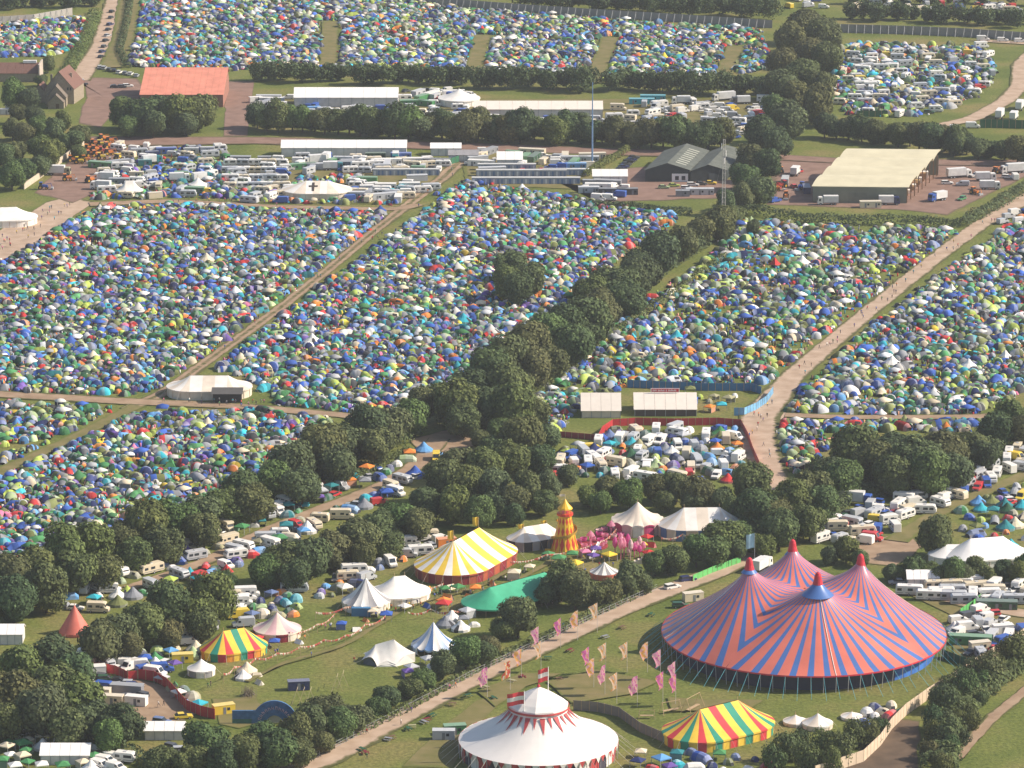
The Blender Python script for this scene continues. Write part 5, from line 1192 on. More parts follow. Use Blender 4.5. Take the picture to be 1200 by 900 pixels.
for (pts, lb) in (([(350, 900), (430, 858), (480, 832)], 'wire mesh fence along the lower end of the dirt track'), ([(480, 832), (560, 790), (620, 762)], 'wire mesh fence along the middle of the dirt track'), ([(620, 762), (700, 724), (770, 692)], 'wire mesh fence along the upper end of the dirt track')):
    G = [at(*p) for p in pts]; o = G[0]; T = thing('mesh_fence', lb, 'fence', o)
    for a, b in zip(G[:-1], G[1:]):
        n = int((b - a).length / 3.2)
        for i in range(n):
            p, q = a.lerp(b, i / n) - o, a.lerp(b, (i + 1) / n) - o; m = MB(); m.tube((p.x, p.y, 0), (p.x, p.y, 2.0), .07, .07, 5); link('post', m.mesh('post', GALV), T)
            m = MB()
            for z in (.5, 1.2, 1.95): m.tube((p.x, p.y, z), (q.x, q.y, z), .035, .035, 4)
            link('rail', m.mesh('rail', GALV), T)
# ------------------------------------------------------------------ small built things
# cross of dark cloth on the chapel tent roof
for o_ in list(col.objects):
    if o_.get('label', '').startswith('white chapel tent'):
        m = MB(); K = lambda x, y: (x, y, 6.6 + (3.0 - 6.6) * (.85 * abs(y - 3) / 10.5 + .15 * (1 - (1 - min(abs(y - 3) / 10.5, 1)) ** 2.2)) + .12)
        m.add([K(-1.4, -5.2), K(-.4, -5.2), K(-.4, 1.4), K(-1.4, 1.4)], [(0, 1, 2, 3)]).add([K(-2.8, -1.9), K(1.0, -1.9), K(1.0, -.7), K(-2.8, -.7)], [(0, 1, 2, 3)]); link('roof_cross', m.mesh('roof_cross', M('cross_cloth', (.05, .035, .03), .8)), o_)
    if o_.get('label', '').startswith('wide cream bar tent'):
        m = MB(); m.box(-5.0, 5.0, .6, .75, 5.5, 7.0); sg = link('sign_board', m.mesh('sign_board', WHITEP), o_, (0, 6.0, 1.3)); m = MB(); m.box(-4.7, 4.7, .52, .6, 5.7, 6.8); link('sign_face', m.mesh('sign_face', RCL), sg)
        x = -4.3; m = MB()
        for w in (3, 8 - 3, 1, 6):      # word-like runs of small pale letter strokes, as blurred in the photograph
            for k in range(w):
                m.box(x, x + .12, .47, .52, 5.95, 6.55); m.box(x + .22, x + .34, .47, .52, 5.95, 6.55 - .25 * (k % 2)); m.box(x + .12, x + .22, .47, .52, 6.2 + .2 * (k % 3 - 1), 6.32 + .2 * (k % 3 - 1)); x += .48
            x += .35
        link('lettering', m.mesh('lettering', WHITEP), sg)
    if o_.get('label', '').startswith('cream peaked marquee with a black'):
        m = MB(); m.box(1.5, 11.5, -10.6, -9.2, 0, 4.0); link('stage_front', m.mesh('stage_front', BLK), o_); m = MB(); m.add([(1.0, -12.5, 3.6), (12, -12.5, 3.6), (12, -7.5, 4.8), (1.0, -7.5, 4.8)], [(0, 1, 2, 3)]); link('stage_awning', m.mesh('stage_awning', M('dark_awning', (.09, .085, .08), .8)), o_)
    if o_.get('label', '').startswith('cream pole tent with grey'):
        m = MB(); m.box(-4.0, 1.6, -8.6, -6.9, 0, 2.5); link('blue_curtain', m.mesh('blue_curtain', C_('curtain', (.05, .17, .32))), o_)

# painted arch gate
def arch_gate():
    c = at(322, 848); T = thing('arch_gate', 'blue painted arch gateway with a curved line of lettering', 'gate', c); OCC.append((c.x, c.y, 6))
    AB = M('arch_blue', (.06, .16, .33), .6, .35, .8); AG = M('arch_green', (.05, .17, .13), .6, .3)
    Ro, Ri, n = 6.3, 2.3, 20
    m = MB(); rows = []
    for i in range(n + 1):
        a = math.pi * i / n; rows.append([(r * math.cos(a), y, r * math.sin(a) * 1.05) for r, y in ((Ro, -.3), (Ri, -.3), (Ri, .3), (Ro, .3))])
    m.grid(rows, closed=True); link('arch', m.mesh('arch', AB), T)
    m = MB(); m.box(-11.5, -4.8, -.25, .25, 1.4, 3.8); link('side_board', m.mesh('side_board', AB), T); m = MB(); m.box(-11.5, -4.8, -.27, .2, 0, 1.38); link('side_skirt', m.mesh('side_skirt', AG), T)
    for i in range(11):
        a = math.pi * (1 - (i + 1.5) / 14.0); r = 4.3; m = MB(); x, z = r * math.cos(a), r * math.sin(a) * 1.05; t = a - math.pi / 2
        for (u0, v0, u1, v1) in ((-.24, -.45, -.24, .45), (-.24, .4 - .4 * (i % 2), .24, .4 - .3 * (i % 3)), (.22, -.45, .22, .3)):
            q0 = (x + u0 * math.cos(t) - v0 * math.sin(t), -.33, z + u0 * math.sin(t) + v0 * math.cos(t)); q1 = (x + u1 * math.cos(t) - v1 * math.sin(t), -.33, z + u1 * math.sin(t) + v1 * math.cos(t)); m.tube(q0, q1, .09, .09, 4)
        link('letter', m.mesh('letter', M('arch_letters', (.62, .42, .46), .6)), T)
    m = MB(); m.box(-2.2, 2.0, .6, 2.6, 0, 2.2); link('ticket_hut', m.mesh('ticket_hut', CRM), T); m = MB(); m.box(-2.4, 2.2, .4, 2.8, 2.2, 2.4); link('hut_roof', m.mesh('hut_roof', GRY), T)
arch_gate()

# festival flags on tall poles
FPAT = []
def flag_cloth(seed, c1, c2, c3):
    r = random.Random(seed); m = MB(); n, q = 7, 10; ph = r.uniform(0, 6); rows = []
    for j in range(q + 1):
        rows.append([(-.02 - 3.1 * (i / n) * (.82 + .18 * math.sin(j * .5 + ph)), .3 * (i / n) * math.sin(i * .9 + j * .55 + ph), 9.0 - 4.7 * j / q - .5 * (i / n) ** 1.5 * (1 + .5 * math.sin(j + ph))) for i in range(n + 1)])
    m.grid(rows); k = 0
    for j in range(q):
        for i in range(n): m.m[k] = 0 if (i + j * .6 + 2 * math.sin(j * .8 + ph)) % 5 < 2.6 else (1 if (i * 2 + j) % 5 < 3 else 2); k += 1
    return m.mesh('flag_cloth', [c1, c2, c3], True)
def flag_mat(k, v):
    m = M('flag_' + k, v, .6, .15, 1.2); nt = m.node_tree.nodes; ln = m.node_tree.links; b = nt['Principled BSDF']
    tr = nt.new('ShaderNodeBsdfTranslucent'); tr.inputs['Color'].default_value = (*v, 1); ms = nt.new('ShaderNodeMixShader'); ms.inputs[0].default_value = .6
    ln.new(b.outputs[0], ms.inputs[1]); ln.new(tr.outputs[0], ms.inputs[2]); ln.new(ms.outputs[0], nt['Material Output'].inputs['Surface']); return m
FC = {k: flag_mat(k, v) for k, v in {'pink': (.82, .40, .52), 'magenta': (.72, .16, .42), 'orange': (.85, .42, .12), 'peach': (.85, .60, .42), 'red': (.70, .12, .08), 'cream': (.83, .74, .60)}.items()}
FT = [('pink', 'magenta', 'peach'), ('peach', 'orange', 'cream'), ('magenta', 'pink', 'orange'), ('orange', 'peach', 'pink'), ('red', 'orange', 'cream')]
FP = []
for i, t in enumerate(FT):
    for s in range(2):
        P = Proto(); pl = P.part('flag_pole', MB().tube((0, 0, 0), (0, 0, 9.2), .07, .035, 6).mesh('flag_pole', M('flag_pole', (.6, .55, .5), .5))); P.part('flag_cloth', flag_cloth(i * 7 + s, *[FC[k] for k in t]), pl); FP.append((t, P))
flags = [(627, 744, 0), (630, 761, 1), (607, 770, 3), (653, 734, 2), (673, 725, 3), (696, 716, 1), (686, 768, 2), (706, 763, 1), (692, 781, 3), (731, 762, 1), (755, 762, 3), (770, 771, 0), (705, 789, 0), (719, 798, 1), (743, 802, 0), (773, 797, 2), (787, 785, 0), (567, 792, 0), (594, 784, 4), (788, 800, 2)]
near = {0: 'above the dirt track hedge', 1: 'on the grass before the big top', 2: 'by the circus tent'}
for x, y, k in flags:
    t, P = FP[k * 2 + rng.randrange(2)]; where = 'at the hedge side of the dirt track' if (y < 750 or x < 635) and not x < 600 else ('between the dirt track and the circus tent' if x < 600 else 'on the grass before the big top')
    p = at(x + 4, y, 6.5); p.z = 0
    inst(P, 'festival_flag', 'tall %s and %s festival flag %s' % (t[0], t[1], where), 'flag', p, rng.uniform(.65, .95), 1.0, 'festival flags')
P = Proto(); P.part('flag_pole', MB().tube((0, 0, 0), (0, 0, 11), .08, .05, 6).mesh('flag_pole', STEEL)); P.part('flag_cloth', MB().grid([[(-.1 - .5 * i, .2 * math.sin(i * 1.3), 10.8 - 4.5 * j / 4 - .1 * i) for i in range(6)] for j in range(5)]).mesh('flag_cloth', M('sky_flag', (.38, .58, .70), .6)))
inst(P, 'pale_blue_flag', 'tall pale blue flag beside the wood behind the big top', 'flag', at(884, 665))

# bunting garlands on posts
GARL = M('garland', (.42, .20, .13), .9, .5, 3.0); GARL2 = M('garland_red', (.52, .10, .08), .9, .4, 3.0)
for pts, lb in (([(262, 800), (275, 792), (300, 782), (325, 776), (352, 768), (380, 760)], 'rust bunting garland on posts before the small rainbow tent'), ([(380, 760), (405, 755), (428, 742), (452, 732)], 'rust bunting garland on posts across the middle of the grass'),
                ([(370, 728), (405, 722), (440, 708), (475, 702), (520, 694)], 'bunting garland on posts beside the striped cream tent'), ([(478, 728), (505, 724), (530, 726), (556, 720), (575, 710), (600, 690)], 'bunting garland on posts between the blue tent and the green canopy'),
                ([(300, 738), (340, 752), (372, 742), (392, 730)], 'orange bunting garland by the pale pink tent'), ([(598, 668), (640, 660), (700, 646), (722, 630)], 'bunting garland on posts in front of the helter skelter'), ([(775, 640), (800, 636), (838, 640)], 'dark bunting garland before the cream marquee')):
    G = [at(*p) for p in pts]; o = G[0].copy(); T = thing('bunting', lb, 'bunting', o); gm = MB(); zt = 2.9
    for i, p in enumerate(G):
        q = p - o; m = MB(); m.tube((q.x, q.y, 0), (q.x, q.y, 3.1), .06, .05, 5); link('post', m.mesh('post', POLEW), T)
        if i < len(G) - 1:
            e = G[i + 1] - o; n = int((e - q).length / .35)
            for k in range(n):
                u = k / n; a = q.lerp(e, u); b = q.lerp(e, (k + 1) / n); za = zt - 4 * u * (1 - u) * .9; zb = zt - 4 * ((k + 1) / n) * (1 - (k + 1) / n) * .9; d = .35 + .5 * rng.random(); w = rng.uniform(-.12, .12)
                gm.add([(a.x, a.y, za), (b.x, b.y, zb), (b.x + w, b.y - .1, zb - d), (a.x - w, a.y + .08, za - d * .8)], [(0, 1, 2, 3)], rng.randrange(3))
    link('garland', gm.mesh('garland', [GARL, GARL2, CRM]), T)

# picnic tables
PT = Proto(); PT.part('table_top', MB().box(-.9, .9, -.38, .38, .70, .76).mesh('table_top', CLOTH))
for s in (-1, 1):
    PT.part('bench', MB().box(-.9, .9, s * .72 - .14, s * .72 + .14, .42, .47).mesh('bench', CLOTH)); PT.part('leg', MB().bar((s * .6, -.75, 0), (s * .6, .2, .72), .06).bar((s * .6, .75, 0), (s * .6, -.2, .72), .06).mesh('leg', POLEW))
for i, (x, y) in enumerate([(428, 884), (424, 880), (455, 868), (459, 866), (478, 856), (483, 853), (500, 845), (506, 840), (497, 848), (530, 827), (548, 817), (568, 807), (668, 764), (642, 773), (709, 748), (729, 737), (763, 722), (600, 800), (612, 795), (578, 820), (638, 792), (655, 797)]):
    cn = ['maroon', 'dark green', 'grey', 'brown', 'dark green', 'khaki'][i % 6]
    inst(PT, 'picnic_table', '%s picnic table on the worn grass beside the dirt track' % cn, 'table', at(x, y), rng.uniform(0, 3), 1.2, 'picnic tables by the track', COL[cn])
# wooden frames and carts on the grass behind the rainbow tent
for k, (x, y, lb) in enumerate([(758, 842, 'leaning timber frame beside the grey board fence'), (786, 835, 'broad timber frame standing on the grass'), (812, 832, 'large pale timber swing frame on the grass behind the rainbow tent')]):
    T = thing('wooden_swing', lb.replace('swing frame', 'swing').replace('frame', 'swing'), 'swing', at(x, y), .5 * k); s = 1 + .35 * k
    for sx in (-1, 1): m = MB(); m.bar((sx * 2.2 * s, -1 * s, 0), (sx * 2.0 * s, 0, 2.4 * s), .1).bar((sx * 2.2 * s, 1 * s, 0), (sx * 2.0 * s, 0, 2.4 * s), .1); link('trestle', m.mesh('trestle', POLEW), T)
    m = MB(); m.bar((-2.2 * s, 0, 2.4 * s), (2.2 * s, 0, 2.4 * s), .12); link('cross_beam', m.mesh('cross_beam', POLEW), T); m = MB(); m.box(-1.8 * s, 1.8 * s, -.5, .5, .8, .92); link('platform', m.mesh('platform', POLEW), T)
for k, (x, y) in enumerate([(348, 826), (356, 826), (364, 826), (402, 806), (395, 810)]):
    T = thing('climbing_frame', 'pale pole A-frame of the wooden playground beside the blue arch', 'frame', at(x, y), .3, 'playground A-frames')
    for sx in (-1, 1): m = MB(); m.bar((sx * 1.6, 0, 0), (0, 0, 4.2), .09); link('leg', m.mesh('leg', M('pale_timber', (.60, .48, .30), .8)), T)
    m = MB(); m.bar((0, 0, 4.1), (1.2, 3.5, 4.0), .08); link('beam', m.mesh('beam', M('pale_timber', (.60, .48, .30), .8)), T)
# stacked branch pile
m = MB()
for k in range(90): a = rng.uniform(0, 6.28); r = rng.uniform(0, 2.6); m.tube((math.cos(a) * r, math.sin(a) * r, 0), (math.cos(a) * r * .6 + rng.uniform(-1.4, 1.4), math.sin(a) * r * .6 + rng.uniform(-1.4, 1.4), rng.uniform(1.2, 3.0)), .07, .03, 4)
tag(link('brushwood_pile', m.mesh('brushwood_pile', M('dry_branch', (.26, .21, .16), .9)), None, at(291, 816)), 'heap of grey dry branches on the grass by the blue arch', 'brushwood')

# pink fairground rides
def teacups(px, py, label, cols, R_=4.5, n=7):
    T = thing('teacup_ride', label, 'fairground ride', at(px, py)); OCC.append((at(px, py).x, at(px, py).y, R_)); m = MB(); m.lathe([(R_, 0), (R_, .5), (R_ - .3, .6)], 20, 0); link('platform', m.mesh('platform', DRC), T)
    for i in range(n):
        a = 6.283 * i / n; r = R_ - 1.3; m = MB(); m.lathe([(.5, .62), (1.0, .9), (1.15, 1.7), (1.0, 1.7), (.8, 1.0)], 12, 0, (r * math.cos(a), r * math.sin(a)), cap=False); link('cup', m.mesh('cup', cols[i % len(cols)]), T)
    m = MB(); m.tube((0, 0, .6), (0, 0, 3.8), .3, .2, 8); m.lathe([(1.4, 3.4), (.9, 4.2), (.1, 5.0)], 10, 0); link('centre_post', m.mesh('centre_post', cols[0]), T)
teacups(692, 640, 'pink and magenta teacup ride beside the helter skelter', [FC['pink'], FC['magenta']], 5.4, 9)
teacups(716, 628, 'pink teacup ride before the round white tent', [FC['pink'], PNK, FC['magenta']], 5.2, 9)
T = thing('pink_sculpture', 'bright pink cluster of tall petal-shaped figures by the rides', 'sculpture', at(735, 652)); OCC.append((at(735, 652).x, at(735, 652).y, 5))
for i in range(20):
    a = i * .7; r = 1.0 + .22 * i; x, y = r * math.cos(a), r * math.sin(a) * .9; h = rng.uniform(3.2, 6.8); m = MB(); m.tube((x, y, 0), (x, y, h * .6), .12, .12, 5); m.lathe([(.15, h * .45), (.75, h * .6), (.8, h * .8), (.3, h)], 8, 0, (x, y)); link('petal', m.mesh('petal', (FC['pink'], PNK, FC['magenta'])[i % 3]), T)
T = thing('white_slide', 'long white plastic slide leaning on a frame by the teacups', 'slide', at(697, 652)); m = MB(); m.add([(-1.8, -3, .2), (-1.0, -3, .2), (1.9, 4.2, 3.4), (1.1, 4.2, 3.4), (-1.8, -3, .5), (-1.0, -3, .5), (1.9, 4.2, 3.7), (1.1, 4.2, 3.7)], [(0, 1, 2, 3), (0, 3, 7, 4), (1, 5, 6, 2)]); link('chute', m.mesh('chute', WHITEP), T); m = MB(); m.tube((1.5, 4.2, 0), (1.5, 4.2, 3.4), .1, .1, 6); link('ladder', m.mesh('ladder', STEEL), T)

# ------------------------------------------------------------------ explicit vehicles and cabins
def many(kind, spots, where, cols, deg=0, jit=8, group=None, var=None):
    for i, s in enumerate(spots): place(kind, s[0], s[1], (s[2] if len(s) > 2 else deg) + rng.uniform(-jit, jit), where, cols[i % len(cols)] if not (len(s) > 3) else s[3], group, var=var)
many('car', [(131, 15), (130, 22), (129, 30), (127, 36), (126, 43), (124, 49), (122, 56), (120, 62), (119, 68)], 'parked along the side of the farm road', ['black', 'dark grey', 'navy blue', 'black', 'silver'], 70)
many('car', [(117, 80), (122, 81), (128, 83), (134, 84), (140, 86), (147, 87), (153, 88), (160, 90)], 'in the row at the top of the farm yard', ['white', 'silver', 'dark grey', 'black', 'white', 'grey'], 80)
many('car', [(135, 103), (143, 103), (150, 102), (92, 95), (97, 100)], 'standing in the farm yard', ['black', 'dark grey', 'white', 'silver'], 10)
many('car', [(728, 200), (731, 197), (734, 194), (737, 191), (740, 189), (743, 186), (725, 203)], 'in the dark row beside the low hedge', ['black', 'navy blue', 'dark grey'], 15)
many('lorry', [(1155, 212, 0), (1160, 222, 0)], 'parked with its box in the cream barn yard', ['white'], 0, 4)
many('van', [(1145, 208, 200), (1128, 218, 175)], 'in the cream barn yard', ['white', 'silver'])
many('lorry', [(970, 240, 180, 'white'), (1042, 240, 0, 'navy blue'), (932, 205, 75, 'white')], 'backed up to the cream barn', ['white'], 0, 3)
many('cabin', [(945, 225, 90, 'navy blue'), (920, 215, 80, 'silver'), (1020, 243, 2, 'cream')], 'beside the cream barn wall', ['white'], 0, 3)
many('tractor', [(84, 190), (92, 192), (100, 190), (88, 184), (97, 183), (105, 184), (95, 177), (103, 177), (111, 178), (102, 171), (110, 171), (118, 172), (126, 174), (112, 184), (120, 180), (127, 182), (118, 187), (128, 168), (120, 165)], 'in the orange row of machines by the stone wall', ['orange', 'yellow', 'orange', 'orange', 'red'], 20, 25, 'orange machines')
many('tractor', [(50, 222, 0, 'blue'), (105, 214, 40, 'orange'), (78, 212, 0, 'orange'), (138, 188, 70, 'yellow')], 'standing apart in the dirt yard', ['orange'], 0, 10)
many('lorry', [(118, 222, 170, 'white'), (122, 212, 170, 'white'), (68, 205, 0, 'khaki'), (178, 192, 20, 'teal')], 'in the yard behind the food stalls', ['white'], 0, 6)
many('cabin', [(140, 216, 0, 'grey'), (160, 208, 2, 'cream'), (178, 184, 18, 'navy blue'), (195, 180, 5, 'blue'), (170, 194, 10, 'teal')], 'among the food stalls by the yard', ['white'], 0, 3)
many('cabin', [(225, 180, 0, 'light grey'), (243, 179, 0, 'light grey')], 'white office cabin by the reddish road', ['light grey'], 0, 2)
many('caravan', [(x, y) for y in (194, 203, 212, 221) for x in range(270, 345, 15)], 'in the white rows beside the chapel tent', ['white', 'light grey', 'white', 'cream'], 0, 9, 'caravan rows by the chapel')
many('motorhome', [(352, 196), (362, 204), (345, 226), (300, 233), (318, 234)], 'beside the chapel tent', ['white', 'light grey'], 60)
many('cabin', [(282, 190, 0, 'grey'), (310, 190, 0, 'grey'), (400, 196, 0, 'grey'), (455, 193, 0, 'white'), (488, 192, 0, 'white'), (512, 193, 0, 'dark grey'), (470, 186, 0, 'blue'), (440, 186, 0, 'dark green'), (430, 224, 0, 'white'), (452, 222, 0, 'white'), (480, 221, 0, 'white'), (418, 232, 0, 'light grey')], 'in the service area by the long white shed', ['white'], 0, 3)
many('caravan', [(440, 196), (448, 200), (422, 197), (428, 203), (495, 226), (505, 223)], 'in the service area by the long white shed', ['white', 'light grey'], 0, 12)
many('cabin', [(616, 188, 75, 'green'), (626, 188, 75, 'dark green'), (637, 192, 70, 'cream'), (612, 196, 70, 'white'), (672, 190, 0, 'light grey'), (690, 190, 0, 'light grey'), (675, 198, 0, 'sky blue'), (565, 185, 60, 'cream'), (573, 181, 60, 'grey')], 'behind the toilet blocks', ['white'], 0, 3)
many('cabin', [(690, 226, 0, 'light grey'), (702, 222, 0, 'white'), (718, 228, 0, 'dark grey'), (735, 228, 0, 'dark grey'), (800, 230, 0, 'grey'), (820, 228, 0, 'light grey')], 'behind the low hedge before the dark barn', ['white'], 0, 3)
many('car', [(778, 221, 0, 'pale green'), (790, 219, 0, 'lime green'), (812, 218, 0, 'white'), (822, 217, 0, 'dark grey'), (833, 216, 0, 'yellow'), (805, 222, 0, 'white')], 'in front of the dark barn', ['white'], 0, 8)
many('cabin', [(752, 122, 0, 'turquoise'), (765, 118, 0, 'turquoise')], 'bright blue mobile unit behind the tree row', ['turquoise'], 0, 2, var=2)
many('lorry', [(798, 122, 180), (848, 118, 200, 'white'), (868, 122, 190, 'dark grey')], 'parked behind the tree row', ['white'], 0, 5)
many('van', [(815, 130), (822, 126), (830, 124), (838, 130), (845, 127), (852, 132), (832, 136), (842, 138), (828, 142), (850, 142), (858, 148), (800, 132), (785, 130), (775, 132), (860, 138)], 'in the vehicle camp behind the tree row', ['white', 'light grey', 'silver', 'white'], 10, 25, 'vans behind the tree row')
many('car', [(785, 136), (770, 138), (758, 140), (880, 128), (888, 126), (892, 132), (900, 130), (895, 137), (868, 150), (875, 148), (853, 154), (870, 158), (862, 162), (735, 148), (728, 144), (745, 146)], 'in the vehicle camp behind the tree row', ['white', 'silver', 'blue', 'dark grey', 'white'], 10, 20, 'cars behind the tree row')
many('caravan', [(742, 136), (755, 148), (775, 145), (720, 140), (380, 133), (368, 132), (392, 134), (700, 150)], 'half hidden in the tree row', ['white', 'light grey', 'sky blue'], 0, 10)
many('cabin', [(315, 118, 0, 'light grey'), (490, 112, 60, 'light grey'), (505, 114, 60, 'white'), (325, 126, 0, 'white'), (510, 116, 60, 'light grey')], 'beside the long white marquees', ['white'], 0, 3)
many('cabin', [(14, 128, 0, 'white'), (30, 126, 0, 'white'), (8, 134, 0, 'light grey')], 'in the farmhouse garden', ['white'], 0, 4, var=1)
# near vehicles
many('caravan', [(345, 694, 5, 'light grey')], 'alone at the top of the grass field', ['white'], 0, 1, var=2)
many('motorhome', [(478, 640, 20, 'white'), (492, 634, 20, 'white'), (505, 632, 15, 'cream')], 'tucked behind the yellow striped tent', ['white'], 0, 6)
many('cabin', [(523, 640, 20, 'orange')], 'bright orange box beside the yellow striped tent', ['orange'], 0, 1, var=1)
many('caravan', [(415, 672, 10, 'white'), (408, 680, 10, 'cream')], 'with an awning near the striped cream tent', ['white'], 0, 5)
many('motorhome', [(248, 715, 20, 'white'), (258, 708, 20, 'white'), (240, 722, 20, 'light grey'), (262, 722, 200, 'white')], 'in the row behind the small rainbow tent', ['white'], 0, 6)
many('van', [(205, 746, 15, 'orange'), (222, 755, 20, 'white'), (232, 732, 10, 'maroon'), (246, 733, 10, 'white')], 'beside the small rainbow tent', ['white'], 0, 5)
many('cabin', [(214, 776, 10, 'yellow'), (350, 808, 10, 'navy blue'), (262, 836, 20, 'yellow')], 'on the grass of the kids field', ['yellow'], 0, 2, var=1)
many('van', [(145, 768, 20, 'yellow'), (135, 778, 15, 'white'), (125, 775, 15, 'white'), (150, 780, 0, 'white'), (165, 774, 20, 'grey'), (182, 792, -30, 'white')], 'behind the red hoarding', ['white'], 0, 8)
many('cabin', [(98, 810, -10, 'cream'), (117, 817, -10, 'cream'), (132, 825, -10, 'cream'), (160, 826, -15, 'white')], 'cream hut in the small yard', ['cream'], 0, 3, var=1)
many('car', [(158, 806, 0, 'navy blue'), (190, 848, -15, 'slate blue'), (215, 842, 10, 'yellow'), (125, 798, 10, 'dark green'), (140, 800, 0, 'black')], 'in the small yard', ['grey'], 0, 8)
many('caravan', [(1066, 697, -5, 'white'), (1090, 703, -6, 'white'), (1103, 700, -5, 'white'), (1118, 704, 0, 'light grey'), (1130, 708, 0, 'light grey'), (1140, 702, 80, 'white'), (1116, 697, 0, 'light grey'), (1190, 708, 0, 'light grey')], 'in the white row behind the big top', ['white'], 0, 4, 'caravans behind the big top', var=2)
many('cabin', [(1168, 714, -5, 'dark green')], 'dark green cabin with an awning by the white caravans', ['dark green'], 0, 1)
many('cabin', [(1162, 750, 70, 'light grey'), (1148, 762, 20, 'cream'), (1175, 742, 10, 'white'), (1182, 750, 80, 'white')], 'between the pale wall and the big top', ['white'], 0, 3, var=1)
many('van', [(1123, 730, 20, 'white'), (1135, 725, 30, 'dark grey')], 'between the pale wall and the big top', ['white'], 0, 3)
many('cabin', [(812, 704, 20, 'cream'), (520, 866, 0, 'light grey'), (533, 860, 10, 'green')], 'by the dirt track and the big tents', ['cream'], 0, 2, var=1)
many('lorry', [(893, 668, 60, 'white')], 'behind the left flank of the big top', ['white'], 0, 2, var=1)
many('car', [(788, 690, 30, 'white'), (806, 681, 20, 'navy blue'), (798, 712, 10, 'dark green')], 'stopped on the dirt track by the green canopy', ['white'], 0, 6)
many('van', [(1190, 252, 35), (1175, 262, 35), (1196, 262, 20), (1182, 256, 35)], 'at the head of the pale track', ['white', 'light grey'], 35)
many('lorry', [(1188, 140, 75, 'white'), (1172, 138, 70, 'dark green'), (1195, 128, 75, 'white')], 'by the dark green hoarding', ['white'], 0, 5)
many('van', [(1152, 48, 0), (1175, 49, 0), (1195, 50, 0), (1140, 150, 0), (1120, 152, 0), (1118, 160, 0)], 'by the far right road', ['white'], 0, 5)
T = thing('white_staircase', 'white timber staircase beside the rides', 'frame', at(758, 660))
for i in range(6): m = MB(); m.box(-4 + i * 1.2, -2.8 + i * 1.2, -.8, .8, 0, .8 + i * .5); link('stair', m.mesh('stair', CRM), T)

TPX = np.array([q for L, w in TRACKS for q in L]); TPW = np.array([x for L, w in TRACKS for x in w])
def off_track(p, pad): return bool(((TPX[:, 0] - p.x) ** 2 + (TPX[:, 1] - p.y) ** 2 > (TPW / 2 + pad) ** 2).all())
def camp(poly, n, mix, cols, where, deg, jit, group=None, gap=1.0, kindtent=False):
    "scatter vehicles in a pixel polygon without overlaps"
    xs = [p[0] for p in poly]; ys = [p[1] for p in poly]; done = tries = 0
    ks = [k for k, w in mix for _ in range(w)]
    while done < n and tries < n * 60:
        tries += 1; x, y = rng.uniform(min(xs), max(xs)), rng.uniform(min(ys), max(ys))
        if not bool(inpoly(np.array([x]), np.array([y]), poly)[0]): continue
        k = rng.choice(ks); p = at(x, y); r = VLEN[k] * .34 * gap if k in VLEN else 1.9
        if not free(p, r) or not off_track(p, .4): continue
        if k in VLEN: place(k, x, y, deg + rng.uniform(-1.6 * jit, 1.6 * jit) + (180 if rng.random() < .4 else 0) + (75 if rng.random() < .22 else 0), where, rng.choice(cols[k] if isinstance(cols, dict) else cols), group and ('%s: %ss' % (group, k)))
        else: tent(k, x, y, rng.uniform(0, 360), where, rng.choice(cols), group and ('%s: tents' % group), s=rng.uniform(.9, 1.2))
        done += 1
TCOL = ['blue', 'navy blue', 'blue', 'sky blue', 'green', 'dark green', 'olive green', 'lime green', 'pale green', 'grey', 'light grey', 'turquoise', 'teal', 'red', 'orange', 'white', 'cream', 'purple', 'khaki', 'slate blue', 'white']
VC = {'caravan': ['white', 'white', 'cream', 'light grey'], 'motorhome': ['white', 'white', 'cream', 'light grey'], 'van': ['white', 'white', 'light grey', 'blue', 'red', 'silver', 'yellow'], 'car': ['silver', 'black', 'blue', 'red', 'dark grey', 'white', 'dark green'], 'lorry': ['white', 'blue']}
camp([(978, 52), (1150, 52), (1166, 78), (1160, 100), (1130, 122), (1080, 138), (990, 135), (974, 110)], 95, [('caravan', 6), ('van', 4), ('motorhome', 4), ('car', 3)], VC, 'in the far caravan field below the perimeter fence', 0, 14, 'far caravan field', .9)
camp([(712, 126), (905, 118), (905, 132), (860, 165), (820, 140), (720, 150)], 34, [('van', 4), ('caravan', 4), ('car', 3), ('motorhome', 2)], VC, 'squeezed into the gaps of the camp behind the tree row', 5, 25, 'vehicle camp behind the trees', .85)
camp([(1000, 4), (1200, 4), (1200, 16), (1000, 14)], 34, [('van', 3), ('caravan', 3), ('car', 3)], VC, 'beyond the perimeter fence', 0, 30, 'beyond the fence', 1.0)
camp([(920, 0), (975, 0), (975, 14), (925, 14)], 6, [('van', 3)], VC, 'beyond the perimeter fence', 0, 30, 'beyond the fence', 1.0)
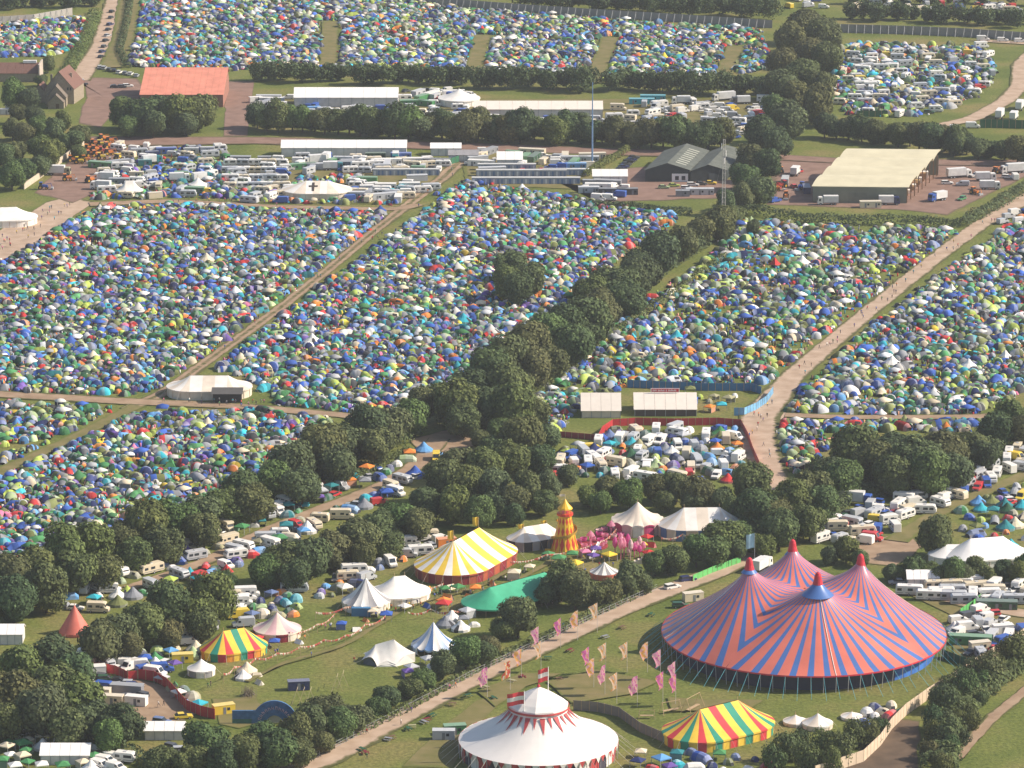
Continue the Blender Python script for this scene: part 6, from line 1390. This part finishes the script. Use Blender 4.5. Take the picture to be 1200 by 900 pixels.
# lane camp
lane = [(520, 530), (480, 535), (430, 560), (370, 585), (300, 612), (230, 640), (160, 672), (60, 700), (60, 715), (120, 720), (160, 700), (235, 690), (300, 652), (360, 630), (440, 595), (500, 560)]
camp(lane, 20, [('caravan', 6), ('motorhome', 4), ('van', 3), ('car', 2)], VC, 'parked along the dirt lane between the tree belts', 25, 25, 'lane camp', .95)
camp(lane, 60, [('dome tent', 5), ('tunnel tent', 4), ('bell tent', 3), ('pyramid tent', 1), ('gazebo', 4)], TCOL, 'along the dirt lane between the tree belts', 0, 180, 'lane camp')
def rowline(pts, sp, mix, cols, where, turn, group, jit=1.0):
    G = [at(*p) for p in pts]
    for a, b in zip(G[:-1], G[1:]):
        L = (b - a).length; n = max(1, int(L / sp)); hd = math.degrees(math.atan2((b - a).y, (b - a).x))
        for i in range(n):
            p = a.lerp(b, (i + rng.uniform(.3, .7)) / n); p.y += rng.uniform(-jit, jit); k = rng.choice([q for q, w in mix for _ in range(w)])
            if not free(p, (VLEN[k] * .22 if k in VLEN else 1.2)): continue
            x, y = pix(p.x, p.y)
            if k in VLEN: place(k, x, y, hd + turn + rng.uniform(-14, 14), where, rng.choice(cols[k]), '%s: %ss' % (group, k))
            else: tent(k, x, y, rng.uniform(0, 360), where, rng.choice(TCOL), '%s: tents' % group, s=rng.uniform(1.0, 1.35))
LW = 'parked along the dirt lane between the tree belts'; LT = [('caravan', 5), ('motorhome', 4), ('van', 3), ('car', 1), ('bell tent', 2), ('tunnel tent', 3), ('gazebo', 4), ('dome tent', 2)]
rowline([(500, 528), (470, 540), (425, 556), (375, 574), (320, 598), (260, 622), (215, 645), (160, 668), (80, 694)], 4.6, LT, VC, LW, 70, 'lane camp')
rowline([(490, 536), (455, 552), (405, 570), (350, 592), (290, 618), (235, 642), (180, 664), (110, 694)], 4.6, LT, VC, LW, 70, 'lane camp')
rowline([(490, 556), (455, 576), (410, 594), (362, 612), (310, 634), (262, 656), (215, 676), (150, 702)], 4.4, LT, VC, LW, 70, 'lane camp')
rowline([(470, 578), (420, 598), (375, 616), (322, 640), (270, 662), (240, 682)], 4.4, LT, VC, LW, 70, 'lane camp')
# red-fenced camp
red = [(708, 512), (722, 504), (865, 505), (872, 530), (890, 562), (850, 565), (645, 562), (650, 535), (690, 530)]
camp(red, 48, [('caravan', 5), ('motorhome', 5), ('van', 4), ('car', 1)], VC, 'in the red-fenced camp', 80, 20, 'red-fenced camp', .9)
camp(red, 85, [('dome tent', 6), ('tunnel tent', 3), ('bell tent', 2), ('gazebo', 1), ('pyramid tent', 1)], TCOL, 'in the red-fenced camp', 0, 180, 'red-fenced camp')
for x, y, d in ((1010, 95, 5), (1022, 72, 0), (1132, 92, 0), (1040, 66, 0)): place('van', x, y, d, 'in the far caravan field below the perimeter fence', 'yellow', 'far caravan field: vans')
place('van', 693, 527, 15, 'in the red-fenced camp, the bright yellow one', 'yellow', var=1)
# right camp by the wood
rc = [(955, 622), (1000, 590), (1090, 580), (1110, 590), (1070, 618), (1040, 635), (1000, 642), (960, 636)]
camp(rc, 40, [('caravan', 4), ('van', 5), ('motorhome', 5), ('car', 2), ('lorry', 1)], VC, 'in the vehicle camp below the wood', 10, 30, 'vehicle camp below the wood', .85)
rl = [(1095, 588), (1205, 520), (1205, 550), (1150, 575), (1110, 595)]
camp(rl, 28, [('caravan', 6), ('motorhome', 3), ('van', 2)], VC, 'beside the grassy lane at the wood edge', 70, 20, 'wood edge lane', .85)
camp([(1120, 600), (1205, 562), (1205, 640), (1175, 645), (1125, 628)], 34, [('dome tent', 5), ('tunnel tent', 3), ('bell tent', 2), ('gazebo', 1)], TCOL, 'on the grass above the white frame tents', 0, 180, 'tents above the frame tents')
camp([(1150, 590), (1205, 565), (1205, 600)], 5, [('van', 2), ('car', 3)], VC, 'on the grass above the white frame tents', 20, 30, 'vehicles above the frame tents')
camp([(302, 702), (332, 696), (350, 706), (345, 722), (310, 728), (290, 726)], 20, [('dome tent', 5), ('tunnel tent', 2), ('gazebo', 1)], TCOL, 'by the trees near the pale pink tent', 0, 180, 'tents near the pink tent')
camp([(270, 722), (310, 700), (312, 712), (285, 735)], 6, [('van', 2), ('caravan', 2)], VC, 'by the trees near the pale pink tent', 20, 20, 'vehicles near the pink tent', .9)
camp([(365, 690), (425, 668), (470, 650), (480, 656), (440, 672), (400, 700), (372, 705)], 14, [('dome tent', 4), ('tunnel tent', 2), ('gazebo', 1)], TCOL, 'along the tree edge above the cream tents', 0, 180, 'tents along the tree edge')
camp([(160, 762), (215, 770), (205, 785), (170, 785)], 10, [('dome tent', 3), ('bell tent', 2), ('gazebo', 1)], TCOL, 'behind the curved red hoarding', 0, 180, 'tents behind the red hoarding')
camp([(985, 838), (1045, 828), (1058, 836), (1040, 848), (1000, 852)], 9, [('dome tent', 4), ('tunnel tent', 1)], TCOL, 'in the corner between pale wall and big top', 0, 180, 'tents by the pale wall')
camp([(728, 888), (790, 880), (905, 890), (905, 905), (728, 905)], 18, [('dome tent', 2), ('gazebo', 3), ('tunnel tent', 2)], TCOL, 'behind the rainbow tent by the circus', 0, 180, 'tents behind the rainbow tent')
camp([(0, 862), (60, 870), (115, 885), (110, 905), (0, 905)], 22, [('gazebo', 6), ('bell tent', 1), ('ridge tent', 1)], ['white', 'white', 'cream', 'navy blue', 'green'], 'in the market beside the crowd', 0, 20, 'market stalls')
camp([(0, 862), (60, 870), (115, 885), (160, 895), (150, 905), (0, 905)], 8, [('van', 3), ('caravan', 3)], {'van': ['white'], 'caravan': ['white']}, 'in the market beside the crowd', -20, 20, 'market vans', .9)
camp([(200, 878), (235, 882), (235, 900), (205, 900)], 3, [('car', 3)], VC, 'under the trees below the small yard', -20, 20, 'cars under the trees', .9)
camp([(130, 172), (265, 172), (265, 236), (120, 236)], 16, [('van', 3), ('caravan', 3), ('lorry', 1)], VC, 'among the food stalls and tents by the yard', 0, 20, 'vehicles by the food stalls', .9)
camp([(800, 462), (862, 462), (858, 482), (812, 486)], 10, [('gazebo', 5), ('dome tent', 2)], TCOL, 'in the stalls behind the blue hoarding', 0, 20, 'stalls behind the blue hoarding')
for k, (x, y, cn) in enumerate([(366, 402, 'white'), (394, 404, 'turquoise'), (543, 378, 'turquoise'), (840, 310, 'turquoise'), (793, 398, 'turquoise'), (1115, 342, 'white'), (1045, 428, 'white'), (1178, 420, 'white'), (1135, 432, 'white'), (908, 310, 'red'), (242, 307, 'cream'), (200, 546, 'green'), (940, 310, 'white'), (880, 262, 'pale green')]):
    tent('pyramid tent' if k % 2 else 'bell tent', x, y, 20 * k, 'rising above the small tents around it', cn, 'peaked tents among the small ones', s=1.3)

camp([(170, 800), (205, 800), (240, 832), (225, 834), (190, 806)], 9, [('dome tent', 2), ('ridge tent', 2), ('gazebo', 2)], TCOL, 'in the jumble just behind the curved red hoarding', 0, 180, 'jumble by the red hoarding')
camp([(200, 760), (232, 752), (240, 770), (215, 785)], 5, [('bell tent', 2), ('ridge tent', 2)], ['white', 'cream', 'pale green'], 'beside the yellow box in the kids field', 0, 180, 'tents by the yellow box')
camp([(280, 786), (312, 790), (308, 806), (285, 804)], 4, [('bell tent', 2), ('ridge tent', 1)], ['white', 'cream'], 'by the branch heap in the kids field', 0, 180, 'tents by the branch heap')
camp([(470, 784), (500, 776), (515, 782), (480, 796)], 6, [('gazebo', 2), ('dome tent', 1)], ['purple', 'white', 'red', 'light grey'], 'between the stretch tent and the hedge', 0, 180, 'tents by the stretch tent')
camp([(515, 726), (556, 720), (560, 738), (530, 746)], 6, [('bell tent', 2), ('gazebo', 2), ('tunnel tent', 1)], ['light grey', 'white', 'grey'], 'beside the blue and white pole tent', 0, 180, 'tents by the blue pole tent')
camp([(480, 690), (560, 690), (610, 672), (640, 664), (600, 690), (530, 705)], 12, [('ridge tent', 1), ('gazebo', 1)], ['cream', 'red', 'green', 'orange', 'blue'], 'in front of the yellow striped tent', 0, 180, 'stalls by the yellow tent')
camp([(640, 655), (680, 650), (690, 668), (650, 672)], 5, [('gazebo', 1)], ['yellow', 'red', 'green'], 'on the grass below the helter skelter', 0, 180, 'stalls below the helter skelter')
camp([(1075, 232), (1120, 205), (1190, 200), (1190, 210), (1130, 238), (1095, 246)], 9, [('van', 3), ('car', 2), ('tractor', 2), ('lorry', 2)], {'van': ['white', 'silver'], 'car': ['dark grey', 'green', 'white'], 'tractor': ['green', 'orange', 'red'], 'lorry': ['white', 'blue']}, 'working in the open yard of the cream barn', 0, 40, 'cream barn yard', .9)
camp([(905, 200), (945, 200), (940, 238), (905, 238)], 10, [('van', 2), ('car', 2), ('tractor', 3), ('lorry', 1)], {'van': ['white', 'blue'], 'car': ['red', 'white'], 'tractor': ['red', 'blue', 'orange'], 'lorry': ['white']}, 'between the tree belt and the cream barn', 40, 60, 'beside the cream barn', .8)
SV = {'van': ['white', 'white', 'light grey', 'blue'], 'caravan': ['white', 'cream', 'light grey'], 'car': ['white', 'silver', 'dark grey', 'red'], 'cabin': ['white', 'light grey', 'grey', 'cream', 'green'], 'lorry': ['white', 'teal', 'blue'], 'motorhome': ['white', 'cream']}
camp([(298, 116), (343, 116), (343, 132), (298, 130)], 12, [('van', 3), ('cabin', 1), ('car', 2)], SV, 'at the left end of the long clear-span marquee', 0, 15, 'service strip by the marquees', .8)
camp([(470, 104), (552, 108), (552, 132), (470, 128)], 24, [('van', 4), ('cabin', 2), ('car', 3), ('caravan', 2)], SV, 'between the two long marquees', 0, 20, 'between the long marquees', .75)
camp([(350, 127), (550, 132), (550, 140), (350, 135)], 22, [('van', 4), ('caravan', 3), ('car', 3)], SV, 'in front of the long clear-span marquee', 0, 15, 'front of the long marquee', .75)
camp([(555, 139), (705, 141), (705, 150), (555, 147)], 18, [('van', 4), ('caravan', 3), ('car', 2)], SV, 'in front of the long cream white marquee', 0, 15, 'front of the cream marquee', .75)
camp([(345, 186), (525, 190), (525, 204), (345, 202)], 36, [('van', 4), ('cabin', 3), ('caravan', 5), ('car', 3), ('lorry', 1)], SV, 'in the strip below the long white shed', 0, 12, 'strip below the white shed', .75)
camp([(268, 188), (345, 190), (345, 238), (268, 238)], 16, [('van', 3), ('caravan', 3), ('motorhome', 2)], SV, 'squeezed between the caravan rows by the chapel tent', 0, 20, 'by the chapel rows', .7)
camp([(410, 212), (515, 212), (490, 236), (405, 238)], 22, [('van', 3), ('caravan', 4), ('cabin', 2)], SV, 'between the chapel tent and the brown track', 0, 15, 'chapel to track', .75)
camp([(540, 178), (700, 182), (690, 204), (548, 204)], 26, [('van', 4), ('cabin', 5), ('car', 2)], SV, 'packed round the toilet blocks', 0, 12, 'round the toilet blocks', .75)
camp([(690, 205), (740, 202), (745, 235), (685, 236)], 10, [('van', 3), ('cabin', 3)], SV, 'around the white marquee by the low hedge', 0, 12, 'by the low hedge', .75)
camp([(122, 172), (265, 172), (268, 235), (108, 236)], 34, [('van', 4), ('caravan', 4), ('lorry', 1), ('cabin', 2)], SV, 'crammed between the food stalls by the yard', 0, 20, 'food stall jumble', .75)
camp([(1045, 684), (1100, 682), (1205, 690), (1205, 712), (1150, 708), (1100, 706), (1060, 700)], 26, [('van', 2), ('caravan', 5), ('motorhome', 3), ('car', 1)], SV, 'crowded behind the big top', 0, 12, 'crowded behind the big top', .75)
camp([(1112, 728), (1150, 718), (1205, 732), (1195, 748), (1150, 776), (1120, 768)], 20, [('van', 3), ('caravan', 2), ('cabin', 1), ('car', 2)], SV, 'in the compound between the wall and the big top', 20, 40, 'compound by the wall', .75)
camp([(1115, 730), (1150, 722), (1185, 742), (1150, 772), (1120, 765)], 8, [('gazebo', 2), ('bell tent', 1)], ['white', 'cream'], 'in the compound between the wall and the big top', 20, 40, 'compound by the wall')
camp([(90, 790), (150, 800), (170, 815), (140, 832), (95, 820)], 10, [('van', 2), ('car', 3), ('cabin', 1)], SV, 'crowded into the small yard', -10, 25, 'small yard', .75)
camp([(100, 772), (165, 764), (205, 768), (212, 786), (160, 790), (105, 784)], 18, [('van', 4), ('caravan', 2), ('car', 3), ('motorhome', 2)], SV, 'jammed behind the red hoardings', 15, 25, 'behind the red hoardings', .7)
camp([(215, 742), (262, 702), (300, 696), (300, 706), (262, 726), (225, 752)], 16, [('van', 3), ('caravan', 3), ('motorhome', 3)], SV, 'in the row under the trees by the small rainbow tent', 20, 15, 'row by the rainbow tent', .7)
camp([(0, 862), (60, 868), (118, 882), (150, 900), (0, 905)], 14, [('van', 3), ('caravan', 3), ('cabin', 1)], {'van': ['white'], 'caravan': ['white', 'cream'], 'cabin': ['white']}, 'crammed into the market beside the crowd', -15, 15, 'market jam', .7)
camp([(372, 690), (425, 664), (480, 645), (520, 632), (520, 642), (470, 660), (410, 690)], 12, [('van', 3), ('caravan', 3), ('car', 2)], SV, 'at the tree edge above the cream tents', 20, 15, 'tree edge above the cream tents', .75)
camp([(640, 655), (700, 648), (760, 655), (770, 640), (760, 632), (720, 660)], 9, [('gazebo', 2), ('ridge tent', 1)], ['pink', 'white', 'red', 'yellow', 'purple'], 'amid the fairground rides', 0, 180, 'fairground stalls')
camp([(300, 748), (420, 725), (600, 690), (590, 700), (420, 740), (300, 765)], 14, [('gazebo', 2), ('ridge tent', 2), ('dome tent', 1)], ['orange', 'red', 'cream', 'white', 'blue', 'yellow'], 'strung along the bunting in the grass field', 0, 180, 'stalls along the bunting')
# ------------------------------------------------------------------ the packed camping fields
PAL_L = [('blue', 17), ('navy blue', 7), ('slate blue', 2), ('purple', 4), ('grey', 5), ('light grey', 2), ('green', 13), ('dark green', 5), ('olive green', 9), ('lime green', 11), ('pale green', 8), ('teal', 4), ('turquoise', 7), ('sky blue', 6), ('red', 6), ('orange', 4), ('white', 2.5), ('cream', 2), ('pink', 1), ('khaki', 3), ('yellow', 1.5), ('dark grey', 5)]
PAL_R = [('blue', 13), ('navy blue', 5), ('slate blue', 2), ('purple', 1), ('grey', 6), ('light grey', 3), ('green', 13), ('dark green', 5), ('olive green', 14), ('lime green', 14), ('pale green', 11), ('teal', 4), ('turquoise', 7), ('sky blue', 5), ('red', 2), ('orange', 2.5), ('white', 5), ('cream', 3), ('khaki', 5), ('yellow', 1), ('dark grey', 5)]
KW = [('dome tent', 62), ('tunnel tent', 20), ('ridge tent', 8), ('pyramid tent', 2.4), ('gazebo', 3.5), ('bell tent', .8)]
OA = np.array(OCC); TA = np.array(TREE_XY)
pieces = []     # (verts, face sizes, face verts, face colours)
ACC_V, ACC_F, ACC_N, ACC_C, BASE = [], [], [], [], [0]
def add_inst(T, loc, rz, sc, cols):
    V = np.array(T[0], float) * sc; c, s = math.cos(rz), math.sin(rz)
    X = V[:, 0] * c - V[:, 1] * s + loc[0]; Y = V[:, 0] * s + V[:, 1] * c + loc[1]
    ACC_V.append(np.stack([X, Y, V[:, 2]], 1)); b = BASE[0]
    for f, k in zip(T[1], T[2]): ACC_F.extend([i + b for i in f]); ACC_N.append(len(f)); ACC_C.append(cols[k])
    BASE[0] += len(V)
def field(poly, sp, pal, gaps=.1, tall=1.0, clutter=2.0):
    G = [at(*p) for p in poly]; gx = [p.x for p in G]; gy = [p.y for p in G]
    nx = int((max(gx) - min(gx)) / sp) + 2; ny = int((max(gy) - min(gy)) / (sp * .9)) + 2
    I, J = np.meshgrid(np.arange(nx), np.arange(ny)); X = min(gx) + (I + .5 * (J % 2)) * sp; Y = min(gy) + J * sp * .9
    X = (X + nrng.uniform(-.36, .36, X.shape) * sp).ravel(); Y = (Y + nrng.uniform(-.36, .36, Y.shape) * sp).ravel()
    def clear(X, Y, pad):
        k = inpoly(X, Y, [(p.x, p.y) for p in G])
        px, py = pix(X, Y); k &= (px > -75) & (px < 1275) & (py > -14)
        for yd in YARDS: k &= ~inpoly(px, py, yd)
        for L, w in TRACKS:
            LA = np.array(L); WA = np.array(w) / 2; idx = np.nonzero(k)[0]
            if len(idx): k[idx] &= (np.hypot(X[idx, None] - LA[None, :, 0], Y[idx, None] - LA[None, :, 1]) - WA[None]).min(1) > pad
        X1, Y1 = X[k], Y[k]
        if len(X1):
            ok = np.ones(len(X1), bool)
            for a in range(0, len(OA)): ok &= (X1 - OA[a, 0]) ** 2 + (Y1 - OA[a, 1]) ** 2 > (OA[a, 2] + pad * .7) ** 2
            for a in range(0, len(TA)): ok &= (X1 - TA[a, 0]) ** 2 + (Y1 - TA[a, 1]) ** 2 > (TA[a, 2] * .5) ** 2
            X1, Y1 = X1[ok], Y1[ok]
        return X1, Y1
    X1, Y1 = clear(X, Y, 1.3)
    names = [n for n, w in pal]; w = np.array([w for n, w in pal], float); w /= w.sum()
    kn = [n for n, q in KW]; kw = np.array([q for n, q in KW], float); kw /= kw.sum()
    for x, y in zip(X1, Y1):
        g = mnoise.noise(Vector((x * .045, y * .045, 9.0)))
        if g > .62 - gaps * 2.2 and rng.random() < .75: continue
        cl = mnoise.noise(Vector((x * .09, y * .09, 2.0)))
        cn = names[int(nrng.choice(len(names), p=w))] if cl < .28 or rng.random() < .5 else ('blue' if cl > .42 else 'red' if cl > .38 else 'green')
        kd = kn[int(nrng.choice(len(kn), p=kw))]; T = rng.choice(TT[kd])
        if kd in ('gazebo', 'bell tent'): cn = rng.choice(['white', 'cream', 'light grey', 'green', 'blue', 'white'])
        c = np.array(COL[cn]) * rng.uniform(.62, 1.25); f = rng.uniform(.0, .06); c = c * (1 - f) + np.array((.3, .3, .3)) * f
        c2 = np.array(COL[rng.choice(['grey', 'light grey', 'navy blue', 'olive green', 'dark grey', 'dark grey', 'dark green', 'grey'])]) * .8 if rng.random() < .5 else c * rng.choice([.5, .7, 1.4])
        c3 = c * .65 + np.array((.5, .5, .48)) * .35
        add_inst(T, (x, y), rng.uniform(0, 6.28), (rng.uniform(.66, .95) if rng.random() < .4 else rng.uniform(.95, 1.28)) * tall, [c, c2, (.04, .04, .045) if kd != 'gazebo' else (.4, .4, .4), c3])
    # bags, chairs, boxes and people-sized bits, many dark to imitate shadow between tents
    n = int(len(X1) * clutter); k = nrng.integers(0, max(len(X1), 1), n)
    for x, y in zip(X1[k] + nrng.uniform(-2.0, 2.0, n), Y1[k] + nrng.uniform(-2.4, 1.6, n)):
        cc = np.array(COL[rng.choice(['light grey', 'red', 'black', 'black', 'dark grey', 'grey', 'peach', 'blue', 'turquoise', 'lime green', 'navy blue', 'white', 'pink', 'dark grey', 'black', 'brown', 'maroon', 'green'])]) * rng.uniform(.7, 1.1); add_inst(rng.choice(CLUT), (x, y), rng.uniform(0, 6.28), rng.uniform(.7, 1.15), [cc] * 4)
field([(-70, 335), (-70, 318), (40, 285), (85, 258), (118, 243), (240, 241), (330, 247), (468, 249), (440, 268), (395, 304), (330, 355), (255, 409), (190, 455), (150, 464), (-70, 457)], 3.2, PAL_L, .06)
field([(545, 212), (700, 238), (795, 252), (775, 275), (735, 295), (690, 330), (650, 372), (610, 408), (570, 432), (540, 456), (505, 478), (470, 486), (400, 483), (325, 474), (300, 448), (250, 432), (330, 372), (400, 320), (480, 262), (525, 225)], 3.2, PAL_L, .06)
field([(-70, 472), (135, 477), (80, 508), (-70, 540)], 3.2, PAL_L, .06)
field([(-70, 562), (150, 485), (300, 482), (390, 491), (370, 522), (325, 546), (240, 584), (140, 626), (70, 656), (30, 672), (-70, 672)], 3.2, PAL_L, .08)
field([(600, 470), (690, 452), (740, 440), (740, 452), (690, 470), (660, 500), (645, 520), (640, 480)], 3.4, PAL_R, .1)
field([(842, 296), (846, 282), (868, 262), (880, 258), (950, 266), (1100, 268), (1122, 272), (1080, 310), (1000, 370), (930, 430), (893, 452), (636, 452), (628, 442), (634, 425), (682, 400), (742, 362), (816, 316)], 3.55, PAL_R, .20, 1.08)
field([(1205, 249), (1270, 206), (1270, 440), (1205, 455), (1180, 472), (1130, 488), (917, 486), (925, 470), (955, 445), (1030, 375), (1130, 303)], 3.5, PAL_R, .14, 1.08)
field([(905, 495), (1150, 494), (1130, 508), (1010, 505), (985, 520), (935, 555), (912, 548)], 3.4, PAL_R, .12, 1.05)
field([(150, -12), (440, -12), (520, 10), (600, 16), (890, 36), (903, 78), (860, 90), (700, 98), (560, 88), (300, 80), (270, 84), (150, 78)], 3.35, PAL_R + [('red', 3), ('blue', 6), ('navy blue', 5), ('orange', 2)], .10, 1.1)
field([(-70, 33), (82, 23), (104, 22), (84, 58), (62, 66), (-70, 70)], 3.4, PAL_L, .12, 1.1)
field([(980, 52), (1150, 52), (1166, 78), (1160, 100), (1130, 122), (1080, 138), (990, 135), (974, 110)], 4.2, PAL_R, .18, 1.1, 1.5)
field([(125, 176), (265, 174), (268, 232), (108, 234)], 4.0, PAL_L, .18, 1.05, 1.5)
field([(268, 200), (345, 225), (410, 225), (520, 215), (515, 228), (480, 240), (268, 238)], 3.8, PAL_L, .10, 1.0, 1.5)
field([(345, 210), (420, 206), (430, 214), (345, 220)], 3.8, PAL_L, .10, 1.0, 1.2)
field([(590, 498), (655, 452), (660, 470), (650, 500), (640, 530)], 3.6, PAL_R, .1)
field([(640, 530), (700, 524), (700, 560), (640, 562)], 4.4, PAL_R, .18)
V = np.vstack(ACC_V).astype(np.float32); me = bpy.data.meshes.new('camping_tents')
me.vertices.add(len(V)); me.vertices.foreach_set('co', V.ravel()); me.loops.add(len(ACC_F)); me.loops.foreach_set('vertex_index', np.array(ACC_F, np.int32))
NN = np.array(ACC_N, np.int32); me.polygons.add(len(NN)); me.polygons.foreach_set('loop_start', (np.cumsum(NN) - NN).astype(np.int32))
me.materials.append(ATT('camping_cloth', .8, .1, spec=.12)); CC = np.ones((len(NN), 4), np.float32); CC[:, :3] = np.clip(np.array(ACC_C), .012, .8)
me.attributes.new('Col', 'FLOAT_COLOR', 'FACE').data.foreach_set('color', CC.ravel()); me.update(calc_edges=True)
tag(link('camping_tents', me), 'thousands of small bright tents, belongings and shadow-like dark bits packed across the fields', 'tents', kind='stuff')
print('tents individual', NTENT[0], 'faces in fields', len(NN))

# ------------------------------------------------------------------ people
def crowd(poly, n, where, group):
    xs = [p[0] for p in poly]; ys = [p[1] for p in poly]; k = t = 0
    while k < n and t < 4000:
        t += 1; x, y = rng.uniform(min(xs), max(xs)), rng.uniform(min(ys), max(ys))
        if bool(inpoly(np.array([x]), np.array([y]), poly)[0]): person(x, y, where, group); k += 1
crowd([(0, 305), (0, 280), (40, 252), (75, 236), (85, 240), (45, 278)], 34, 'walking on the wide dirt track by the yard', 'people on the wide dirt track')
crowd([(1190, 238), (1100, 296), (1010, 368), (925, 440), (935, 448), (1020, 375), (1105, 304), (1195, 246)], 36, 'walking on the pale track between the right-hand fields', 'people on the pale track')
crowd([(880, 480), (915, 470), (900, 500), (905, 560), (890, 555), (878, 515)], 16, 'at the junction by the red-fenced camp', 'people at the junction')
crowd([(530, 200), (545, 205), (350, 350), (250, 420), (245, 414), (340, 350)], 18, 'walking on the brown field track', 'people on the field track')
crowd([(0, 850), (60, 860), (110, 880), (105, 886), (50, 872), (0, 862)], 48, 'in the crowd beside the market stalls', 'market crowd')
crowd([(190, 470), (310, 474), (310, 480), (190, 476)], 18, 'in front of the cream stage marquee', 'people at the stage marquee')
crowd([(200, 234), (330, 238), (330, 243), (200, 239)], 18, 'queuing at the food stalls', 'people at the food stalls')
crowd([(830, 668), (870, 652), (876, 658), (840, 674)], 9, 'on the dirt track behind the big top', 'people behind the big top')
crowd([(640, 660), (700, 655), (760, 668), (700, 680), (640, 672)], 10, 'on the grass by the rides', 'people by the rides')
crowd([(1145, 178), (1200, 182), (1200, 188), (1140, 186)], 12, 'on the road behind the cream barn', 'people behind the barn')
for x, y in ((430, 891), (430, 862), (470, 851), (482, 837), (527, 810), (534, 808), (610, 765), (660, 738)): person(x, y, 'walking along the dirt track by the circus tent', 'people on the lower dirt track')
crowd([(400, 735), (600, 690), (620, 670), (480, 700), (300, 770), (300, 780)], 50, 'on the grass of the kids field', 'people in the kids field')
for x, y in ((247, 806), (244, 808), (186, 830), (192, 829), (415, 778), (365, 772)): person(x, y, 'standing in the kids field', 'people in the kids field')
print('people', NPEOPLE[0])

# ------------------------------------------------------------------ air
hz = MB(); hz.box(-3550, 3550, -350, 7600, -1.5, 392)
hm = bpy.data.materials.new('haze'); hm.use_nodes = True; hn = hm.node_tree.nodes; hn.remove(hn['Principled BSDF'])
pv = hn.new('ShaderNodeVolumePrincipled'); pv.inputs['Color'].default_value = (.92, .95, 1.0, 1); pv.inputs['Density'].default_value = .00005; pv.inputs['Anisotropy'].default_value = .2
hm.node_tree.links.new(pv.outputs[0], hn['Material Output'].inputs['Volume'])
tag(link('haze', hz.mesh('haze', hm)), 'thin pale summer haze over the fields', 'haze', kind='stuff')
